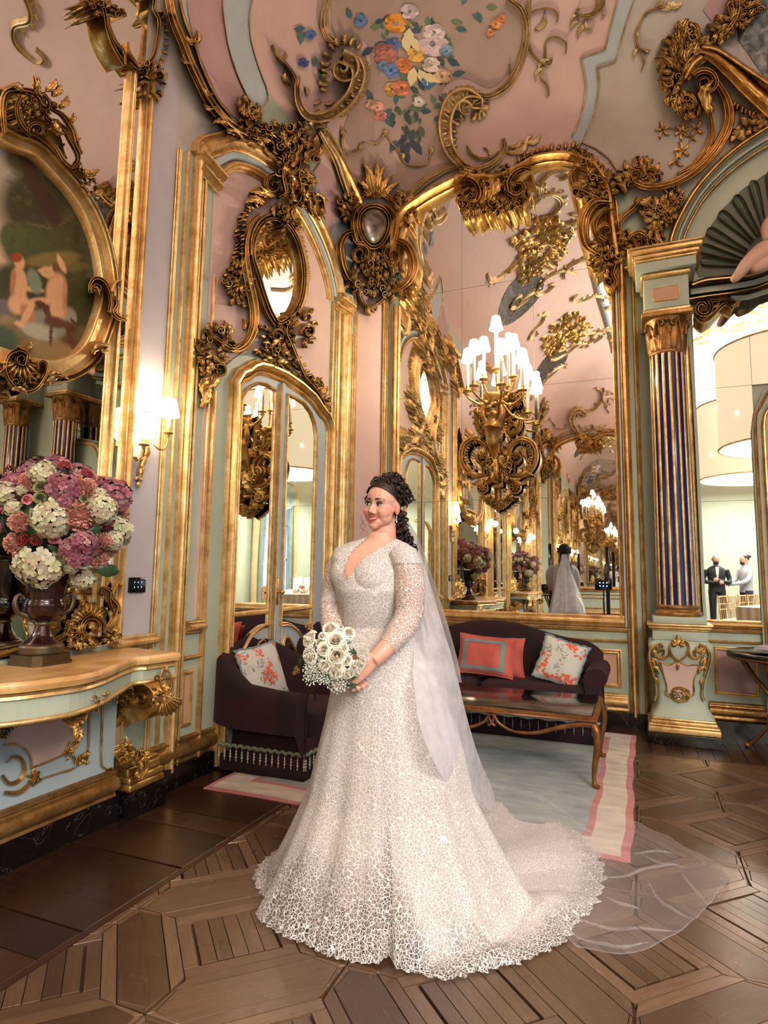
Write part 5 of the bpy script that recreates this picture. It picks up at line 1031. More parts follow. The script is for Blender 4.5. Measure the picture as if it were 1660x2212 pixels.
# ---------------------------------------------------------------- back wall, right of the great mirror: engaged column and shell niche
XCo = onY(1452, 1000, 5.58)[0]; YCo = 5.58
rec = [(va(1387, 1000), .13), (.50, .13), (.50, 4.0), (va(1387, 1000), 4.0)]
co = thing('fluted_column', 'cobalt blue and gilt fluted column on a swelling gilt pedestal beside the great mirror', 'column', (XCo, YCo, 0))
def Cn(fn, name, mat, **k): mb = MB(); fn(mb); return local(mb.build(name, mat, None, **k), co)
zS0, zS1 = 1.055, 3.16; R0, R1 = .150, .138; nf = 16
def shaft(mb):
    for i in range(nf):
        a0 = 2*PI*(i+.0)/nf; a1 = 2*PI*(i+.4)/nf; P = []
        for a, rr in ((a0, .985), (a0, 1.02), (lerp(a0, a1, .5), 1.035), (a1, 1.02), (a1, .985)):
            P.append([(XCo+lerp(R0, R1, t)*rr*math.cos(a), YCo+lerp(R0, R1, t)*rr*math.sin(a), lerp(zS0, zS1, t)) for t in (0, .5, 1)])
        yield P
for i, P in enumerate(shaft(None)):
    if math.sin(2*PI*(i+.2)/nf) < .45: Cn(lambda mb: mb.grid(np.array(P)), 'gilt_fillet', 'gilding_trim')
Cn(lambda mb: mb.lathe([(R0*.985, zS0), ((R0+R1)/2*.985, (zS0+zS1)/2), (R1*.985, zS1)], 40, (XCo, YCo, 0)), 'shaft', 'cobalt_enamel')
Cn(lambda mb: mb.lathe([(.150, 1.06), (.165, 1.05), (.168, 1.035), (.156, 1.022), (.162, 1.01), (.178, 1.0), (.182, .985), (.176, .968)], 40, (XCo, YCo, 0)), 'base', 'gilding_aged')
Cn(lambda mb: mb.lathe([(.137, 3.15), (.148, 3.16), (.150, 3.172), (.140, 3.185), (.132, 3.195), (.134, 3.32), (.150, 3.42), (.172, 3.46)], 32, (XCo, YCo, 0)), 'capital', 'gilding_aged')
cap_ = [q for q in COL.objects if q.name == 'capital'][0]
def cyl(rf):  # wrap relief round the column: u = angle in degrees (270 faces the room), v = height
    def f(a):
        a = np.asarray(a, float); th = np.radians(a[..., 0]); r = rf+a[..., 2]
        return np.stack([XCo+r*np.cos(th), YCo+r*np.sin(th), a[..., 1]/400+3.15], -1)
    return f
oc = Orn(cap_, 'gilding', cyl(.134))
for k in range(7):
    a = 150+40*k; oc.leaf((a, 8), (a, 82), .05, .55, .022, 5, .9, 'gilding_aged'); oc.leaf((a+20, 10), (a+20, 110), -.05, .45, .03, 5, .9, 'gilding_aged')
for a in (200, 245, 295, 340):
    s = -1 if a in (200, 295) else 1
    oc.scroll(np.vstack([cr([(a-s*14, 62), (a-s*10, 95), (a-s*2, 116)], 10), spir(a+s*5, 104, 13, 2, -90, -90+s*420, 22)]), [3.4, 3.4, 2.2, 1.4], .045, 'round', raw=True, mat='gilding_aged')
oc.rose((270, 112), 10, .04, 6, 'gilding_aged')
def bx(x0, x1, y, z0, z1, name, mat, r=.008): Cn(lambda mb: mb.bbox((XCo+x0, y, z0), (XCo+x1, YA-.001, z1), r), name, mat, sharp=50)
bx(-.20, .20, 5.385, 3.46, 3.50, 'abacus', 'gilding_aged'); bx(-.185, .185, 5.405, 3.50, 3.53, 'abacus', 'gilding_trim')
bx(-.175, .175, 5.41, 3.53, 3.80, 'frieze', 'sage_paint'); bx(-.20, .20, 5.385, 3.80, 3.85, 'frieze_moulding', 'gilding_trim', .02); bx(-.235, .235, 5.35, 3.85, 3.93, 'frieze_band', 'sage_paint')
for k, (e, z0, z1) in enumerate(((.245, 3.93, 3.955), (.26, 3.955, 3.99), (.285, 3.99, 4.03), (.295, 4.03, 4.05))): bx(-e, e, 5.585-e, z0, z1, 'cornice', 'gilding_trim', .01)
Cn(lambda mb: drape(mb, [(XCo-.10, 3.61), (XCo-.085, 3.595), (XCo+.085, 3.595), (XCo+.10, 3.61), (XCo+.10, 3.70), (XCo+.085, 3.715), (XCo-.085, 3.715), (XCo-.10, 3.70)], .004, mapY(5.409), .1), 'inset_panel', 'salmon_paint', smooth=False)
Cn(lambda mb: sweep2(mb, [(XCo-.10, 3.61), (XCo-.085, 3.595), (XCo+.085, 3.595), (XCo+.10, 3.61), (XCo+.10, 3.70), (XCo+.085, 3.715), (XCo-.085, 3.715), (XCo-.10, 3.70)], .005, .01, 'round', mapY(5.409), True, True), 'inset_moulding', 'gilding_trim')
# pedestal
bx(-.195, .195, 5.39, .915, .968, 'pedestal_block', 'sage_paint', .004)
for e, z0, z1 in ((.24, .895, .915), (.228, .875, .895), (.21, .86, .875)): bx(-e, e, 5.58-e, z0, z1, 'pedestal_cornice', 'gilding_trim', .008)
bx(-.2, .2, 5.385, .785, .86, 'pedestal_block', 'sage_paint', .004)
zz = np.array([.19, .215, .24, .28, .34, .42, .50, .58, .66, .72, .76, .785]); ww = np.array([.225, .215, .195, .18, .175, .178, .188, .205, .225, .234, .228, .20])
def bombe(mb):
    L = []
    for z, w_ in zip(zz, ww):
        ch = .03; y0 = 5.58-w_*.98; L.append([(XCo-w_, YA, z), (XCo-w_, y0+ch, z), (XCo-w_+ch, y0, z), (XCo, y0-.006, z), (XCo+w_-ch, y0, z), (XCo+w_, y0+ch, z), (XCo+w_, YA, z)])
    mb.grid(np.array(L))
Cn(bombe, 'pedestal', 'sage_paint'); ped_ = [q for q in COL.objects if q.name == 'pedestal'][0]
for e, z0, z1 in ((.255, .085, .13), (.25, .13, .15), (.235, .15, .175), (.225, .175, .195)): bx(-e, e, 5.575-e, z0, z1, 'pedestal_base', 'gilding_trim', .008)
bx(-.262, .262, 5.31, 0, .085, 'plinth', 'dark_marble', .003)
def front(a):  # relief on the swelling front: u, v are pixels
    a = np.asarray(a, float); q = a.reshape(-1, 3); D = rays(q[:, :2]); y = np.full(len(q), 5.37)
    for _ in range(4):
        t = y/D[:, 1]; z = HC+D[:, 2]*t; y = 5.574-np.interp(z, zz, ww)*.98-.004-q[:, 2]
    t = y/D[:, 1]; return (EYE+D*t[:, None]).reshape(a.shape)
zp = zt(1380, 1330, 5.93); o = Orn(ped_, 'gilding', front); Z = lambda x, y: P1(zp, x, y)
pk_ = zp((290, 610), (400, 635), (440, 620), (520, 590), (590, 625), (640, 640), (765, 640), (700, 820), (685, 1010), (380, 1000), (370, 900), (330, 730))
Cn(lambda mb: drape(mb, pk_, .004, front, 9), 'inset_panel', 'pink_paint', smooth=False)
o.part('inset_moulding', lambda mb: sweep2(mb, cr(zp((270, 600), (400, 635), (470, 590), (520, 585), (580, 620), (640, 640), (775, 635), (710, 820), (690, 1030), (370, 1020), (365, 900), (320, 730)), 60, True), 1.6, .012, 'round', front, closed=True))
for s in (1, -1):
    q = (lambda *p: zp(*[(520+(x-520)*s+(0 if s > 0 else 6), y) for x, y in p]))
    o.scroll(np.vstack([spir(*q((780, 405))[0], 1.5, 8.5, 360 if s > 0 else 180, 90, 20), cr(q((800, 470), (720, 440), (740, 520), (800, 520), (850, 470), (850, 400), (780, 360)), 30)])[20:], 2.4, .02, 'rib2', raw=True); o.scroll(spir(*q((780, 405))[0], 9, 1.5, 0, 420*s, 26), [2.6, 1.2], .025, raw=True)
    o.scroll(q((640, 440), (670, 520), (740, 545), (820, 500), (860, 430)), [2, 3, 3, 2], .02); o.scroll(q((520, 330), (600, 330), (645, 400), (620, 500), (540, 570), (500, 580)), [2.4, 3, 3, 2], .025, 'rib2')
    for a, b in (((870, 420), (840, 560)), ((880, 540), (800, 640)), ((870, 640), (780, 750)), ((860, 560), (880, 700)), ((840, 780), (820, 900))): o.leaf(q(a)[0], q(b)[0], .2*s, .4, .02)
    o.scroll(q((860, 380), (905, 480), (900, 600), (860, 740), (830, 860), (815, 1000), (840, 1090)), [2, 4, 4, 3, 3, 3], .02, 'round', name='corner_moulding')
for a, b in (((505, 380), (500, 235)), ((490, 390), (440, 300)), ((530, 390), (580, 300)), ((480, 400), (410, 340)), ((540, 400), (610, 340)), ((515, 600), (515, 690))): o.leaf(Z(*a), Z(*b), .1, .5, .03, base=.01)
o.part('boss_frame', lambda mb: sweep2(mb, cr(zp((430, 1000), (450, 940), (520, 925), (600, 940), (650, 1010), (620, 1080), (530, 1090), (460, 1060)), 30, True), 3.2, .03, 'rib2', front, closed=True)); o.mass(zp((400, 1000), (540, 890), (690, 1010), (540, 1130)), 12, 9, .02, 121)
Cn(lambda mb: drape(mb, zp((470, 1000), (520, 970), (600, 1000), (590, 1060), (530, 1050), (480, 1050)), .012, front, 5), 'boss', 'silvered_boss')
mould('pilaster_moulding', [(.46, .8), (.46, 3.3)], .018, .03, 'gilding_trim', 'ogee', mapA, trimA)

# mirror beyond the column, its frame, dado and arched neighbour
m2 = thing('side_mirror', 'tall wall mirror right of the blue column, reflecting the banquet room', 'mirror', (.75, YA, .93))
for z0, z1 in ((.935, 1.92), (1.923, 2.90), (2.903, 3.9)):
    for x0, x1 in ((.50, .93), (.933, 1.6)):
        if x0 > .9 and z0 < 2.7: continue
        mb = MB(); drape(mb, [(x0, z0), (x1, z0), (x1, z1), (x0, z1)], .02, mapA, 2.0); local(mb.build('mirror_pane', 'mirror_glass', None, False), m2)
local(mould('frame_moulding', [(.46, .90), (.91, .90)], .035, .06, 'gilding_trim', 'frame', mapA, None), m2)
local(mould('frame_moulding', [(.46, .845), (.91, .845)], .016, .04, 'gilding_trim', 'ogee', mapA, None), m2)
mould('dado_moulding', [(.5, .755), (.92, .755)], .012, .03, 'gilding_trim', 'ogee', mapA, trimA)
rect(mapA, .56, .86, .34, .70, 'mauve_paint', trimA, .014, .024, wall=wall_back)
mould('skirting_moulding', [(.5, .2), (1.6, .2)], .07, .05, 'gilding_aged', 'frame', mapA, trimA)
pt = [(.905, .1), (.905, 2.5), (.93, 2.66), (1.0, 2.82), (1.12, 2.92), (1.4, 2.98)]
mb = MB(); drape(mb, pt+[(1.6, 2.98), (1.6, .1)], .05, mapA, .5); local(mb.build('surround', 'sage_paint', None, False), m2)
mould('arch_moulding', cr(np.array(pt)+[.03, -.02], 30), .02, .075, 'gilding_trim', 'ogee', mapA, trimA); mould('arch_moulding', cr(np.array(pt)+[.085, -.05], 30), .03, .09, 'gilding_trim', 'frame', mapA, trimA)
# niche above the cornice: sage reveal, ribbed shell, moulded arch
nich = struct(bpy.data.objects.new('trim_3', None)); COL.objects.link(nich)
zn = zt(1460, 340, 5.82)
def Nn(name, pts, w, h, mat='gilding_trim', prof='frame', n=None, mp=S): mb = MB(); sweep2(mb, cr(pts, n) if n else np.array(pts), w, h, prof, mp, miter=n is None); return mb.build(name, mat, nich, sharp=40)
arc = lambda *p: cr(zr(*p), 50)
panel('niche_panel', zn((230, 1330), (320, 1080), (420, 900), (600, 650), (850, 400), (1164, 200), (1300, 150), (1300, 1500), (300, 1500), (250, 1400)), 'dark_teal' if 'dark_teal' in MATS else plain('dark_teal', srgb(84, 98, 84), .5, var=.08).m.name, .006, S, nich)
panel('niche_reveal', zn((60, 1330), (110, 1100), (230, 860), (420, 600), (700, 330), (980, 130), (1300, -20), (1300, 130), (1164, 190), (860, 390), (600, 640), (420, 890), (310, 1080), (240, 1320)), 'sage_paint', .012, S, nich)
Nn('arch_moulding', zr((1018, 1660), (1050, 1500), (1110, 1360), (1200, 1210), (1330, 1060), (1480, 930), (1680, 800)), 6.5, .10, n=50); Nn('arch_moulding', zr((1062, 1660), (1090, 1520), (1150, 1380), (1240, 1230), (1370, 1090), (1520, 970), (1680, 870)), 4.5, .05, 'sage_paint', 'bead', n=50)
Nn('arch_moulding', zr((1098, 1660), (1120, 1530), (1180, 1390), (1270, 1250), (1400, 1115), (1540, 1005), (1680, 920)), 3.2, .07, n=50)
lob = [((330, 1130), (860, 1290)), ((430, 920), (900, 1180)), ((580, 700), (980, 1060)), ((770, 500), (1060, 980)), ((980, 320), (1130, 900)), ((1200, 200), (1260, 860)), ((350, 1290), (830, 1340))]
for (a, b), (c, d) in lob:
    A_, B_ = np.array((a, b), float), np.array((c, d), float); dd = B_-A_; L = np.linalg.norm(dd); nv = np.array([-dd[1], dd[0]])/L
    pts = [B_+nv*20, B_*.4+A_*.6+nv*52, A_+dd*.08+nv*62, A_-dd*.02+nv*42, A_-dd*.06, A_-dd*.02-nv*42, A_+dd*.08-nv*62, B_*.4+A_*.6-nv*52, B_-nv*20]
    Nn('shell_rib', zn(*[tuple(p) for p in pts]), 1.3, .035, 'gilding_aged', 'round', 40)
    mb = MB(); G = np.array([[(*zn(tuple(A_+dd*t+nv*u*(58-36*t)))[0], .004+.035*(u*u)) for u in np.linspace(-1, 1, 7)] for t in np.linspace(.0, 1, 8)]); mb.grid(S(G)); mb.build('shell_lobe', 'dark_teal', nich)
Nn('arch_moulding', zn((210, 1600), (400, 1540), (700, 1510), (960, 1480), (1250, 1380)), 6.5, .24, 'gilding_trim', 'frame', 30); Nn('arch_moulding', zn((190, 1690), (400, 1660), (720, 1620), (1000, 1570), (1250, 1480)), 6, .16, 'sage_paint', 'flat', 30); Nn('arch_moulding', zn((100, 1790), (400, 1740), (700, 1700), (1000, 1640), (1250, 1550)), 4.5, .2, 'gilding_trim', 'frame', 30)
Nn('arch_moulding', zn((700, 1770), (900, 1760), (1100, 1700), (1250, 1650)), 5.5, .12, 'sage_paint', 'flat', 30)
Nn('capital_moulding', zr((740, 1715), (900, 1680), (1045, 1650)), 6, .14); Nn('pilaster_moulding', [(1488, 660), (1506, 960), (1521, 1290), (1525, 1345)], 3.5, .05, 'sage_paint', 'flat', 12)
t = thing('scrolled_modillion', 'gilded scroll bracket under the niche cornice, over the side mirror', 'ornament', tuple(S([[1530, 665, 0]])[0])); o = Orn(t, 'gilding', S); Z = lambda x, y: P1(zn, x, y)
o.scroll(np.vstack([spir(*Z(345, 1890), 2, 21, 360+90, -60, 34), cr(zn((400, 1790), (500, 1800), (600, 1780), (680, 1800)), 14)]), [3, 6, 6, 5, 3], .16, 'rib2', raw=True); o.scroll(zn((250, 1990), (340, 2060), (440, 2010), (520, 1930), (620, 1840), (680, 1870), (720, 1900)), [4, 8, 8, 6, 5, 3], .14, 'rib2'); o.scroll(spir(*Z(715, 1815), 9, 1.5, 200, 640), [3, 1.4], .15, raw=True); o.leaf(Z(420, 1900), Z(560, 1790), .2, .35, .1, base=.06); o.leaf(Z(700, 1790), Z(845, 1780), .1, .4, .06, base=.05)

# reclining putto on the niche cornice (only its left side is in the frame)
pu = thing('putto_statue', 'painted putto statue reclining in the shell niche, leg over the cornice', 'statue', tuple(S([[1650, 560, 0]])[0]))
def skin_mesh(name, nodes, edges, mat, parent, sub=2, M=None):
    me = bpy.data.meshes.new(name); me.from_pydata([n[:3] for n in nodes], edges, []); ob = bpy.data.objects.new(name, me); COL.objects.link(ob)
    md = ob.modifiers.new('s', 'SKIN'); md.use_smooth_shade = True; md.branch_smoothing = .6
    for i, v in enumerate(me.skin_vertices[0].data): v.radius = (nodes[i][3],)*2; v.use_root = (i == 0)
    sd = ob.modifiers.new('u', 'SUBSURF'); sd.levels = sd.render_levels = sub
    dg = bpy.context.evaluated_depsgraph_get(); nm = bpy.data.meshes.new_from_object(ob.evaluated_get(dg)); bpy.data.objects.remove(ob)
    nm.name = name; nm.shade_smooth(); r = link(name, nm, mat)
    if parent is not None: local(r, parent)
    return r
K = lambda x, y, Y, r: (*onY(*P1(zn, x, y), Y), r)
nodes = [K(1330, 1130, 5.5, .13), K(1300, 900, 5.5, .14), K(1200, 800, 5.48, .1), K(1300, 600, 5.45, .085), K(1330, 480, 5.42, .12), K(1130, 1150, 5.42, .105), K(980, 1280, 5.36, .075), K(860, 1380, 5.34, .055), K(800, 1470, 5.33, .042), K(750, 1520, 5.31, .04), K(715, 1555, 5.29, .022), K(1230, 1290, 5.40, .1), K(1080, 1370, 5.36, .065), K(1010, 1400, 5.34, .045), K(970, 1430, 5.32, .03), K(1150, 880, 5.42, .06), K(1180, 1040, 5.38, .045), K(1400, 820, 5.46, .1), K(1450, 1000, 5.42, .05)]
skin_mesh('body', nodes, [(0, 1), (1, 2), (1, 3), (3, 4), (0, 5), (5, 6), (6, 7), (7, 8), (8, 9), (9, 10), (0, 11), (11, 12), (12, 13), (13, 14), (2, 15), (15, 16), (1, 17), (17, 18)], 'statue_paint', pu)

# ---------------------------------------------------------------- demilune table at the right edge, with a plate
st = thing('side_table', 'round black-topped side table with sabre legs beside the blue column', 'table', (.98, 5.34, 0))
mb = MB(); mb.lathe([(0, .738), (.36, .738), (.385, .733), (.392, .722), (.385, .71), (.0, .71)], 48); mb.build('tabletop', 'black_lacquer', st)
mb = MB(); mb.lathe([(.375, .71), (.388, .706), (.38, .69), (.365, .685), (.0, .685)], 48); mb.build('apron', 'walnut_gilt', st)
for k in range(4):
    a = math.radians(45+90*k+12); c, s = math.cos(a), math.sin(a); mb = MB()
    pc = cr([(.33, .69), (.25, .56), (.13, .42), (.09, .34), (.14, .2), (.25, .06), (.30, .02)], 18); mb.tube([(r*c, r*s, z) for r, z in pc], np.interp(np.linspace(0, 1, 18), [0, .5, 1], [.026, .022, .016]), 8, flat=.75); mb.build('leg', 'walnut_gilt', st)
    mb = MB(); mb.ball((.305*c, .305*s, .018), (.022, .022, .018), 10, 7); mb.build('foot', 'gilding_aged', st)
mb = MB(); mb.lathe([(.0, .3), (.09, .31), (.1, .34), (.09, .37), (0, .38)], 20); mb.build('boss', 'walnut_gilt', st)
mb = MB(); mb.tube([(0, 0, .69), (0, 0, .36)], .035, 10); mb.build('column', 'walnut_gilt', st)
dp_ = thing('dinner_plate', 'white china plate on the black side table', 'plate', (.87, 5.20, .739))
mb = MB(); mb.lathe([(0, .003), (.08, .003), (.1, .01), (.145, .018), (.147, .021), (.1, .014), (.08, .007), (0, .007)], 40); mb.build('dish', 'china_white', dp_)
mb = MB()
for k in range(3): mb.bbox((-.12+.006*k, -.07+.004*k, .019+.008*k), (.13-.006*k, .07, .026+.008*k), .003)
np_ = mb.build('napkin', 'napkin_linen', None, M=rotz(-.5, (.89, 5.19, .752))); np_.location = (0, 0, 0); tag(np_, 'folded pale linen napkin lying on the china plate', 'napkin')
mb = MB(); mb.tube(cr([(-.09, 0, 0), (-.02, 0, .004), (.05, 0, .001)], 8), [.004, .003, .003, .003, .003, .003, .004, .005], 6); mb.ball((.075, 0, .001), (.03, .017, .004), 12, 6)
sp_ = mb.build('spoon', 'silver', None, M=rotz(-.9, (.89, 5.17, .800))); tag(sp_, 'silver spoon lying on the folded napkin', 'spoon')
# ---------------------------------------------------------------- furniture
def velvet(name, c, c2):
    m = N(name); m.set(Base_Color=m.ramp(m.noise(3.5, 4, dist=.6), (.35, c), (.7, c2)), Roughness=.9, Sheen_Weight=.3, Sheen_Roughness=.35, Sheen_Tint=tuple(min(1, x*3) for x in c2)); m.bump(m.noise(140, 2), .15, .002)
velvet('burgundy_velvet', srgb(22, 6, 9), srgb(46, 10, 18)); velvet('coral_velvet', srgb(186, 84, 74), srgb(220, 118, 102)); velvet('teal_braid', srgb(108, 128, 132), srgb(140, 158, 160))
plain('sage_braid', srgb(126, 136, 110), .8, bump=.5, bs=300); plain('pearl_bead', srgb(206, 196, 168), .3, .2); plain('blue_bead', srgb(130, 150, 168), .3, .2)
m = N('floral_linen'); a = m.noise(9, 2, dist=.4); b = m.noise(46, 3)
c = m.mix(m.ramp(m.math('MULTIPLY', m.ramp(a, (.52, 0.), (.58, 1.)), m.ramp(b, (.42, 0.), (.55, 1.))), (0.1, 0.), (.5, 1.)), srgb(206, 208, 200), srgb(226, 104, 74))
c = m.mix(m.ramp(m.math('MULTIPLY', m.ramp(m.noise(7, 2), (.56, 0.), (.62, 1.)), m.ramp(m.noise(60, 2), (.45, 0.), (.6, .7))), (0.1, 0.), (.6, .8)), c, srgb(120, 118, 96)); m.set(Base_Color=c, Roughness=.85)
def rug_mat(name, c0, c1): m = N(name); m.set(Base_Color=m.ramp(m.noise(5, 5, m.mapped((1, 3, 1))), (.3, c0), (.7, c1)), Roughness=.95, Sheen_Weight=.2); m.bump(m.noise(120, 2), .5, .004)
rug_mat('rug_blue', srgb(126, 136, 140), srgb(164, 170, 166)); rug_mat('rug_pink', srgb(170, 96, 92), srgb(200, 128, 122)); rug_mat('rug_ivory', srgb(186, 172, 152), srgb(222, 210, 192))

rug = thing('rug', 'blue-grey rug with ivory border and pink edging under the sofa and coffee table', 'rug', (-1.27, 4.3, 0))
def rpiece(name, x0, x1, y0, y1, z, mat):
    n, k = max(2, int((x1-x0)/.06)), max(2, int((y1-y0)/.06)); wob = lambda x, y: .006*math.sin(x*9+y*4)+.005*math.sin(y*13)
    P = np.array([[(x+wob(x, y)*(1 if x1 > -.3 else 0), y+.004*math.sin(x*11), z+.0012*math.sin(17*x+9*y)) for x in np.linspace(x0, x1, n)] for y in np.linspace(y0, y1, k)])
    mb = MB(); mb.grid(P); e = np.concatenate([P[0], P[1:, -1], P[-1][::-1][1:], P[::-1, 0][1:-1]]); b = e.copy(); b[:, 2] = .0006; mb.grid(np.stack([e, b], 1), cu=True); return local(mb.build(name, mat), rug)
RX0, RX1, RY0, RY1 = -2.46, -.075, 3.13, 5.50
rpiece('pink_edge', RX0, RX1, RY0, RY1, .0055, 'rug_pink'); rpiece('ivory_border', RX0+.04, RX1-.04, RY0+.04, RY1-.035, .0085, 'rug_ivory'); rpiece('pink_stripe', RX0+.2, RX1-.18, RY0+.2, RY1-.17, .0115, 'rug_pink'); rpiece('field', RX0+.235, RX1-.215, RY0+.235, RY1-.2, .014, 'rug_blue')

def tassels(par, path, n, z, mat, cord, s=1.0):
    """braid along a path with beaded drops hung from it"""
    p = cr(path, 60); mb = MB(); mb.tube([(x, y, z+.006*math.sin(i*1.3)) for i, (x, y) in enumerate(p)], .011*s, 6); mb.build('braid', cord, par)
    mb = MB(); prof = [(.001, .0), (.0015, -.018)]+[q for k, r in enumerate((.006, .0075, .0085)) for q in ((.002, -.018-.017*k), (r, -.026-.017*k), (.002, -.034-.017*k))]+[(.004, -.078), (.0025, -.086), (0, -.088)]
    mb.lathe([(r*s, zz*s) for r, zz in prof], 8); o0 = mb.build('tassel', mat, par); q = cr(path, n); o0.location = (*q[0], z-.008)
    for x, y in q[1:]: o_ = o0.copy(); COL.objects.link(o_); o_.location = (x, y, z-.008)
def armchair(label, y0):
    t = thing('armchair', label, 'armchair', (-2.27, y0, .012), 'burgundy velvet armchairs along the left wall')
    hw, xb, xf = .37, -.335, .33                                     # faces +x
    U_ = [(xf, -hw), (.1, -hw), (-.12, -hw+.005), (-.26, -hw+.07), (xb, -hw+.2), (xb-.01, 0), (xb, hw-.2), (-.26, hw-.07), (-.12, hw-.005), (.1, hw), (xf, hw)]
    H_ = [.545, .55, .57, .69, .80, .875, .80, .69, .57, .55, .545]; n = 56
    P_ = cr(U_, n); Hh = np.interp(np.linspace(0, 1, n), np.linspace(0, 1, 11), H_); T_ = np.gradient(P_, axis=0); T_ /= np.linalg.norm(T_, axis=1)[:, None]; Nn_ = np.stack([-T_[:, 1], T_[:, 0]], 1)
    th = np.interp(np.linspace(0, 1, n), [0, .3, .5, .7, 1], [.12, .11, .13, .11, .12]); G = []
    for i in range(n):
        p, k, h, w = P_[i], Nn_[i], Hh[i], th[i]; r = w/2
        G.append([(*p, .09)]+[(*(p-k*(.012*math.sin(PI*q))), lerp(.09, h-r, q)) for q in (.3, .7, 1)]+[(*(p+k*(r-r*math.cos(a))), h-r+r*math.sin(a)) for a in np.linspace(.3, PI-.3, 7)]+[(*(p+k*w), h-r), (*(p+k*w*1.05), .3)])
    G = np.array(G); mb = MB(); mb.grid(G); mb.fan(G[0]); mb.fan(G[-1], True); mb.build('shell', 'burgundy_velvet', t)
    mb = MB(); mb.bbox((-.25, -hw+.09, .2), (xf+.015, hw-.09, .40), .05); mb.build('seat', 'burgundy_velvet', t)
    mb = MB(); mb.bbox((xf-.06, -hw+.02, .09), (xf+.005, hw-.02, .25), .02); mb.build('front_rail', 'burgundy_velvet', t)
    for s in (-1, 1): mb = MB(); mb.tube(cr([(xf+.004, s*hw, .1), (xf+.004, s*hw, .47), (xf+.002, s*(hw-.03), .53), (xf+.002, s*(hw-.09), .53), (xf+.004, s*(hw-.115), .47)], 16), .006, 6); mb.build('piping', 'burgundy_velvet', t)
    tassels(t, [(xf+.008, hw), (xf+.008, 0), (xf+.008, -hw)], 16, .165, 'pearl_bead', 'sage_braid'); tassels(t, [(-.30, -hw-.008), (0, -hw-.008), (xf, -hw-.008)], 15, .165, 'pearl_bead', 'sage_braid')
    mb = MB(); mb.box((xb+.03, -hw+.01, 0), (xf-.01, hw-.01, .1)); mb.build('skirt', 'burgundy_velvet', t)
armchair('burgundy velvet tub armchair nearest the console, floral cushion on its seat', 3.79); armchair('burgundy velvet tub armchair half hidden behind the bride, at the door', 4.80)
def pillow(name, label, w, h, d, mat, M, grp=None, extra=None, fringe=None):
    t = thing(name, label, 'cushion', tuple(M[:3, 3]), grp); n = 22; G = []
    for s in (1, -1):
        g = [[(u*w/2*(1-.10*(1-abs(v))*abs(u)**3*0-.09*(1-v*v)*u*u), v*h/2*(1-.09*(1-u*u)*v*v), s*d/2*(max(0, (1-abs(u)**2.6)*(1-abs(v)**2.6))**.55)+.004*math.sin(9*u+4*v*s)*(1-u*u)*(1-v*v)) for u in np.linspace(-1, 1, n)] for v in np.linspace(-1, 1, n)]
        G.append(np.array(g))
    mb = MB(); mb.grid(G[0]); mb.grid(G[1][::-1]); o_ = mb.build('cover', mat, None, M=M); local(o_, t)
    e = np.concatenate([G[0][0], G[0][1:, -1], G[0][-1][::-1][1:], G[0][::-1, 0][1:-1]]); e = np.vstack([e, e[:1]])
    mb = MB(); mb.tube(e+np.random.RandomState(3).uniform(-.002, .002, e.shape)*(3 if fringe else .1), fringe[1] if fringe else .005, 6, False); local(mb.build('piping', fringe[0] if fringe else mat, None, M=M), t)
    if extra:
        for s0, s1 in ((-.8, -.62), (.56, .74)):
            for ax in (0, 1):
                A = G[0]; q = np.linspace(-.8, .74, 24); mb = MB(); P = []
                for a in q:
                    row = []
                    for b in (s0, (s0+s1)/2, s1):
                        u, v = (a, b) if ax == 0 else (b, a); fu, fv = (u+1)/2*(n-1), (v+1)/2*(n-1); i, j = int(fv), int(fu); row.append(A[i, j]*(1-fu+j)*(1-fv+i)+A[i, min(j+1, n-1)]*(fu-j)*(1-fv+i)+A[min(i+1, n-1), j]*(1-fu+j)*(fv-i)+A[min(i+1, n-1), min(j+1, n-1)]*(fu-j)*(fv-i)+[0, 0, .006])
                    P.append(row)
                mb.grid(np.array(P)); mb.build('braid_band', extra, o_, M=M)
    return t
def frame3(o, x, y):  # matrix with x along x, y roughly along y
    x = np.array(x, float); x /= np.linalg.norm(x); y = np.array(y, float); y -= x*(x @ y); y /= np.linalg.norm(y); M = np.eye(4); M[:3, 0], M[:3, 1], M[:3, 2], M[:3, 3] = x, y, np.cross(x, y), o; return M
pillow('floral_cushion', 'pale floral cushion leaning in the armchair nearest the console', .40, .40, .13, 'floral_linen', frame3((-2.40, 3.63, .60), (.12, 1, .08), (-.35, -.22, .9)), 'floral cushions', None, ('teal_braid', .008))

so = thing('sofa', 'dark burgundy camelback sofa with rolled arms against the mirror wall', 'sofa', (-1.27, 5.36, .012))
hw = .985; xs_ = np.linspace(-hw+.03, hw-.03, 48); zt_ = np.interp(np.abs(xs_), [0, .2, .4, .62, .8, .9, hw-.03], [.855, .845, .79, .735, .715, .69, .62])
for _ in range(3): zt_[1:-1] = (zt_[:-2]+2*zt_[1:-1]+zt_[2:])/4
G = np.array([[(x, .33, .1), (x, .34, z-.04), (x, .33, z-.012), (x, .30, z), (x, .25, z-.005), (x, .215, z-.04), (x, .17, .55), (x, .15, .36)] for x, z in zip(xs_, zt_)]); mb = MB(); mb.grid(G); mb.fan(G[0]); mb.fan(G[-1], True); mb.build('back', 'burgundy_velvet', so)
mb = MB(); mb.bbox((-hw+.06, -.36, .1), (hw-.06, .3, .28), .02); mb.build('seat_frame', 'burgundy_velvet', so)
for a, b in ((-hw+.13, -.02), (.02, hw-.13)): mb = MB(); mb.bbox((a, -.355, .275), (b, .19, .41), .055); mb.build('seat_cushion', 'burgundy_velvet', so)
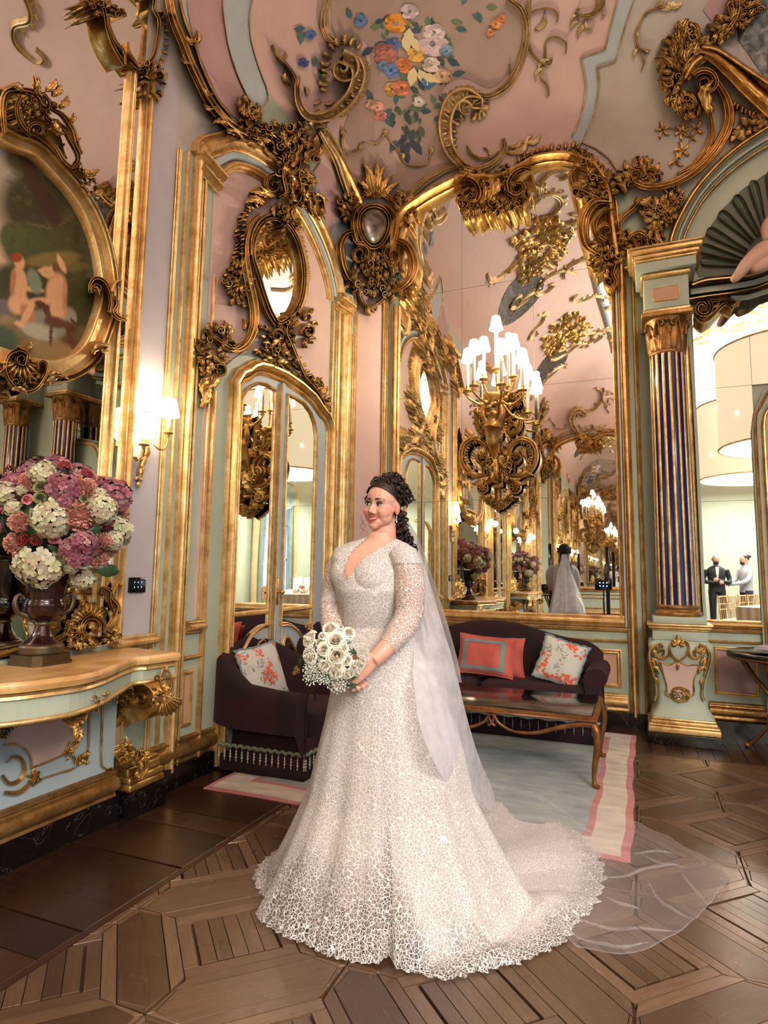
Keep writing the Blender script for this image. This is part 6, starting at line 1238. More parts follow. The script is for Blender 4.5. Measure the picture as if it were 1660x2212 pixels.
for s in (-1, 1):
    pr = [(s*(hw-.13+.0), .1), (s*(hw-.135), .40), (s*(hw-.15), .47), (s*(hw-.13), .535), (s*(hw-.06), .565), (s*(hw+.01), .545), (s*(hw+.03), .48), (s*(hw-.0), .43), (s*(hw-.035), .40), (s*(hw-.03), .1)]
    pr = cr(pr, 30); mb = MB(); G = np.array([[(x, y, z-.0*(y > 0)) for x, z in pr] for y in (-.34, -.2, 0, .15, .27)]); mb.grid(G); mb.fan(G[0]); mb.fan(G[-1], True); mb.build('arm', 'burgundy_velvet', so, sharp=60)
mb = MB(); mb.bbox((-hw+.03, -.365, .0), (hw-.03, .3, .12), .015); mb.build('skirt', 'burgundy_velvet', so)
tassels(so, [(-hw+.02, -.37), (0, -.37), (hw-.02, -.37)], 30, .165, 'blue_bead', 'teal_braid'); tassels(so, [(hw-.015, -.34), (hw-.015, 0), (hw-.015, .28)], 12, .165, 'blue_bead', 'teal_braid')
pillow('coral_cushion', 'coral velvet cushion framed with teal braid on the sofa', .50, .34, .14, 'coral_velvet', frame3((-1.24, 5.23, .60), (1, -.03, -.05), (.03, .32, .95)), 'coral cushions on the sofa', 'teal_braid')
pillow('coral_cushion', 'plain coral velvet cushion tucked behind the teal-braided one', .52, .34, .15, 'coral_velvet', frame3((-1.19, 5.35, .57), (1, .02, .02), (.0, .25, .97)), 'coral cushions on the sofa')
pillow('floral_cushion', 'pale floral cushion leaning on the right arm of the sofa', .37, .37, .13, 'floral_linen', frame3((-.62, 5.24, .585), (1, -.1, -.28), (.25, .33, .92)), 'floral cushions', None, ('teal_braid', .009))

tb = thing('coffee_table', 'low gilt-legged coffee table with black glass top before the sofa', 'table', (-.925, 4.39, .013))
mb = MB(); mb.bbox((-.625, -.33, .412), (.625, .33, .424), .004); mb.build('glass_top', 'black_glass', tb, sharp=40)
mb = MB(); q = [(-.64, -.345), (.64, -.345), (.64, .345), (-.64, .345)]
sweep2(mb, q, .017, .03, 'ogee', lambda a: np.asarray(a)*np.array([1, 1, 1])+np.array([0, 0, .388]), True, True); mb.build('rim', 'walnut_gilt', tb)
for s in (-1, 1):
    for t_ in (-1, 1):
        mb = MB(); pc = cr([(s*.60, t_*.315, .39), (s*.645, t_*.345, .345), (s*.655, t_*.352, .25), (s*.635, t_*.34, .13), (s*.628, t_*.337, .04), (s*.638, t_*.345, .012), (s*.655, t_*.357, .008)], 22); mb.tube(pc, np.interp(np.linspace(0, 1, 22), [0, .2, .5, .85, 1], [.022, .026, .021, .013, .016]), 10); mb.build('leg', 'walnut_gilt', tb)
for t_ in (-1, 1):
    pl = [(.63, .37), (.55, .365), (.42, .33), (.28, .285), (.14, .28), (.05, .32), (.022, .36), (0, .378), (-.022, .36), (-.05, .32)]
    for s in (1, -1):
        mb = MB(); pc = cr([(s*x, t_*.335, z) for x, z in (pl[:7]+[(.0, .377), (-.018, .358), (-.005, .325), (.02, .30)])], 44); mb.tube(pc, np.interp(np.linspace(0, 1, 44), [0, .2, .5, 1], [.022, .017, .011, .009]), 8); mb.build('apron_scroll', 'walnut_gilt', tb)
for s in (-1, 1): mb = MB(); mb.tube(cr([(s*.635, -.33, .375), (s*.635, -.15, .385), (s*.635, .15, .385), (s*.635, .33, .375)], 12), .014, 8); mb.build('side_rail', 'walnut_gilt', tb)
# ---------------------------------------------------------------- the bride
m = N('skin'); at = m.n('ShaderNodeAttribute', attribute_name='paint')
m.set(Base_Color=at.outputs['Color'], Roughness=.46, Subsurface_Weight=.12, Subsurface_Scale=.01, Subsurface_Radius=(1, .35, .2)); m.bump(m.noise(400, 2), .05, .001)
def lace(name):
    m = N(name); co = m.co('Object'); nz = m.n('ShaderNodeTexNoise'); nz.inputs['Scale'].default_value = 11; nz.inputs['Detail'].default_value = 2; m.l(co, nz.inputs['Vector'])
    vm = m.n('ShaderNodeVectorMath', operation='MULTIPLY_ADD'); m.l(nz.outputs['Color'], vm.inputs[0]); vm.inputs[1].default_value = (.045, .045, .045); m.l(co, vm.inputs[2])
    def vor(sc, feat='DISTANCE_TO_EDGE'):
        v = m.n('ShaderNodeTexVoronoi', feature=feat); v.inputs['Scale'].default_value = sc; m.l(vm.outputs[0], v.inputs['Vector']); return v.outputs['Distance']
    e1 = m.ramp(vor(74), (.045, 1.), (.10, 0.)); e2 = m.ramp(vor(140), (.05, .85), (.12, 0.)); f = m.math('SINE', m.math('MULTIPLY', vor(32, 'F1'), 40.0)); e3 = m.ramp(f, (.78, 0.), (.93, .8))
    ln = m.math('MAXIMUM', m.math('MAXIMUM', e1, m.math('MULTIPLY', e2, .75)), m.math('MULTIPLY', e3, m.ramp(m.noise(8, 1), (.4, 0.), (.55, 1.))))
    at = m.n('ShaderNodeAttribute', attribute_name='paint'); lin = m.n('ShaderNodeSeparateColor'); m.l(at.outputs['Color'], lin.inputs[0])
    m.set(Base_Color=m.mix(ln, srgb(198, 189, 187), srgb(236, 233, 232)), Roughness=.75, Sheen_Weight=.1)
    m.alpha(m.math('MAXIMUM', m.math('MULTIPLY', lin.outputs[0], m.math('ADD', .86, m.math('MULTIPLY', ln, .14))), m.math('MAXIMUM', ln, .06)))
    m.bump(ln, .6, .004)
lace('white_lace')
def tulle(name, a0, a1):
    m = N(name); lw = m.n('ShaderNodeLayerWeight'); lw.inputs[0].default_value = .35; df = m.n('ShaderNodeBsdfDiffuse'); tl = m.n('ShaderNodeBsdfTranslucent'); tp = m.n('ShaderNodeBsdfTransparent'); m1 = m.n('ShaderNodeMixShader'); m2 = m.n('ShaderNodeMixShader')
    for q in (df, tl): q.inputs[0].default_value = (.93, .93, .97, 1)
    m.l(df.outputs[0], m1.inputs[1]); m.l(tl.outputs[0], m1.inputs[2]); m.l(m.math('ADD', m.ramp(m.noise(14, 3), (.3, a0*.75), (.7, a0*1.25)), m.math('MULTIPLY', lw.outputs['Facing'], a1)), m2.inputs[0]); m.l(tp.outputs[0], m2.inputs[1]); m.l(m1.outputs[0], m2.inputs[2]); m.l(m2.outputs[0], m.out.inputs[0])
tulle('tulle', .56, .3); tulle('floor_tulle', .13, .10)
m = N('dark_hair'); m.set(Base_Color=m.ramp(m.noise(40, 3), (.3, srgb(20, 12, 10)), (.75, srgb(52, 32, 26))), Roughness=.42)
plain('lip_red', srgb(190, 76, 72), .35); plain('teeth', srgb(236, 230, 220), .25); plain('eye_white', srgb(226, 220, 214), .15); plain('iris_dark', srgb(36, 22, 16), .08); plain('lash', srgb(18, 12, 11), .5); plain('pearl', srgb(236, 232, 226), .15)
B0 = np.array([-1.03, 2.40, 0]); _d = (B0-EYE)[:2]; VD = np.array([*(_d/np.linalg.norm(_d)), 0]); RT = np.array([VD[1], -VD[0], 0]); UPZ = np.array([0, 0, 1.])
def Q(px, py, dep=0.0):  # pixel at a distance dep in front of the upright plane through the bride
    d = rays((px, py))[0]; t = (B0-EYE) @ VD; return EYE+d*((t-dep)/(d @ VD))
A35 = math.radians(35); FW = -VD*math.cos(A35)-RT*math.sin(A35); LF = np.array([-FW[1], FW[0], 0])
bride = thing('person', 'dark-haired bride in a white lace gown and long veil holding white roses', 'person', tuple(B0))
mb = MB()
# torso rings: y px, centre px, half width px, depth half, forward shift
rg = [(1150, 824, 25, .05, .0), (1164, 822, 30, .055, .0), (1176, 816, 62, .065, .0), (1188, 812, 86, .08, .0), (1206, 810, 90, .095, .01), (1240, 806, 80, .118, .025), (1275, 803, 74, .128, .03), (1315, 802, 65, .116, .015), (1352, 804, 61, .10, .0), (1390, 807, 72, .115, 0), (1450, 808, 88, .14, 0), (1510, 808, 90, .14, 0), (1560, 808, 60, .10, 0)]
L = []
for y, xc, hw_, dp_, sh in rg:
    c = Q(xc, y, sh); w_ = hw_/505.
    L.append([c+RT*w_*math.copysign(abs(math.cos(a))**.85, math.cos(a))-VD*dp_*math.sin(a) for a in np.linspace(0, 2*PI, 28, endpoint=False)])
mb.grid(np.array(L), cv=True); mb.fan(L[0], True); mb.fan(L[-1])
for px, py, dp_, r in ((752, 1240, .035, .070), (802, 1246, .092, .078)): mb.ball(Q(px, py, dp_), (r, r, r*1.05), 16, 12)
HC_ = Q(827, 1092, .0); sc = .90; rl = math.radians(5)
hx = LF*math.cos(rl)+UPZ*math.sin(rl)*1; hz_ = -LF*math.sin(rl)+UPZ*math.cos(rl); hx, hz_ = LF*math.cos(rl)-UPZ*math.sin(rl), LF*math.sin(rl)+UPZ*math.cos(rl)
hd = lambda x, y, z: HC_+(hx*x+FW*y+hz_*z)*sc
def ell(c, r, n=18, k=12):
    P = [[hd(c[0]+r[0]*math.sin(p)*math.cos(t), c[1]+r[1]*math.sin(p)*math.sin(t), c[2]+r[2]*math.cos(p)) for t in np.linspace(0, 2*PI, n, endpoint=False)] for p in np.linspace(.02, PI-.02, k)]
    mb.grid(np.array(P)[:, ::1], cv=True)
ell((0, -.012, .035), (.076, .096, .086)); ell((0, .016, -.02), (.066, .066, .085)); ell((0, .058, -.100), (.024, .022, .018)); ell((0, .034, -.082), (.044, .046, .026))
for s in (1, -1):
    ell((s*.038, .045, -.036), (.030, .034, .032)); ell((s*.044, .022, -.064), (.019, .040, .026)); ell((s*.079, -.012, -.012), (.011, .018, .032), 12, 9); ell((s*.0125, .083, -.042), (.0085, .011, .007), 10, 7); ell((s*.03, .068, .020), (.024, .012, .008), 12, 8)
mb.tube([hd(0, .076, .012), hd(0, .083, -.008), hd(0, .091, -.024), hd(0, .095, -.034), hd(0, .087, -.043)], np.array([.0065, .0075, .009, .0105, .007])*sc, 10)
mb.tube([Q(828, 1195, -.0), Q(829, 1165, -.015), Q(831, 1140, -.03), Q(832, 1115, -.035)], [.062, .054, .050, .050], 18)
arms = {}
def limb(pts, rad, n=30): mb.tube(cr(pts, n), arr(rad, n), 14)
limb([Q(862, 1190, .085), Q(879, 1216, .115), Q(886, 1265, .13), Q(883, 1330, .15), Q(858, 1372, .21), Q(822, 1412, .26), Q(805, 1427, .275)], [.042, .056, .060, .054, .050, .037, .029])
limb([Q(758, 1192, -.055), Q(738, 1214, -.075), Q(722, 1265, -.06), Q(716, 1320, -.01), Q(722, 1370, .07), Q(738, 1420, .15), Q(746, 1438, .17)], [.04, .05, .051, .047, .042, .034, .028])
def hand(w, dirn, pal, sp, r=1.0):  # wrist, finger direction, palm normal, spread axis
    dirn, pal, sp = [np.array(q)/np.linalg.norm(q) for q in (dirn, pal, sp)]; k = w+dirn*.075
    for s in (-.026, -.009, .009, .026): mb.tube([w+sp*s*.5, w+dirn*.04+sp*s*.8, k+sp*s], [.017, .0165, .0125], 8)
    for s, l in ((-.028, .058), (-.0095, .072), (.0095, .078), (.028, .068)):
        b = k+sp*s; mb.tube(cr([b, b+dirn*l*.42+pal*.006, b+dirn*l*.55+pal*.03, b+dirn*l*.25+pal*.05], 9), np.linspace(.0095, .0075, 9), 8)
    b = w+dirn*.02+sp*.03; mb.tube(cr([b, b+sp*.02+dirn*.025+pal*.015, b+sp*.012+dirn*.055+pal*.03], 7), [.013, .0125, .0115, .011, .0105, .0095, .008], 8)
wl = Q(804, 1428, .277); hand(wl, Q(775, 1452, .29)-wl, FW*.3-RT*.2+VD*.6-UPZ*.0, UPZ*.8-RT*.2-VD*.2)
wr = Q(746, 1440, .172); hand(wr, Q(762, 1466, .22)-wr, -VD*.8+RT*.3, RT*.8+UPZ*.4)
for s in (1, -1): mb.tube([Q(808+s*24, 1520, 0), B0+RT*s*.06+UPZ*.45, B0+RT*s*.055+UPZ*.06], [.085, .06, .045], 14); mb.tube([B0+RT*s*.055+UPZ*.05-FW*.04, B0+RT*s*.055+UPZ*.035+FW*.12], [.04, .03], 10)
raw = mb.build('raw', 'skin'); rm = raw.modifiers.new('r', 'REMESH'); rm.mode = 'VOXEL'; rm.voxel_size = .0042; sm = raw.modifiers.new('s', 'SMOOTH'); sm.iterations = 6; sm.factor = .5
me = bpy.data.meshes.new_from_object(raw.evaluated_get(bpy.context.evaluated_depsgraph_get())); bpy.data.objects.remove(raw)
nV = len(me.vertices); V = np.empty(nV*3); me.vertices.foreach_get('co', V); V = V.reshape(-1, 3)
hl = np.stack([(V-HC_) @ hx, (V-HC_) @ FW, (V-HC_) @ hz_], 1)/sc
G_ = lambda c, r: np.exp(-(((hl-np.array(c))/np.array(r))**2).sum(1))
for s in (1, -1):
    V -= np.outer(G_((s*.031, .075, -.001), (.020, .03, .011))*.0085, FW)    # eye sockets
    V += np.outer(G_((s*.042, .07, -.028), (.02, .03, .014))*.004, FW)        # smiling cheeks
V -= np.outer(G_((0, .09, -.068), (.026, .03, .0055))*.004, FW); V -= np.outer(G_((0, .085, -.088), (.02, .03, .006))*.003, FW)
hl = np.stack([(V-HC_) @ hx, (V-HC_) @ FW, (V-HC_) @ hz_], 1)/sc; me.vertices.foreach_set('co', V.ravel())
skc = np.tile(np.array(srgb(222, 170, 148)), (nV, 1)); front_ = (hl[:, 1] > .03)
def tint(k, col): k = np.clip(k, 0, 1)[:, None]; skc[:] = skc*(1-k)+np.array(srgb(*col))*k
for s in (1, -1): tint(G_((s*.043, .06, -.03), (.026, .05, .022))*.45*front_, (208, 128, 114)); tint(G_((s*.031, .075, .004), (.024, .03, .012))*.55*front_, (120, 76, 62)); tint(G_((s*.08, -.012, -.012), (.02, .03, .04))*.5, (214, 120, 110))  # last tint paints the red of back light shining through the ears
me.color_attributes.new('paint', 'FLOAT_COLOR', 'POINT').data.foreach_set('color', np.c_[skc, np.ones(nV)].astype(np.float32).ravel())
me.shade_smooth(); me.materials.clear(); me.name = 'body'; body = local(link('body', me, 'skin'), bride)
# gown bodice and sleeves: the body's own surface lifted a little, cut at the neckline and the cuffs
Nr = np.empty(nV*3); me.vertices.foreach_get('normal', Nr); Nr = Nr.reshape(-1, 3)
d = V-EYE; zc_ = d @ _f; U_px = CX+F*(d @ _r)/zc_; V_px = CY-F*(d @ _u)/zc_; dep_ = (B0-V) @ VD
neck = [(872, 1158), (846, 1170), (816, 1188), (795, 1202), (771, 1222), (751, 1252), (747, 1238), (753, 1215), (762, 1195), (777, 1180), (795, 1165), (795, 1090), (872, 1090)]
def inpoly(x, y, P):
    c = np.zeros(len(x), bool); j = len(P)-1
    for i in range(len(P)):
        (xi, yi), (xj, yj) = P[i], P[j]; c ^= ((yi > y) != (yj > y)) & (x < (xj-xi)*(y-yi)/(yj-yi+1e-12)+xi); j = i
    return c
inn = inpoly(U_px+1.6*np.sin(V_px*1.3), V_px+1.5*np.sin(U_px*1.1), neck) & (dep_ > -.02)
cuffL = Q(835, 1398, .24); cuffR = Q(730, 1400, .11); axL = Q(805, 1427, .275)-Q(858, 1372, .21); axL /= np.linalg.norm(axL); axR = Q(746, 1438, .17)-Q(722, 1370, .07); axR /= np.linalg.norm(axR)
handL = ((V-cuffL) @ axL > 0) & (np.linalg.norm(V-cuffL, axis=1) < .26) & (dep_ > .165); handR = ((V-cuffR) @ axR > 0) & (np.linalg.norm(V-cuffR, axis=1) < .2) & (dep_ > .135) & (V_px > 1385)
zwaist = Q(804, 1362, 0)[2]; zsh = Q(826, 1163, 0)[2]
keep = (V[:, 2] < zsh+.006*np.sin(U_px)) & (V[:, 2] > zwaist-.03) & ~inn & ~handL & ~handR
low = (V[:, 2] <= zwaist-.03) & (V[:, 2] > zwaist-.16) & ~handL & ~handR; keep |= low
pl = [tuple(p.vertices) for p in me.polygons if all(keep[i] for i in p.vertices)]; us = sorted({i for p in pl for i in p}); ix = {k: i for i, k in enumerate(us)}; us = np.array(us)
arm = ((dep_[us] > .10) & (U_px[us] > 852) & (V_px[us] > 1218)) | ((U_px[us] > 800) & (dep_[us] > .155) & (V_px[us] > 1300)) | ((U_px[us] < 741) & (dep_[us] < .0) & (V_px[us] > 1235)) | ((U_px[us] < 745) & (V_px[us] > 1300))
mb = MB(); mb.add(V[us]+Nr[us]*np.where(arm, .0045, .006)[:, None], [tuple(ix[i] for i in p) for p in pl], np.c_[np.where(arm, 0.0, 1.0), np.zeros((len(us), 2))]); local(mb.build('bodice', 'white_lace'), bride)
# skirt and train
hem = [(548, 1898), (562, 1934), (578, 1952), (556, 1986), (600, 2018), (650, 2045), (700, 2068), (760, 2084), (815, 2088), (842, 2070), (856, 2099), (905, 2109), (960, 2123), (1010, 2113), (1030, 2103), (1050, 2108), (1075, 2094), (1110, 2090), (1160, 2069), (1225, 2036), (1245, 2000), (1272, 1978), (1300, 1930), (1307, 1890), (1285, 1835), (1250, 1795), (1180, 1748), (1110, 1722), (1050, 1712), (960, 1712), (860, 1722), (760, 1745), (670, 1790), (600, 1838), (560, 1872)]
SKC = B0+np.array([.03, .03, 0]); H = np.array([onZ(x, y, .0)[:2] for x, y in hem])-SKC[:2]; an = np.unwrap(np.arctan2(H[:, 1], H[:, 0])); R = np.linalg.norm(H, axis=1)
if an[-1] < an[0]: an, R = an[::-1], R[::-1]
NA = 300; th = np.linspace(an[0], an[0]+2*PI, NA, endpoint=False); Rh = np.interp(th, np.append(an, an[0]+2*PI), np.append(R, R[0])); Rh *= 1+.012*np.sin(th*97)+.01*np.sin(th*61)
vth = math.atan2(*(-VD[:2])[::-1]); rth = math.atan2(RT[1], RT[0])
back = np.clip(np.cos(th-math.atan2(.9, .75))*1.0, 0, 1); Rs = np.interp(th, np.append(an, an[0]+2*PI), np.append(R, R[0])); Rs = sum(np.roll(Rs, k) for k in range(-6, 7))/13; Rc = np.minimum(Rs, .49+.09*back); EX = np.clip((Rs/Rc-1)/.25, 0, 1); EX = EX*EX*(3-2*EX); EX = sum(np.roll(EX, k) for k in range(-4, 5))/9; NT = 46; P = np.zeros((NA, NT, 3)); lin = np.zeros((NA, NT)); rs = np.random.RandomState(4); ph = rs.uniform(0, 6, 6)
fold = np.sin(8*th+ph[0]+1.2*np.sin(2*th))*.65+np.sin(13*th+ph[1]+np.sin(3*th))*.4
for i in range(NA):
    a = th[i]; u = np.array([math.cos(a), math.sin(a)]); cv, cr_ = u @ -VD[:2], u @ RT[:2]; rw = 1/math.sqrt((cv/.118)**2+(cr_/.135)**2)
    ts = 1-.27*EX[i]
    for j in range(NT):
        t = j/(NT-1)
        if t <= ts:
            q = t/ts; r = rw+(Rc[i]-rw)*(.52*q+.48*q**2.1)+.055*math.sin(PI*min(1, q*1.6))*(.6+.4*back[i]); z = lerp(zwaist+.005, .008+.008*max(0, fold[i]), q); r *= 1+.07*fold[i]*q**1.3*(1-.6*q**8*(1-EX[i])); r *= lerp(1, Rh[i]/Rs[i], (1-EX[i])*q**8)
        else:
            q = (t-ts)/(1-ts); r = lerp(Rc[i]*(1+.07*fold[i]), Rh[i], q); z = .008+(.035*max(0, fold[i]+.4)+.012)*math.sin(PI*min(1, q*.9+.1))**.7*(1-q*.6)*EX[i]
        P[i, j] = (SKC[0]+u[0]*r-.03*(1-min(1, t*3)), SKC[1]+u[1]*r-.03*(1-min(1, t*3)), z); lin[i, j] = np.clip((Rh[i]-r)/.10-.25, 0, 1) if t > .5 else 1
mb = MB(); mb.grid(P, cu=True, col=np.stack([lin, lin*0, lin*0], -1)); local(mb.build('skirt', 'white_lace'), bride)
# face details
eyes = MB(); iris = MB(); lash = MB(); brow = MB()
for s in (1, -1):
    c = hd(s*.031, .0655, -.001); eyes.ball(c, .0125*sc, 14, 10); gd = FW*.93+LF*-.12+UPZ*.02; iris.ball(c+gd*.0088*sc, .0066*sc, 12, 8)
    lash.tube([hd(s*(.031+x), .0785-.35*x*x*30*.02-abs(x)*.14, .0018+.0068*(1-(x/.018)**2)) for x in np.linspace(-.0165, .019, 11)], np.array([.001, .0018, .0024, .003, .0032, .0034, .0034, .0034, .0032, .003, .0016]), 6)
    lash.tube([hd(s*(.031+x), .0752-abs(x)*.12, -.0055+.002*(x/.016)**2) for x in np.linspace(-.014, .015, 8)], .0008, 5)
    brow.tube([hd(s*(.013+x), .0835-.30*x-4.5*x*x*1.1, .0235+.20*x-5.2*x*x) for x in np.linspace(0, .042, 10)], np.array([.0026, .0034, .0037, .0036, .0034, .003, .0026, .0022, .0017, .0008])*1.05, 7, flat=.8)
eyes.build('eye', 'eye_white', body); iris.build('iris', 'iris_dark', body); lash.build('eyelashes', 'lash', body); brow.build('eyebrows', 'dark_hair', body)
xs_ = np.linspace(-.029, .029, 17); mb = MB(); f_ = 1-(xs_/.0291)**2
mb.tube([hd(x, .0870-20*x*x, -.0625+10*x*x-.0014*math.exp(-(x/.004)**2)) for x in xs_], .001+.0024*f_**.7, 8); mb.tube([hd(x, .0868-21*x*x, -.0770+19*x*x) for x in xs_], .001+.0034*f_**.7, 8); mb.build('lips', 'lip_red', body)
mb = MB(); mb.grid(np.array([[hd(x, .0862-21*x*x, z+13*x*x) for x in np.linspace(-.024, .024, 13)] for z in (-.0625, -.068, -.0755)])); mb.build('teeth', 'teeth', body)
# hair: cap, crown curls and the tail of ringlets
mb = MB(); rh = random.Random(9); cap = []
for p in np.linspace(.02, 2.25, 22):
    row = []
    for t in np.linspace(0, 2*PI, 40, endpoint=False):
        x, y, z = math.sin(p)*math.cos(t), math.sin(p)*math.sin(t), math.cos(p); lim = 0.98 if y > 0 else 2.25
        fr_ = max(0, y); pp = min(p, lerp(2.25, 1.02, min(1, max(0, y*1.0+.25)/1.1)**.7) if y > -.25 else 2.25)
        x, y, z = math.sin(pp)*math.cos(t), math.sin(pp)*math.sin(t), math.cos(pp); row.append(hd(x*.083, -.016+y*.1035, .040+z*.096))
    cap.append(row)
mb.grid(np.array(cap), cv=True)
def curl(p, ax, r, l, turns, w):
    ax = np.array(ax, float); ax /= np.linalg.norm(ax); a = np.cross(ax, [.3, .2, .9]); a /= np.linalg.norm(a); b = np.cross(ax, a); f0 = rh.uniform(0, 6); n = int(turns*9)+4
    mb.tube([p+ax*l*t+(a*math.cos(f0+t*turns*2*PI)+b*math.sin(f0+t*turns*2*PI))*r*(.6+.4*math.sin(PI*t)) for t in np.linspace(0, 1, n)], w*np.sin(np.linspace(.5, 2.9, n))**.5, 5)
for k in range(330):
    t, p = rh.uniform(0, 2*PI), rh.uniform(0, 1.75); x, y, z = math.sin(p)*math.cos(t), math.sin(p)*math.sin(t), math.cos(p)
    if y > .5 and z < .66: continue
    q = hd(x*.084, -.018+y*.105, .042+z*.098); curl(q, -FW*.8+LF*rh.uniform(-.9, .9)+UPZ*rh.uniform(-.6, .4), rh.uniform(.006, .013), rh.uniform(.03, .06), rh.uniform(1, 2), rh.uniform(.003, .0055))
for k in range(70):  # curls swept up off the forehead
    t = rh.uniform(.15, 2.99); q = hd(.080*math.cos(t), .052*math.sin(t)-.01, .118-.045*abs(math.cos(t))+rh.uniform(-.012, .012)); curl(q, -FW+LF*rh.uniform(-.7, .7)+UPZ*rh.uniform(-.2, .35), rh.uniform(.006, .011), rh.uniform(.03, .055), rh.uniform(1, 2), rh.uniform(.0035, .0055))
for k in range(120):  # ringlets falling behind the ear and down the back
    q = hd(rh.uniform(-.055, .066), -.075+rh.uniform(-.03, .03), rh.uniform(-.09, .01)); curl(q, -UPZ*1.0-FW*rh.uniform(.1, .35)+LF*rh.uniform(-.2, .25), rh.uniform(.007, .016), rh.uniform(.07, .15), rh.uniform(2, 3.5), rh.uniform(.0035, .006))
for k in range(60): curl(Q(868+rh.uniform(-14, 14), 1150+rh.uniform(-10, 20), -.06+rh.uniform(-.05, .03)), -UPZ+RT*rh.uniform(.0, .55)-FW*.1, rh.uniform(.007, .014), rh.uniform(.06, .13), 2.5, .004)
curl(Q(899, 1300, -.04), -UPZ-RT*.25, .006, .11, 2, .005); curl(Q(893, 1335, -.04), -UPZ-RT*.2, .006, .06, 1.5, .004)
curl(Q(783, 1115, .06), -UPZ, .007, .075, 2, .0009); curl(Q(784, 1125, .07), -UPZ+RT*.3, .008, .06, 2, .0008); curl(Q(861, 1120, .09), -UPZ, .004, .05, 1, .0008)
local(mb.build('hair', 'dark_hair'), bride)
mb = MB(); e = hd(.080, -.008, -.048); mb.ball(e, .0028, 8, 6); mb.tube([e, e-UPZ*.018], .0012, 6); mb.ball(e-UPZ*.022, (.0034, .0034, .0055), 8, 6); local(mb.build('earring', 'pearl'), bride)
# veil: two tiers from the back of the head, then a wide sweep over the floor
def tier(rows, name, amp, n=60, m=40, seed=1, bul=.05):
    r_ = np.array([[*onY(q_[1], q_[0], q_[3]), *onY(q_[2], q_[0], q_[-1])] for q_ in rows]); q = cr(r_, n); G = np.zeros((n, m, 3)); rs = np.random.RandomState(seed); f0 = rs.uniform(0, 6, 3)
    for i in range(n):
        s = i/(n-1); a, b = q[i, :3], q[i, 3:]
        for j in range(m):
            u = j/(m-1); o_ = amp*(.25+.75*s)*(math.sin(u*17+f0[0]+1.2*s)+.6*math.sin(u*31+f0[1]))*math.sin(PI*min(1, u*1.3+.0))**.5; G[i, j] = a+(b-a)*u+VD*o_+VD*bul*math.sin(PI*u); G[i, j, 2] = max(G[i, j, 2], .03)
    mb = MB(); mb.grid(G); return local(mb.build(name, 'tulle'), bride)
tier([(1100, 872, 846, 2.50), (1130, 886, 846, 2.54), (1165, 905, 850, 2.58), (1250, 936, 846, 2.66), (1350, 968, 842, 2.74), (1430, 990, 842, 2.81), (1474, 998, 845, 2.85)], 'veil', .012)
tier([(1102, 868, 848, 2.52, 2.52), (1165, 898, 852, 2.60, 2.58), (1250, 926, 868, 2.60, 2.56), (1350, 956, 892, 2.58, 2.5), (1410, 974, 894, 2.58, 2.36), (1470, 990, 894, 2.6, 2.25), (1560, 1012, 906, 2.68, 2.19), (1640, 1037, 935, 2.85, 2.20), (1702, 1064, 975, 3.2, 2.4), (1740, 1072, 1030, 3.2, 2.8)], 'veil', .014, seed=2, bul=-.05)
tier([(1104, 866, 850, 2.53), (1250, 915, 850, 2.70), (1400, 955, 860, 2.84), (1560, 985, 880, 3.1), (1660, 1010, 905, 3.3), (1730, 1040, 940, 3.5)], 'veil', .025, seed=3)
vo = np.array([onZ(x, y, 0)[:2] for x, y in ((1030, 1698), (1140, 1703), (1300, 1748), (1420, 1805), (1500, 1852), (1574, 1888), (1545, 1950), (1480, 2012), (1392, 2063), (1300, 2066), (1225, 2048), (1180, 1990), (1080, 1930), (1000, 1850), (985, 1760))]); vo = cr(vo, 90, True)
def floorz(a):
    a = np.asarray(a, float); q = a.reshape(-1, 3); x, y = q[:, 0], q[:, 1]; rel = q[:, :2]-SKC[:2]; t_ = np.arctan2(rel[:, 1], rel[:, 0]); rr = np.linalg.norm(rel, axis=1); Rt = np.interp((t_-th[0]) % (2*PI), th-th[0], Rh, period=2*PI)
    z = .016+.06*np.clip((Rt-rr)/.10+.4, 0, 1)+.008*np.sin(x*23+3*np.sin(y*9))*np.sin(y*17+x*6)+q[:, 2]+.010*np.abs(np.sin(x*6.5-y*9+1.5*np.sin(x*5)))**8; return np.c_[x, y, np.maximum(.004, z)].reshape(a.shape)
mb = MB(); drape(mb, vo, .0, floorz, .028); local(mb.build('veil_train', 'floor_tulle'), bride)
mb = MB()
for pth in (((1305, 1905), (1360, 1890), (1400, 1880), (1470, 1872)), ((1370, 1848), (1420, 1843), (1460, 1845)), ((1240, 1990), (1330, 2005), (1400, 2012), (1475, 2010)), ((1310, 1945), (1345, 1958), (1385, 1966)), ((1390, 1850), (1440, 1870), (1490, 1880)), ((1470, 1880), (1490, 1910), (1530, 1960)), ((1400, 1905), (1440, 1960), (1500, 1990)), ((1240, 2030), (1330, 2046), (1400, 2040))):
    pc = floorz(np.array([[*onZ(x, y, .02)[:2], .006] for x, y in cr(pth, 16)])); mb.tube(pc, np.sin(np.linspace(.2, 2.94, 16))*.006, 6)
mb.tube(floorz(np.c_[vo, np.zeros(len(vo))]), .0022, 5, False); local(mb.build('veil_crease', 'floor_tulle'), bride)
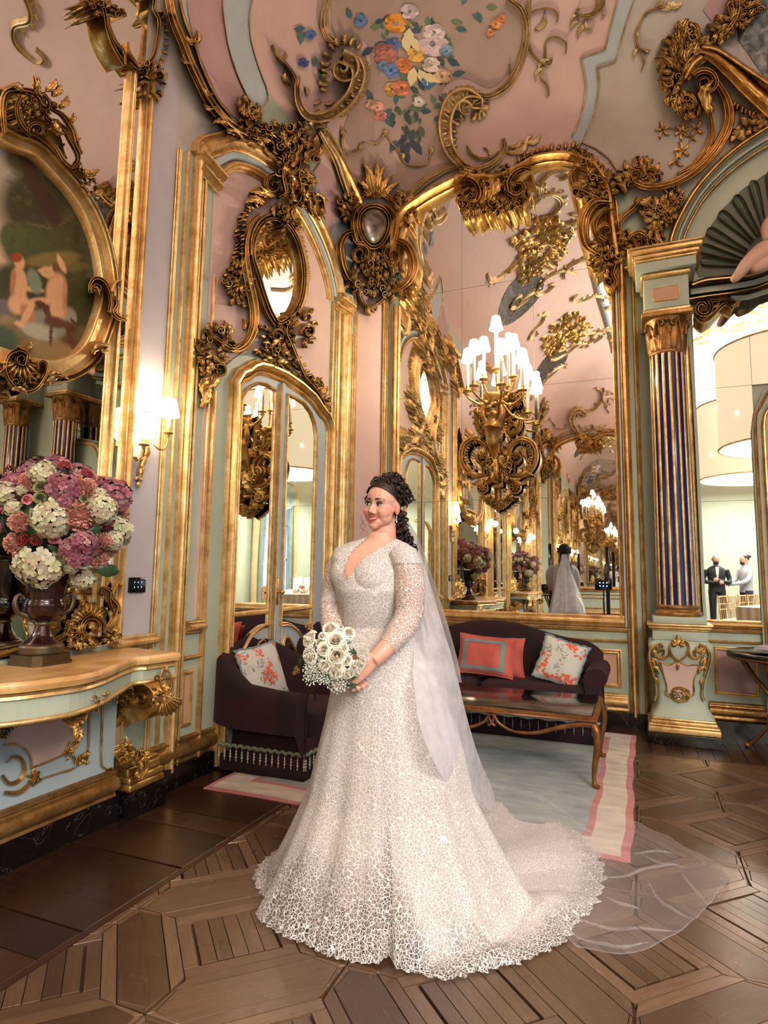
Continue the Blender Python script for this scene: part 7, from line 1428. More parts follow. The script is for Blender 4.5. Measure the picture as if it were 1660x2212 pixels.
# ---------------------------------------------------------------- flowers
def petalm(name):
    m = N(name); at = m.n('ShaderNodeAttribute', attribute_name='paint'); m.set(Base_Color=at.outputs['Color'], Roughness=.7, Sheen_Weight=.1); return m
petalm('petal')
m = N('leaf_green'); m.set(Base_Color=m.ramp(m.noise(20, 3), (.3, srgb(26, 52, 30)), (.7, srgb(66, 96, 56))), Roughness=.4)
plain('berry_red', srgb(150, 34, 40), .3, var=.25); plain('baby_breath', srgb(228, 232, 222), .7); plain('ochre_bloom', srgb(188, 140, 70), .7)
rf = random.Random(17)
def dirs(n, zmin=-.25):
    out = []; 
    for i in range(n):
        z = 1-(1-zmin)*(i+.5)/n; a = i*2.39996; r = math.sqrt(max(0, 1-z*z)); out.append(np.array([r*math.cos(a), r*math.sin(a), z]))
    return out
def fr(n):
    n = n/np.linalg.norm(n); a = np.cross(n, [.31, .77, .2]); a /= np.linalg.norm(a); return a, np.cross(n, a), n
def hydrangea(c0, c1, c2, n=42, seed=1):
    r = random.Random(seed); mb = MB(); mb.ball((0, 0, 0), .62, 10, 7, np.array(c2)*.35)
    for d in dirs(n):
        a, b, k = fr(d+np.array([r.uniform(-.3, .3) for _ in range(3)])); o = d*r.uniform(.84, 1.02); f0 = r.uniform(0, 6); s = r.uniform(.26, .36); t = r.random(); col = np.array(c0)*(1-t)+np.array(c1)*t; edge = col*.45+np.array(c2)*.55 if r.random() < .4 else np.minimum(1, col*1.12)
        for q in range(4):
            an = f0+q*PI/2; u = a*math.cos(an)+b*math.sin(an); v = -a*math.sin(an)+b*math.cos(an); P = []; cc = []
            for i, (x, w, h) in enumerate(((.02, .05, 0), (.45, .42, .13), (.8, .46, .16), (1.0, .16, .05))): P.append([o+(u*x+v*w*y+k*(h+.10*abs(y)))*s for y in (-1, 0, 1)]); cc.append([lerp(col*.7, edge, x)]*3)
            mb.grid(np.array(P), col=np.array(cc))
    return mb
def carnation(c0, c1, n=110, seed=2):
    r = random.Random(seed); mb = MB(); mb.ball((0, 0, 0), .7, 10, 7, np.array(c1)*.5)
    for d in dirs(n, -.35):
        a, b, k = fr(d+np.array([r.uniform(-.6, .6) for _ in range(3)])); o = d*r.uniform(.62, .86); s = r.uniform(.18, .28); col = lerp(np.array(c0), np.array(c1), r.random()); P = []; cc = []
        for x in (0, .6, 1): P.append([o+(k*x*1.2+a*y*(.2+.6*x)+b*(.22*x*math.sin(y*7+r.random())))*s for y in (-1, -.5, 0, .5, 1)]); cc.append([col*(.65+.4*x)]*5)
        mb.grid(np.array(P), col=np.clip(np.array(cc), 0, 1))
    return mb
def rose(c0, c1, seed=3):
    r = random.Random(seed); mb = MB(); n = 20
    for i in range(n):
        t = i/(n-1); a0 = i*2.399; wd_ = lerp(1.5, .8, t); R_ = .08+.8*t; P = []; cc = []
        for x in np.linspace(0, 1, 5):
            row = []
            for y in np.linspace(-1, 1, 7):
                an = a0+y*wd_; rr = R_*(.6+.4*x**.6)*(1+.03*math.sin(i*3.1))+.14*t*max(0, x-.75)*3; z = -.5+lerp(1.12, .5, t)*x*(1-.12*y*y)-.35*t*max(0, x-.75)*3; row.append((rr*math.cos(an), rr*math.sin(an), z))
            P.append(row); cc.append([lerp(np.array(c1), np.array(c0), min(1, .1+.75*x+.2*t))*(.9+.12*((i*7)%5)/4)]*7)
        mb.grid(np.array(P), col=np.clip(np.array(cc), 0, 1))
    mb.ball((0, 0, .05), (.12, .12, .5), 8, 6, np.array(c1)); return mb
def berries(n=60): 
    mb = MB()
    for d in dirs(n, -.2): mb.ball(d*rf.uniform(.7, 1), .13, 6, 5)
    return mb
def gyp(n=70):
    mb = MB()
    for d in dirs(n, -.4): o = d*rf.uniform(.5, 1.05); mb.ball(o, .07, 6, 5); mb.tube([o*.2, o], .008, 3, False)
    return mb
def leafm(w=.5):
    mb = MB(); mb.grid(np.array([[(x*2-1.0, y*w*math.sin(PI*min(1, .04+x*.96))**.8, .18*math.sin(PI*x)-.12*abs(y)+.03*math.sin(x*20)*abs(y)) for y in np.linspace(-1, 1, 5)] for x in np.linspace(0, 1, 10)])); return mb
PROTO = {}
def flower(par, kind, pos, nrm, r, roll=None):
    nm, mk, mat = KINDS_[kind]
    if kind not in PROTO: PROTO[kind] = mk().build(nm, mat, None); o = PROTO[kind]
    else: o = PROTO[kind].copy(); COL.objects.link(o)
    a, b, k = fr(np.array(nrm, float)); q = rf.uniform(0, 6) if roll is None else roll; u = a*math.cos(q)+b*math.sin(q); v = np.cross(k, u); M = Matrix(((u[0]*r, v[0]*r, k[0]*r, pos[0]), (u[1]*r, v[1]*r, k[1]*r, pos[1]), (u[2]*r, v[2]*r, k[2]*r, pos[2]), (0, 0, 0, 1)))
    o.parent = par; o.matrix_parent_inverse = Matrix.Identity(4); o.matrix_basis = Matrix.Translation(par.location).inverted() @ M; return o
g1, g2, mv, mv2, pk1, pk2 = srgb(196, 204, 150), srgb(222, 216, 190), srgb(134, 64, 84), srgb(184, 122, 134), srgb(224, 168, 146), srgb(204, 128, 112)
KINDS_ = {'G': ('hydrangea_head', lambda: hydrangea(g1, g2, srgb(160, 90, 96)), 'petal'), 'M': ('hydrangea_head', lambda: hydrangea(mv, mv2, srgb(210, 200, 170), seed=5), 'petal'), 'P': ('carnation', lambda: carnation(pk1, pk2), 'petal'), 'R': ('rose', lambda: rose(srgb(232, 140, 150), srgb(186, 70, 90)), 'petal'), 'E': ('rose', lambda: rose(srgb(150, 148, 96), srgb(70, 84, 46), 6), 'petal'),
 'B': ('berry_cluster', berries, 'berry_red'), 'L': ('leaf', leafm, 'leaf_green'), 'W': ('rose', lambda: rose(srgb(250, 246, 234), srgb(246, 230, 194), 8), 'petal'), 'Y': ('baby_breath', gyp, 'baby_breath'), 'O': ('filler_bloom', lambda: carnation(srgb(196, 150, 80), srgb(160, 110, 50), 30, 9), 'petal'), 'S': ('small_leaf', lambda: leafm(.42), 'leaf_green'), 'K': ('rosebud', lambda: rose(srgb(236, 240, 214), srgb(190, 206, 150), 10), 'petal')}
AC = np.array(URN)+[.0, .01, .66]; vd = AC-EYE; dc = vd @ _f; vdn = vd/np.linalg.norm(vd)
fa = thing('flower_arrangement', 'domed arrangement of green and mauve hydrangeas, roses and berries in the dark urn', 'flowers', tuple(AC))
pC = np.array([CX+F*(vd @ _r)/dc, CY-F*(vd @ _u)/dc])
def onball(px, py, k=.97):
    q = (np.array([px, py])-pC)/F*dc; R_ = .275; rho = min(1, np.linalg.norm(q)/R_); p = AC+_r*q[0]-_u*q[1]-vdn*R_*math.sqrt(max(0, 1-rho*rho))*.92; return p, (p-AC)
for kd, lst in dict(G=((440, 220, 120), (90, 400, 135), (520, 660, 180), (420, 1100, 215), (1010, 570, 140), (1140, 880, 105), (830, 1250, 130), (980, 440, 80), (160, 560, 80), (250, 380, 60), (720, 1130, 70)), M=((640, 370, 145), (150, 300, 95), (830, 880, 125), (790, 1010, 120), (690, 930, 90), (1040, 420, 60), (20, 740, 60), (640, 500, 80)), P=((780, 640, 125), (310, 310, 90), (860, 370, 95), (770, 300, 60), (220, 690, 95), (190, 900, 110), (90, 1150, 115), (1030, 870, 75), (1010, 1090, 95), (590, 545, 45)), R=((285, 470, 62), (40, 570, 55), (620, 1280, 75), (550, 860, 58), (960, 950, 48), (730, 490, 45)), E=((420, 350, 78), (410, 455, 66), (840, 470, 50), (960, 840, 40)), B=((270, 850, 65), (385, 860, 60), (1105, 700, 40), (885, 720, 30)), L=((60, 720, 90), (40, 960, 90), (150, 1110, 80), (345, 600, 50), (950, 760, 70), (540, 940, 60), (900, 560, 50))).items():
    for x, y, r in lst:
        p, n_ = onball(x/4.707, 980+y/4.707); flower(fa, kd, p, n_, r/4.707*dc/F*1.0)
p, n_ = onball(232, 1232); M_ = flower(fa, 'L', p, -vdn*.8+_r*.5-_u*.2, .062, 1.2)
for d in dirs(46, -.5):
    if d @ vdn > -.15:
        kd = rf.choice('GGMMPPRB'); flower(fa, kd, AC+d*np.array([.27, .27, .24]), d, {'R': .032, 'B': .03}.get(kd, rf.uniform(.06, .085)))
mb = MB(); mb.ball(AC-[0, 0, .03], (.17, .17, .15), 16, 12); o = mb.build('moss_core', 'leaf_green'); local(o, fa)
# bridal bouquet
BC = Q(720, 1425, .27); bq = thing('bouquet', 'round bouquet of white and cream roses with baby breath held by the bride', 'bouquet', tuple(BC)); zb5 = zt(600, 1300, 5.533); bp0 = np.array([722, 1418])
def onbq(x, y): 
    q = np.array(zb5((x, y))[0])-bp0; rho = min(.98, np.linalg.norm(q)/84); return Q(722+q[0], 1418+q[1], .27+.12*math.sqrt(1-rho*rho)), -VD*math.sqrt(1-rho*rho)*1.1+RT*q[0]/84-UPZ*q[1]/84
for kd, lst in dict(W=((365, 440, 88), (362, 645, 88), (625, 310, 82), (695, 450, 98), (860, 360, 66), (530, 400, 44), (545, 570, 70), (712, 645, 112), (550, 770, 58), (715, 770, 68), (695, 870, 64), (855, 868, 66), (830, 700, 62), (925, 770, 60), (995, 730, 82), (960, 850, 50), (790, 560, 50)), K=((580, 480, 40), (620, 845, 36), (760, 905, 32), (500, 660, 40), (480, 490, 36), (760, 300, 26)), Y=((420, 580, 80), (420, 880, 100), (470, 780, 80), (720, 970, 100), (820, 540, 80), (1030, 650, 70), (1000, 600, 60), (390, 790, 70), (560, 900, 80)), S=((530, 440, 50), (260, 740, 60), (590, 990, 50), (890, 1010, 95), (880, 590, 60), (610, 760, 50), (780, 830, 45), (820, 490, 50), (930, 890, 50), (680, 1050, 40), (720, 340, 36)), O=((380, 295, 36), (240, 810, 34), (930, 660, 28), (200, 850, 20))).items():
    for x, y, r in lst:
        p, n_ = onbq(x, y); flower(bq, kd, p-VD*(-.0 if kd in 'WO' else -.012), n_, r/5.533/505*1.18, .9 if (kd == 'S' and x == 890) else None)
mb = MB(); mb.ball(BC-VD*.015, (.07, .07, .08), 14, 10); local(mb.build('greenery_core', 'leaf_green'), bq)
mb = MB(); mb.tube([BC+UPZ*-.03, Q(772, 1462, .235)], [.05, .02], 12); mb.tube([Q(768, 1458, .24), Q(786, 1478, .20)], .017, 12); local(mb.build('stems', 'leaf_green'), bq)
# ---------------------------------------------------------------- gilt candelabrum on the great mirror
def candelabrum(label):
    t = thing('wall_candelabrum', label, 'wall light', (-1.22, YA-.06, 2.9)); zc_ = zt(960, 660, 4.808); o = Orn(t, 'gilding', pixY(YA-.06)); Z = lambda x, y: P1(zc_, x, y)
    K = lambda x, y, Y, r: (*onY(*Z(x, y), Y), r)
    yb = 5.50; nd = [K(490, 1340, yb, .075), K(497, 1270, yb-.01, .075), K(503, 1215, yb, .08), K(507, 1180, yb, .035), K(508, 1130, yb-.03, .062), K(508, 1085, yb-.02, .062), K(445, 1205, yb, .045), K(395, 1130, yb-.03, .036), K(425, 1040, yb-.02, .028), K(440, 990, yb-.02, .024), K(565, 1200, yb, .045), K(608, 1125, yb-.03, .036), K(585, 1040, yb-.02, .028), K(572, 990, yb-.02, .024), K(505, 1420, yb+.05, .062), K(515, 1500, yb+.10, .04), K(540, 1580, yb+.16, .03)]
    skin_mesh('putto', nd, [(0, 1), (1, 2), (2, 3), (3, 4), (4, 5), (2, 6), (6, 7), (7, 8), (8, 9), (2, 10), (10, 11), (11, 12), (12, 13), (0, 14), (14, 15), (15, 16)], 'gilding', t)
    hd_ = onY(*Z(508, 1105), yb-.03); mb = MB(); hr = random.Random(3)
    for k in range(26): a, p = hr.uniform(0, 2*PI), hr.uniform(0, 1.5); mb.ball(hd_+np.array([.068*math.sin(p)*math.cos(a), .068*math.sin(p)*math.sin(a), .02+.066*math.cos(p)]), .02, 7, 5)
    mb.ball(hd_+[0, -.07, -.02], (.012, .014, .012), 8, 6)
    for s in (-1, 1): mb.ball(hd_+[s*.03, -.052, -.03], (.022, .018, .02), 8, 6)
    local(mb.build('curls', 'gilding'), t)
    c = onY(*Z(503, 965), yb-.02); mb = MB(); mb.lathe([(.02, -.08), (.05, -.06), (.08, 0), (.09, .035), (.075, .04), (.0, .03)], 20, c, flute=20, famp=.03); local(mb.build('basket', 'gilding'), t)
    for s in (1, -1):
        q = lambda *p: zc_(*[(565+(x-565)*s, y) for x, y in p])
        o.scroll(q((640, 1755), (790, 1765), (900, 1690), (945, 1570), (915, 1450), (820, 1390), (730, 1420), (680, 1500), (685, 1600), (740, 1640), (790, 1600), (775, 1550), (735, 1550)), [3, 6, 8, 8, 8, 7, 6, 5, 4, 3], .12, 'rib3', 70)
        o.frill(q((830, 1740), (930, 1650), (955, 1520), (900, 1410), (800, 1370)), -s, 13, 13, .05, .4, seed=130, base=.03); o.frill(q((860, 1640), (890, 1560), (860, 1470), (790, 1430)), s, 11, 9, .05, .3, seed=131, base=.05)
        o.rose(q((738, 1560))[0], 10, .13, 7); o.rose(q((735, 1890))[0], 12, .10, 8); o.part('ring', lambda mb: sweep2(mb, cr(q(*[(735+58*math.cos(a), 1890+60*math.sin(a)) for a in np.linspace(0, 2*PI, 12, endpoint=False)]), 30, True), 2.6, .08, 'round', o.mp, closed=True))
        for a, b, k in (((640, 1755), (800, 1800), .15), ((700, 1770), (850, 1850), .2), ((760, 1780), (930, 1770), -.2), ((680, 1440), (640, 1360), .2), ((740, 1420), (740, 1330), .2), ((690, 1250), (760, 1160), .3), ((760, 1290), (690, 1200), .2)): o.leaf(q(a)[0], q(b)[0], k*s, .45, .07, base=.04)
        o.scroll(q((640, 1290), (700, 1340), (770, 1290), (790, 1200), (740, 1140), (690, 1170), (700, 1220), (735, 1215)), [3, 5, 6, 5, 4, 2.5], .10, 'rib3', 44); o.scroll(q((620, 1780), (660, 1830), (720, 1850), (780, 1830)), [4, 5, 4, 2], .08)
        o.mass(q((690, 1960), (740, 2000), (670, 2060), (590, 2090), (570, 2140), (560, 2040), (620, 2010)), 22, 10, .06, 133+s, base=.05)
        for k in range(5): o.rose(q((575+26*k, 2100-5*k*k*1.1))[0], 6.5, .11, 6)
        for k in range(10): mb_ = q((735-3*k*.3, 1620+k*12))[0]; o.rose(mb_, 2.3, .14, 4)
    o.mass(zc_((470, 1530), (640, 1530), (680, 1680), (640, 1780), (600, 1860), (540, 1870), (490, 1800), (450, 1680)), 44, 17, .07, 141, ang=95, base=.06); o.mass(zc_((620, 900), (760, 900), (800, 1000), (720, 1060), (620, 1020)), 22, 15, .07, 142, base=.08); o.mass(zc_((330, 1080), (420, 1100), (430, 1240), (380, 1360), (330, 1240)), 16, 15, .06, 143, base=.04)
    for a, b, k in (((540, 1560), (480, 1690), -.1), ((560, 1560), (640, 1690), .1), ((550, 1580), (550, 1800), .05), ((530, 1700), (500, 1830), .1), ((570, 1700), (600, 1840), -.1), ((550, 1420), (600, 1290), .1)): o.leaf(Z(*a), Z(*b), k, .4, .1, base=.08)
    mb = MB(); mb.tube([onY(*Z(565, 2080), YA-.02), onY(*Z(560, 1500), YA-.03), onY(*Z(560, 1000), YA-.04)], .035, 10); local(mb.build('spine', 'gilding_aged'), t)
    hub = onY(*Z(560, 960), 5.52)
    for (sx, sy, bx_, by, Y) in ((558, 180, 525, 665, 5.50), (425, 400, 400, 770, 5.42), (312, 430, 308, 835, 5.30), (603, 420, 585, 825, 5.22), (730, 370, 710, 745, 5.50), (828, 520, 790, 885, 5.36), (240, 520, 250, 890, 5.52), (890, 690, 850, 1120, 5.55)):
        b = onY(*Z(bx_, by), Y); s_ = onY(*Z(sx, sy), Y); b[0] = s_[0] = (b[0]+s_[0])/2; sh = np.array([b[0], b[1], s_[2]])
        mb = MB(); mid = (hub+b)/2+[0, 0, -.10]; mb.tube(cr([hub, mid, b-[0, 0, .06], b], 18), .012, 8); mb.ball(mid, .024, 8, 6); ar = local(mb.build('arm', 'gilding'), t)
        mb = MB(); mb.lathe([(.008, -.05), (.03, -.03), (.012, -.015), (.045, -.004), (.047, .004), (.018, .008), (.02, .04), (.016, .05)], 16, b); mb.build('drip_pan', 'gilding', ar)
        mb = MB(); mb.lathe([(.016, .02), (.016, max(.05, sh[2]-b[2]-.02))], 10, b); mb.build('candle', 'candle_wax', ar)
        mb = MB(); mb.lathe([(.064, -.062), (.056, -.03), (.05, .0), (.037, .06)], 28, sh); mb.build('shade', 'lit_shade', ar)
        for r, z in ((.065, -.062), (.038, .061)): mb = MB(); mb.tube([(sh[0]+r*math.cos(a), sh[1]+r*math.sin(a), sh[2]+z) for a in np.linspace(0, 2*PI, 21)], .0025, 5, False); mb.build('shade_trim', 'gilding_pale', ar)
        point('candelabrum_bulb', (sh[0], sh[1], sh[2]+.1), 6.5, WARM, .03)
    return t
candel = candelabrum('gilt candelabrum of a putto lifting shaded candles, fixed on the great mirror')

# painted bouquet on the cove: flat paint, every bloom its own petals of colour
def painted():
    rp = random.Random(23); mbs = MB(); hh = [.010]
    def dab(poly, col): 
        hh[0] += .00004; P = S(np.array([(x, y, hh[0]) for x, y in poly])); mbs.fan(P, False, np.array(srgb(*col)))
    def bloom(x, y, r, col, n=8, c2=None, asp=1.0):
        for ring, rr in ((1.0, 1.0), (.6, .8)):
            for k in range(n):
                a = 2*PI*k/n+rp.random(); cx_, cy_ = x+r*ring*.55*math.cos(a), y+r*ring*.55*math.sin(a)*asp; v = rp.uniform(.82, 1.18); q = r*.42*rr
                dab([(cx_+q*math.cos(b+a)*1.2, cy_+q*.75*math.sin(b+a)*asp) for b in np.linspace(0, 2*PI, 7, endpoint=False)], tuple(min(255, c*v) for c in col))
        dab([(x+r*.2*math.cos(b), y+r*.2*math.sin(b)) for b in np.linspace(0, 2*PI, 7, endpoint=False)], c2 or tuple(c*.6 for c in col))
    def lf(x, y, l, a, col, w=.28):
        ca, sa = math.cos(math.radians(a)), math.sin(math.radians(a)); dab([(x+ca*l*t-sa*l*w*u, y+sa*l*t+ca*l*w*u) for t, u in ((0, 0), (.3, .8), (.6, .8), (1, 0), (.6, -.8), (.3, -.8))], col)
    for k in range(90): lf(rp.uniform(800, 985), rp.uniform(40, 250), rp.uniform(14, 34), rp.uniform(0, 360), rp.choice(((74, 110, 112), (96, 128, 96), (60, 84, 96), (110, 130, 110), (70, 88, 78))))
    for k in range(26): lf(rp.uniform(840, 910), rp.uniform(220, 300), rp.uniform(12, 30), rp.uniform(60, 120), rp.choice(((70, 84, 70), (84, 100, 78), (64, 76, 84))))
    for x, y, a in ((868, 308, 70), (882, 305, 100), (895, 306, 60), (880, 290, 130), (876, 322, 80), (860, 300, 120)): lf(x, y, 34, a, (64, 76, 92))
    for x, y in ((760, 40), (780, 25), (800, 60), (760, 75), (1000, 10), (1020, 30), (1050, 15), (985, 60), (975, 45), (1040, 50), (660, 60), (650, 95), (682, 120), (640, 75), (690, 148)): lf(x, y, 26, rp.uniform(0, 360), rp.choice(((84, 130, 118), (110, 140, 100), (70, 110, 112))))
    for x, y, r, c in ((857, 50, 26, (222, 150, 60)), (935, 95, 34, (226, 200, 204)), (938, 70, 24, (232, 210, 208)), (832, 115, 28, (190, 124, 108)), (900, 118, 20, (228, 176, 80)), (872, 142, 20, (226, 130, 70)), (845, 152, 20, (104, 134, 188)), (850, 95, 18, (88, 112, 168)), (847, 192, 18, (214, 160, 88)), (868, 190, 20, (216, 130, 92)), (955, 165, 20, (226, 190, 150)), (932, 140, 20, (228, 206, 196)), (815, 232, 16, (222, 160, 140)), (823, 250, 14, (216, 132, 112)), (803, 225, 14, (214, 170, 150)), (780, 45, 16, (92, 128, 176)), (672, 75, 13, (84, 112, 160)), (656, 135, 13, (66, 84, 140)), (885, 25, 20, (210, 190, 196)), (965, 110, 16, (130, 160, 180)), (1072, 52, 13, (226, 150, 90)), (1085, 40, 10, (220, 140, 80)), (1060, 70, 10, (224, 150, 100)), (828, 142, 14, (120, 150, 180)), (925, 178, 16, (70, 120, 170)), (905, 220, 14, (214, 206, 190))): bloom(x, y, r, c, 9 if r > 18 else 7)
    for x, y, a, l in ((875, 75, 80, 40), (885, 60, 95, 44), (892, 80, 70, 34), (905, 150, 60, 40), (895, 145, 100, 44), (915, 160, 30, 36)): lf(x, y, l, a, (240, 222, 170), .3)
    o_ = mbs.build('painted_bouquet', 'oil_paint', ceiling, False); o_['label'] = 'painted bouquet of many-coloured flowers on the taupe cove field'
painted()
# ---------------------------------------------------------------- the rest of the room, seen in the mirrors
def kids(o, idx):
    return idx.get(o, [])
def copy_tree(root, M, label=None, group=None):
    idx = {}
    for q in COL.objects:
        if q.parent: idx.setdefault(q.parent, []).append(q)
    bpy.context.view_layer.update()
    def rec(o, par):
        c = o.copy(); COL.objects.link(c)
        if par is not None: c.parent = par; c.matrix_parent_inverse = o.matrix_parent_inverse.copy()
        for ch in idx.get(o, ()): 
            if ch.type != 'LIGHT': rec(ch, c)
        return c
    r = rec(root, None); r.matrix_world = M @ root.matrix_world
    if label: r['label'] = label
    return r
find = {}
for q in COL.objects:
    if q.parent is None: find.setdefault(q.name, q)
MY = Matrix.Translation((0, 2*(-.6), 0)) @ Matrix.Diagonal((1, -1, 1, 1))     # far end of the room, mirror image about its middle
T_ = lambda y: Matrix.Translation((0, y, 0))
far = 'at the far end, seen in the great mirror'
for nm, lb in (('trim_1', None), ('door_1', None), ('trim_2', None), ('overdoor_ornament', 'gilded oval-mirror carving above the door '+far), ('crowning_ornament', 'gilded acanthus crest '+far), ('corner_cartouche', 'gilded silver-bossed cartouche '+far), ('cove_rib', 'gilded reed rib on the cove '+far), ('cove_scrolls', 'gilded C-scrolls on the cove '+far), ('mirror_crest', 'gilded rocaille crest of the mirror arch '+far), ('mirror_arch_ornament', 'gilded pierced scrollwork by the mirror arch '+far), ('cove_bracket', 'gilded leafy bracket on the cove '+far), ('wall_mirror', 'arched mirror of many panes '+far), ('wall_candelabrum', 'gilt putto candelabrum '+far), ('console_table', 'sage console table '+far), ('urn', 'dark urn on the console '+far), ('flower_arrangement', 'flower dome in the urn '+far), ('trumeau_mirror', 'gilt trumeau mirror '+far), ('oval_painting', 'oval pastoral painting '+far), ('wall_sconce', 'gilt two-arm sconce '+far), ('fluted_column', 'blue and gilt column '+far)):
    copy_tree(find[nm], MY, lb)
for nm, lb in (('trim_1', None), ('overdoor_ornament', 'gilded oval-mirror carving on the middle bay of the left wall behind the camera'), ('door_1', None)): copy_tree(find[nm], T_(-4.75), lb)
for dx, w in ((1.2, 'first'), (2.1, 'second')): copy_tree(find['fluted_column'], Matrix.Translation((dx, 0, 0)), 'blue and gilt column, %s beyond the right edge, reflected in the trumeau mirror' % w)
# matching sconce on the near side of the console, its lamp seen in the mirrors
copy_tree(find['wall_sconce'], Matrix.Translation((0, 2*YC, 0)) @ Matrix.Diagonal((1, -1, 1, 1)), 'gilt two-arm sconce at the near end of the console, seen in the great mirror')
for y in (.45, -1.6, -3.9): point('sconce_bulb', (-2.45, y, 2.2), 7, WARM, .05)
# ceiling: blue bands and gilt tracery on the flat field and the cove over the left wall
def mapC(a):
    a = np.asarray(a, float); q = a.reshape(-1, 3); out = np.empty_like(q)
    for i in range(len(q)): h, n_, _, _ = BVH.ray_cast(Vector((q[i, 0], q[i, 1], 3.0)), Vector((0, 0, 1))); out[i] = (q[i, 0], q[i, 1], (h.z if h else Z_TOP)-q[i, 2])
    return out.reshape(a.shape)
ct = thing('ceiling_tracery', 'gilded scroll tracery and sprigs scattered over the pink ceiling, seen in the great mirror', 'ornament', (.5, -1, 7.0)); o = Orn(ct, 'gilding_pale', mapC); rt = random.Random(31)
for k in range(80):
    x, y = rt.uniform(-2.1, 4.2), rt.uniform(-5.6, 4.2); a = rt.uniform(0, 6.28); l = rt.uniform(.35, .7); s = rt.choice((-1, 1)); ca, sa = math.cos(a), math.sin(a); w = lambda u, v: (x+(ca*u-sa*v*s)*l, y+(sa*u+ca*v*s)*l)
    o.scroll([w(-.8, 0), w(-.4, .34), (w(.1, .25)), w(.3, -.15), w(.7, -.3), w(1., 0), w(.85, .2), w(.7, .1)], [.012, .03, .035, .03, .026, .02, .012], .06, 'rib2', 26)
    o.frill([w(-.7, .12), w(-.3, .38), w(.1, .28), w(.3, -.1)], s, .09, 6, .03, .5, seed=k)
for y in (1.4, -2.6): o.mass([(-1.9, y-.7), (-1.2, y-.9), (-.9, y), (-1.2, y+.9), (-1.9, y+.7)], 60, .17, .06, int(90+y), base=.03, mat='gilding')
for pts in ([(-.4, -5), (2.4, -5), (2.4, 2.0), (-.4, 2.0), (-.4, -5)],):
    for w_, mt, hh in ((.11, 'blue_grey_paint', .012), (.13, 'gilding_pale', .006)): mb = MB(); sweep2(mb, cr(pts, 60), w_, hh, 'flat', mapC); mb.build('ceiling_band', mt, ceiling)
for y in (.3, -3.9): panel('painted_field', [(-1.95+.35*math.cos(a)*1.2, y+.7*math.sin(a)) for a in np.linspace(0, 2*PI, 20, endpoint=False)], 'dark_cove', .01, mapC, ceiling)
# hanging drum lamps
m = N('drum_fabric'); m.set(Base_Color=srgb(240, 222, 186), Emission_Color=(1, .86, .62), Emission_Strength=.42, Roughness=.9)
plain('crystal', srgb(220, 224, 230), .08, .3)
for i, (lx, ly, lz, lr) in enumerate(LAMPS):
    t = thing('drum_lamp', ('cream fabric drum lamp hanging nearest the mirrors', 'cream fabric drum lamp hanging farther down the room')[i], 'pendant lamp', (lx, ly, lz))
    mb = MB(); mb.lathe([(lr, 0), (lr*1.0, .85), (lr, 1.75)], 56); mb.build('shade', 'drum_fabric', t)
    for z in (0, 1.75): mb = MB(); mb.tube([(lr*math.cos(a), lr*math.sin(a), z) for a in np.linspace(0, 2*PI, 57)], .02, 6, False); mb.build('shade_rim', 'gilding_pale', t)
    mb = MB(); mb.tube([(0, 0, 1.0), (0, 0, Z_TOP-lz-.02)], .03, 8); mb.build('rod', 'gilding', t)
    for k in range(10): a = k*.628; mb = MB(); mb.ball((lr*1.004*math.cos(a), lr*1.004*math.sin(a), .5+.28*(k % 4)), .022, 8, 6); mb.build('bulb', 'bulb_glow', t)
# windows and curtains
plain('teal_curtain', srgb(146, 168, 164), .85, var=.15); plain('cream_curtain', srgb(206, 188, 146), .85, var=.1); plain('white_frame', srgb(214, 212, 204), .5)
m = N('window_pane'); m.set(Base_Color=(.9, .95, 1), Roughness=.03, Transmission_Weight=1.0, IOR=1.01); m.alpha(.12)
for i, (a, b) in enumerate(WIN):
    w = bpy.data.objects.new('window_%d' % (i+1), None); COL.objects.link(w); w['kind'] = 'structure'
    mb = MB()
    for y in (a, (a+b)/2, b): mb.box((XR-.03, y-.035, .6), (XR+.02, y+.035, 3.6))
    for z in (.6, 1.6, 2.6, 3.6): mb.box((XR-.03, a, z-.03), (XR+.02, b, z+.03))
    mb.build('window_frame', 'white_frame', w, False); mb = MB(); mb.box((XR+.004, a, .6), (XR+.008, b, 3.6)); mb.build('window_pane', 'window_pane', w, False)
    for s, y in ((1, a-.1), (-1, b+.1)):
        for mt, off in (('teal_curtain', 0), ('cream_curtain', -.32)):
            n = 44; G = np.array([[(XR-.12+.045*math.sin(u*16), y+s*(off*s*s+.0)*0+s*(off+.34*u*(.55+.45*abs(z-1.3)/2.4)), z) for z in np.linspace(.02, 3.9, 14)] for u in np.linspace(0, 1, n)])
            c = MB(); c.grid(G); o_ = c.build('curtain', mt); tag(o_, '%s floor-length curtain %s the window, number %s along the right wall' % ('teal' if off == 0 else 'cream', 'beside' if s > 0 else 'past', ('three', 'two', 'one')[i]), 'curtain')
    c = MB(); G = np.array([[(XR-.16+.03*math.cos(v*9), y, 3.85-.55*v-.30*v*math.sin(PI*(y-a+.2)/(b-a+.4))) for y in np.linspace(a-.2, b+.2, 16)] for v in np.linspace(0, 1, 10)]); c.grid(G); tag(c.build('pelmet_swag', 'teal_curtain'), 'draped teal swag over window %s of the right wall' % ('three', 'two', 'one')[i], 'curtain')
BA = math.radians(28); WB = lambda x, y: (2.85+x*math.cos(BA)-y*math.sin(BA), -2.35+x*math.sin(BA)+y*math.cos(BA))
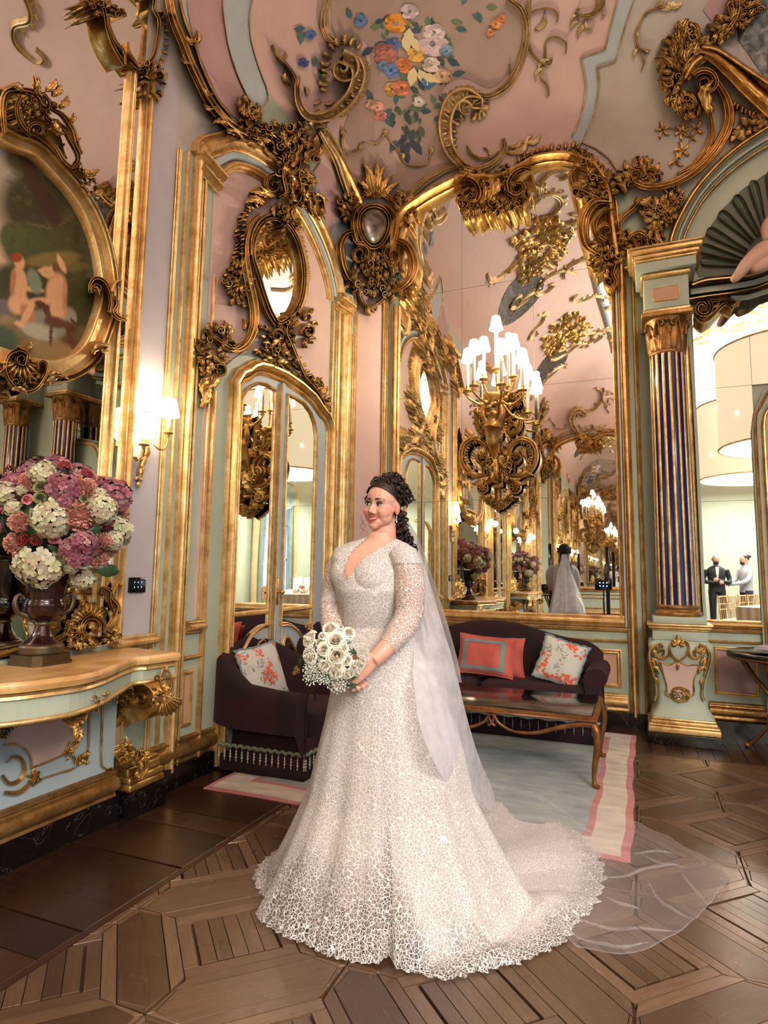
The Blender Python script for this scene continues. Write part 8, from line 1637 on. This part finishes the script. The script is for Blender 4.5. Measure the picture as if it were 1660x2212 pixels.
# banquet table, gilt chairs, glass cylinders, low flowers
bt = thing('banquet_table', 'long banquet table under a beige cloth, reflected in the side mirror', 'table', (*WB(0, 0), 0)); bt.rotation_euler = (0, 0, BA)
plain('beige_cloth', srgb(196, 178, 150), .85)
mb = MB(); mb.bbox((-.5, -1.75, .70), (.5, 1.75, .75), .02); n = 90
per = [(x, y) for x, y in cr([(-.5, -1.75), (.5, -1.75), (.5, 1.75), (-.5, 1.75)], n, True)*[.98, .98]]
for q in ((-.5, -1.75, .5, -1.75), (.5, -1.75, .5, 1.75), (.5, 1.75, -.5, 1.75), (-.5, 1.75, -.5, -1.75)):
    k = 40; d = np.array([q[2]-q[0], q[3]-q[1]]); nv = np.array([d[1], -d[0]])/np.linalg.norm(d); mb.grid(np.array([[(q[0]+d[0]*i/k+nv[0]*(.02+.03*math.sin(i*1.1))*(1-z), q[1]+d[1]*i/k+nv[1]*(.02+.03*math.sin(i*1.1))*(1-z), .02+.72*z) for z in (0, .5, 1)] for i in range(k+1)]))
mb.build('tablecloth', 'beige_cloth', bt)
def chiavari():
    t = thing('chiavari_chair', 'gilt banquet chair with pale seat pad at the near corner of the banquet table', 'chair', (0, 0, 0), 'gilt banquet chairs at the long table'); g = 'gilding_trim'
    for x in (-.19, .19):
        mb = MB(); mb.tube([(x, -.18, 0), (x, -.18, .44)], .013, 6); mb.build('leg', g, t); mb = MB(); mb.tube([(x, .18, 0), (x, .19, .45), (x*.95, .23, .92)], .013, 6); mb.build('leg', g, t)
    mb = MB(); mb.bbox((-.21, -.2, .42), (.21, .2, .45), .01); mb.build('seat', g, t); mb = MB(); mb.bbox((-.19, -.18, .45), (.19, .18, .49), .018); mb.build('seat_pad', 'china_white', t)
    for z in (.66, .76, .9): mb = MB(); mb.tube([(-.185, .2+.07*(z-.45), z), (.185, .2+.07*(z-.45), z)], .011, 6); mb.build('rail', g, t)
    for x in (-.11, -.04, .04, .11): mb = MB(); mb.tube([(x, .205, .45), (x, .235, .9)], .007, 5); mb.build('spindle', g, t)
    return t
ch = chiavari(); sp = [(*WB(-.68, 1.3-.46*k), -PI/2-BA) for k in range(7)]+[(*WB(.68, 1.3-.62*k), PI/2-BA) for k in range(3)]; ORD = 'first second third fourth fifth sixth seventh eighth'.split()
for i, (x, y, a) in enumerate(sp):
    M = Matrix.Translation((x, y, 0)) @ Matrix.Rotation(-a, 4, 'Z')
    if i == 0: ch.matrix_world = M
    else: copy_tree(ch, M, 'gilt banquet chair, %s from the near end on the table\'s %s side' % (ORD[i if i < 7 else i-7], 'near' if i < 7 else 'window'))
    ch.matrix_world = Matrix.Identity(4) if i < len(sp)-1 else Matrix.Translation((sp[0][0], sp[0][1], 0)) @ Matrix.Rotation(-sp[0][2], 4, 'Z')
m = N('clear_glass'); m.set(Base_Color=(.9, .94, 1), Roughness=.05); m.alpha(.28)
proto = None
for k in range(7):
    if proto is None: mb = MB(); mb.lathe([(.045, 0), (.05, .005), (.05, .36), (.046, .36), (.046, .012), (0, .012)], 20); proto = q = mb.build('candle_vase', 'clear_glass')
    else: q = proto.copy(); COL.objects.link(q)
    q.location = (*WB(.12*(-1)**k, 1.4-.45*k), .751); tag(q, 'tall glass candle cylinder, %s along the banquet table from its near end' % ORD[k], 'vase', 'glass cylinders on the banquet table')
for k in range(4):
    ce = thing('centrepiece', 'low bowl of white flowers, %s along the banquet table' % ORD[k], 'flowers', (*WB(0, 1.2-.8*k), .79), 'flower centrepieces on the banquet table')
    for d in dirs(12, .0): flower(ce, rf.choice('WWWP'), np.array([*WB(0, 1.2-.8*k), .79])+d*[.16, .2, .09], d, .07)
# two guests by the table
def man(label, loc, rz, coat, legs, arms, hair, beard=True, lean=0.0):
    t = thing('person', label, 'person', loc); M = rotz(rz, loc)
    nd = [(0, 0, .98, .15), (0, .0, 1.2, .155), (0, .02, 1.40, .15), (0, .02, 1.5, .07), (0, .03, 1.56, .055)]; nd2 = []
    mb = MB()
    def tb(p, r): mb.tube(cr(p, 16), arr(r, 16), 12)
    mb.grid(np.array([[(w*math.cos(a), d*math.sin(a)+y, z) for a in np.linspace(0, 2*PI, 20, endpoint=False)] for z, w, d, y in ((.92, .17, .12, 0), (1.0, .175, .12, 0), (1.15, .17, .115, 0), (1.3, .2, .125, .0), (1.42, .205, .11, 0), (1.48, .14, .08, 0), (1.52, .06, .06, 0))]), cv=True)
    for s in (1, -1): tb(arms(s), [.062, .052, .042, .032])
    local(mb.build('jacket', coat, None, M=M), t); mb = MB()
    for s in (1, -1): tb([(s*.09, 0, .96), (s*.10, .01, .5), (s*.10, -.01, .08)], [.095, .07, .055]); mb.bbox((s*.1-.045, -.08, 0), (s*.1+.045, .19, .085), .03)
    local(mb.build('trousers', legs, None, M=M), t); mb = MB()
    mb.ball((0, .02, 1.665), (.076, .095, .115), 18, 14); mb.tube([(0, .0, 1.48), (0, .01, 1.6)], .056, 12); mb.ball((0, .12, 1.655), (.014, .022, .018), 8, 6)
    for s in (1, -1): mb.ball((s*.078, .0, 1.66), (.012, .02, .03), 8, 6); h = np.array(arms(s)[-1]); mb.ball(h, (.04, .04, .05), 10, 8); [mb.tube([h, h+np.array([-s*.06, .02, .02*(k-1.5)])], [.014, .009], 6) for k in range(4)]
    b = mb.build('body', 'skin_plain', None, M=M); local(b, t); mb = MB(); mb.ball((0, -.005, 1.70), (.081, .098, .09), 16, 12) if hair else None
    if beard: mb.ball((0, .055, 1.585), (.06, .055, .055), 12, 9)
    if hair == 2: mb.ball((0, -.11, 1.74), .04, 10, 8)
    local(mb.build('hair', 'dark_hair', None, M=M), t)
    for s in (1, -1): mb = MB(); mb.ball((s*.03, .10, 1.69), .009, 8, 6); local(mb.build('eye', 'iris_dark', None, M=M), t)
    mb = MB(); mb.ball((0, .104, 1.612), (.024, .012, .006), 10, 6); local(mb.build('mouth', 'lip_red', None, M=M), t)
    if coat == 'black_suit': mb = MB(); mb.grid(np.array([[(-.03*k, .127, z), (.03*k, .127, z)] for z, k in ((1.2, .1), (1.35, 1), (1.49, 1.2))])); local(mb.build('shirt_front', 'china_white', None, M=M), t)
plain('skin_plain', srgb(208, 160, 136), .5, var=.04); plain('black_suit', srgb(18, 18, 22), .7); plain('grey_shirt', srgb(176, 180, 186), .8); plain('jeans', srgb(44, 52, 74), .8)
man('bald bearded man in a black suit with folded arms, reflected in the side mirror', (1.62, -4.2, 0), -.1, 'black_suit', 'black_suit', lambda s: [(s*.21, 0, 1.42), (s*.27, .0, 1.2), (s*.2, .15, 1.14), (-s*.04, .21, 1.17+.03*s)], 0)
man('bearded man with a hair bun in a pale grey shirt, leaning over the banquet table', (2.25, -4.5, 0), 1.2, 'grey_shirt', 'jeans', lambda s: [(s*.21, 0, 1.42), (s*.25, .1, 1.2), (s*.2, .3, 1.12), (s*.1, .45, 1.1)], 2)
# lighting gear behind the photographer
lp = thing('led_panel', 'black lighting control box with six blue lights on a thin stand, seen in the great mirror', 'light panel', (-.62, -.35, 0))
mb = MB(); mb.bbox((-.15, -.03, 1.0), (.15, .03, 1.22), .01); mb.build('housing', 'black_glass', lp)
for i in range(3):
    for j in range(2): mb = MB(); mb.ball((-.06+.06*i, .031, 1.08+.06*j), (.009, .004, .012), 8, 6); mb.build('light', 'blue_led', lp)
mb = MB(); mb.tube([(0, 0, .02), (0, 0, 1.0)], .014, 8); mb.build('pole', 'black_lacquer', lp)
for k in range(3): a = k*2.094; mb = MB(); mb.tube([(0, 0, .3), (.3*math.cos(a), .3*math.sin(a), .012)], .01, 6); mb.build('leg', 'black_lacquer', lp)
for k, (x, y) in enumerate(((-1.95, -3.3), (-.75, -4.9))): mb = MB(); mb.bbox((x-.045, y-.045, 0), (x+.045, y+.045, 2.0), .01); tag(mb.build('speaker_column', 'black_glass'), ('slim black column loudspeaker beside the flight case', 'slim black column loudspeaker farther down the room')[k], 'loudspeaker')
fc_ = thing('flight_case', 'black flight case with silver edges on a small table by the far console', 'case', (-2.0, -4.1, .78))
mb = MB(); mb.bbox((-.26, -.2, .0), (.26, .2, .26), .008); mb.build('body', 'black_glass', fc_)
for z in (.005, .255): mb = MB(); mb.tube([(-.26, .2, z), (.26, .2, z), (.26, -.2, z), (-.26, -.2, z), (-.26, .2, z)], .014, 6); mb.build('edging', 'silver', fc_)
mb = MB(); mb.bbox((-.09, .195, .08), (.09, .215, .17), .008); mb.build('handle_plate', 'silver', fc_)
q = thing('gear_table', 'small round table carrying the flight case by the far console', 'table', (-2.0, -4.1, 0)); mb = MB(); mb.lathe([(0, .775), (.32, .775), (.33, .76), (.32, .745), (0, .745)], 32); mb.build('tabletop', 'black_lacquer', q)
for k in range(4): a = .785+k*1.571; mb = MB(); mb.tube(cr([(.26*math.cos(a), .26*math.sin(a), .745), (.12*math.cos(a), .12*math.sin(a), .4), (.28*math.cos(a), .28*math.sin(a), .02)], 10), .018, 6); mb.build('leg', 'walnut_gilt', q)
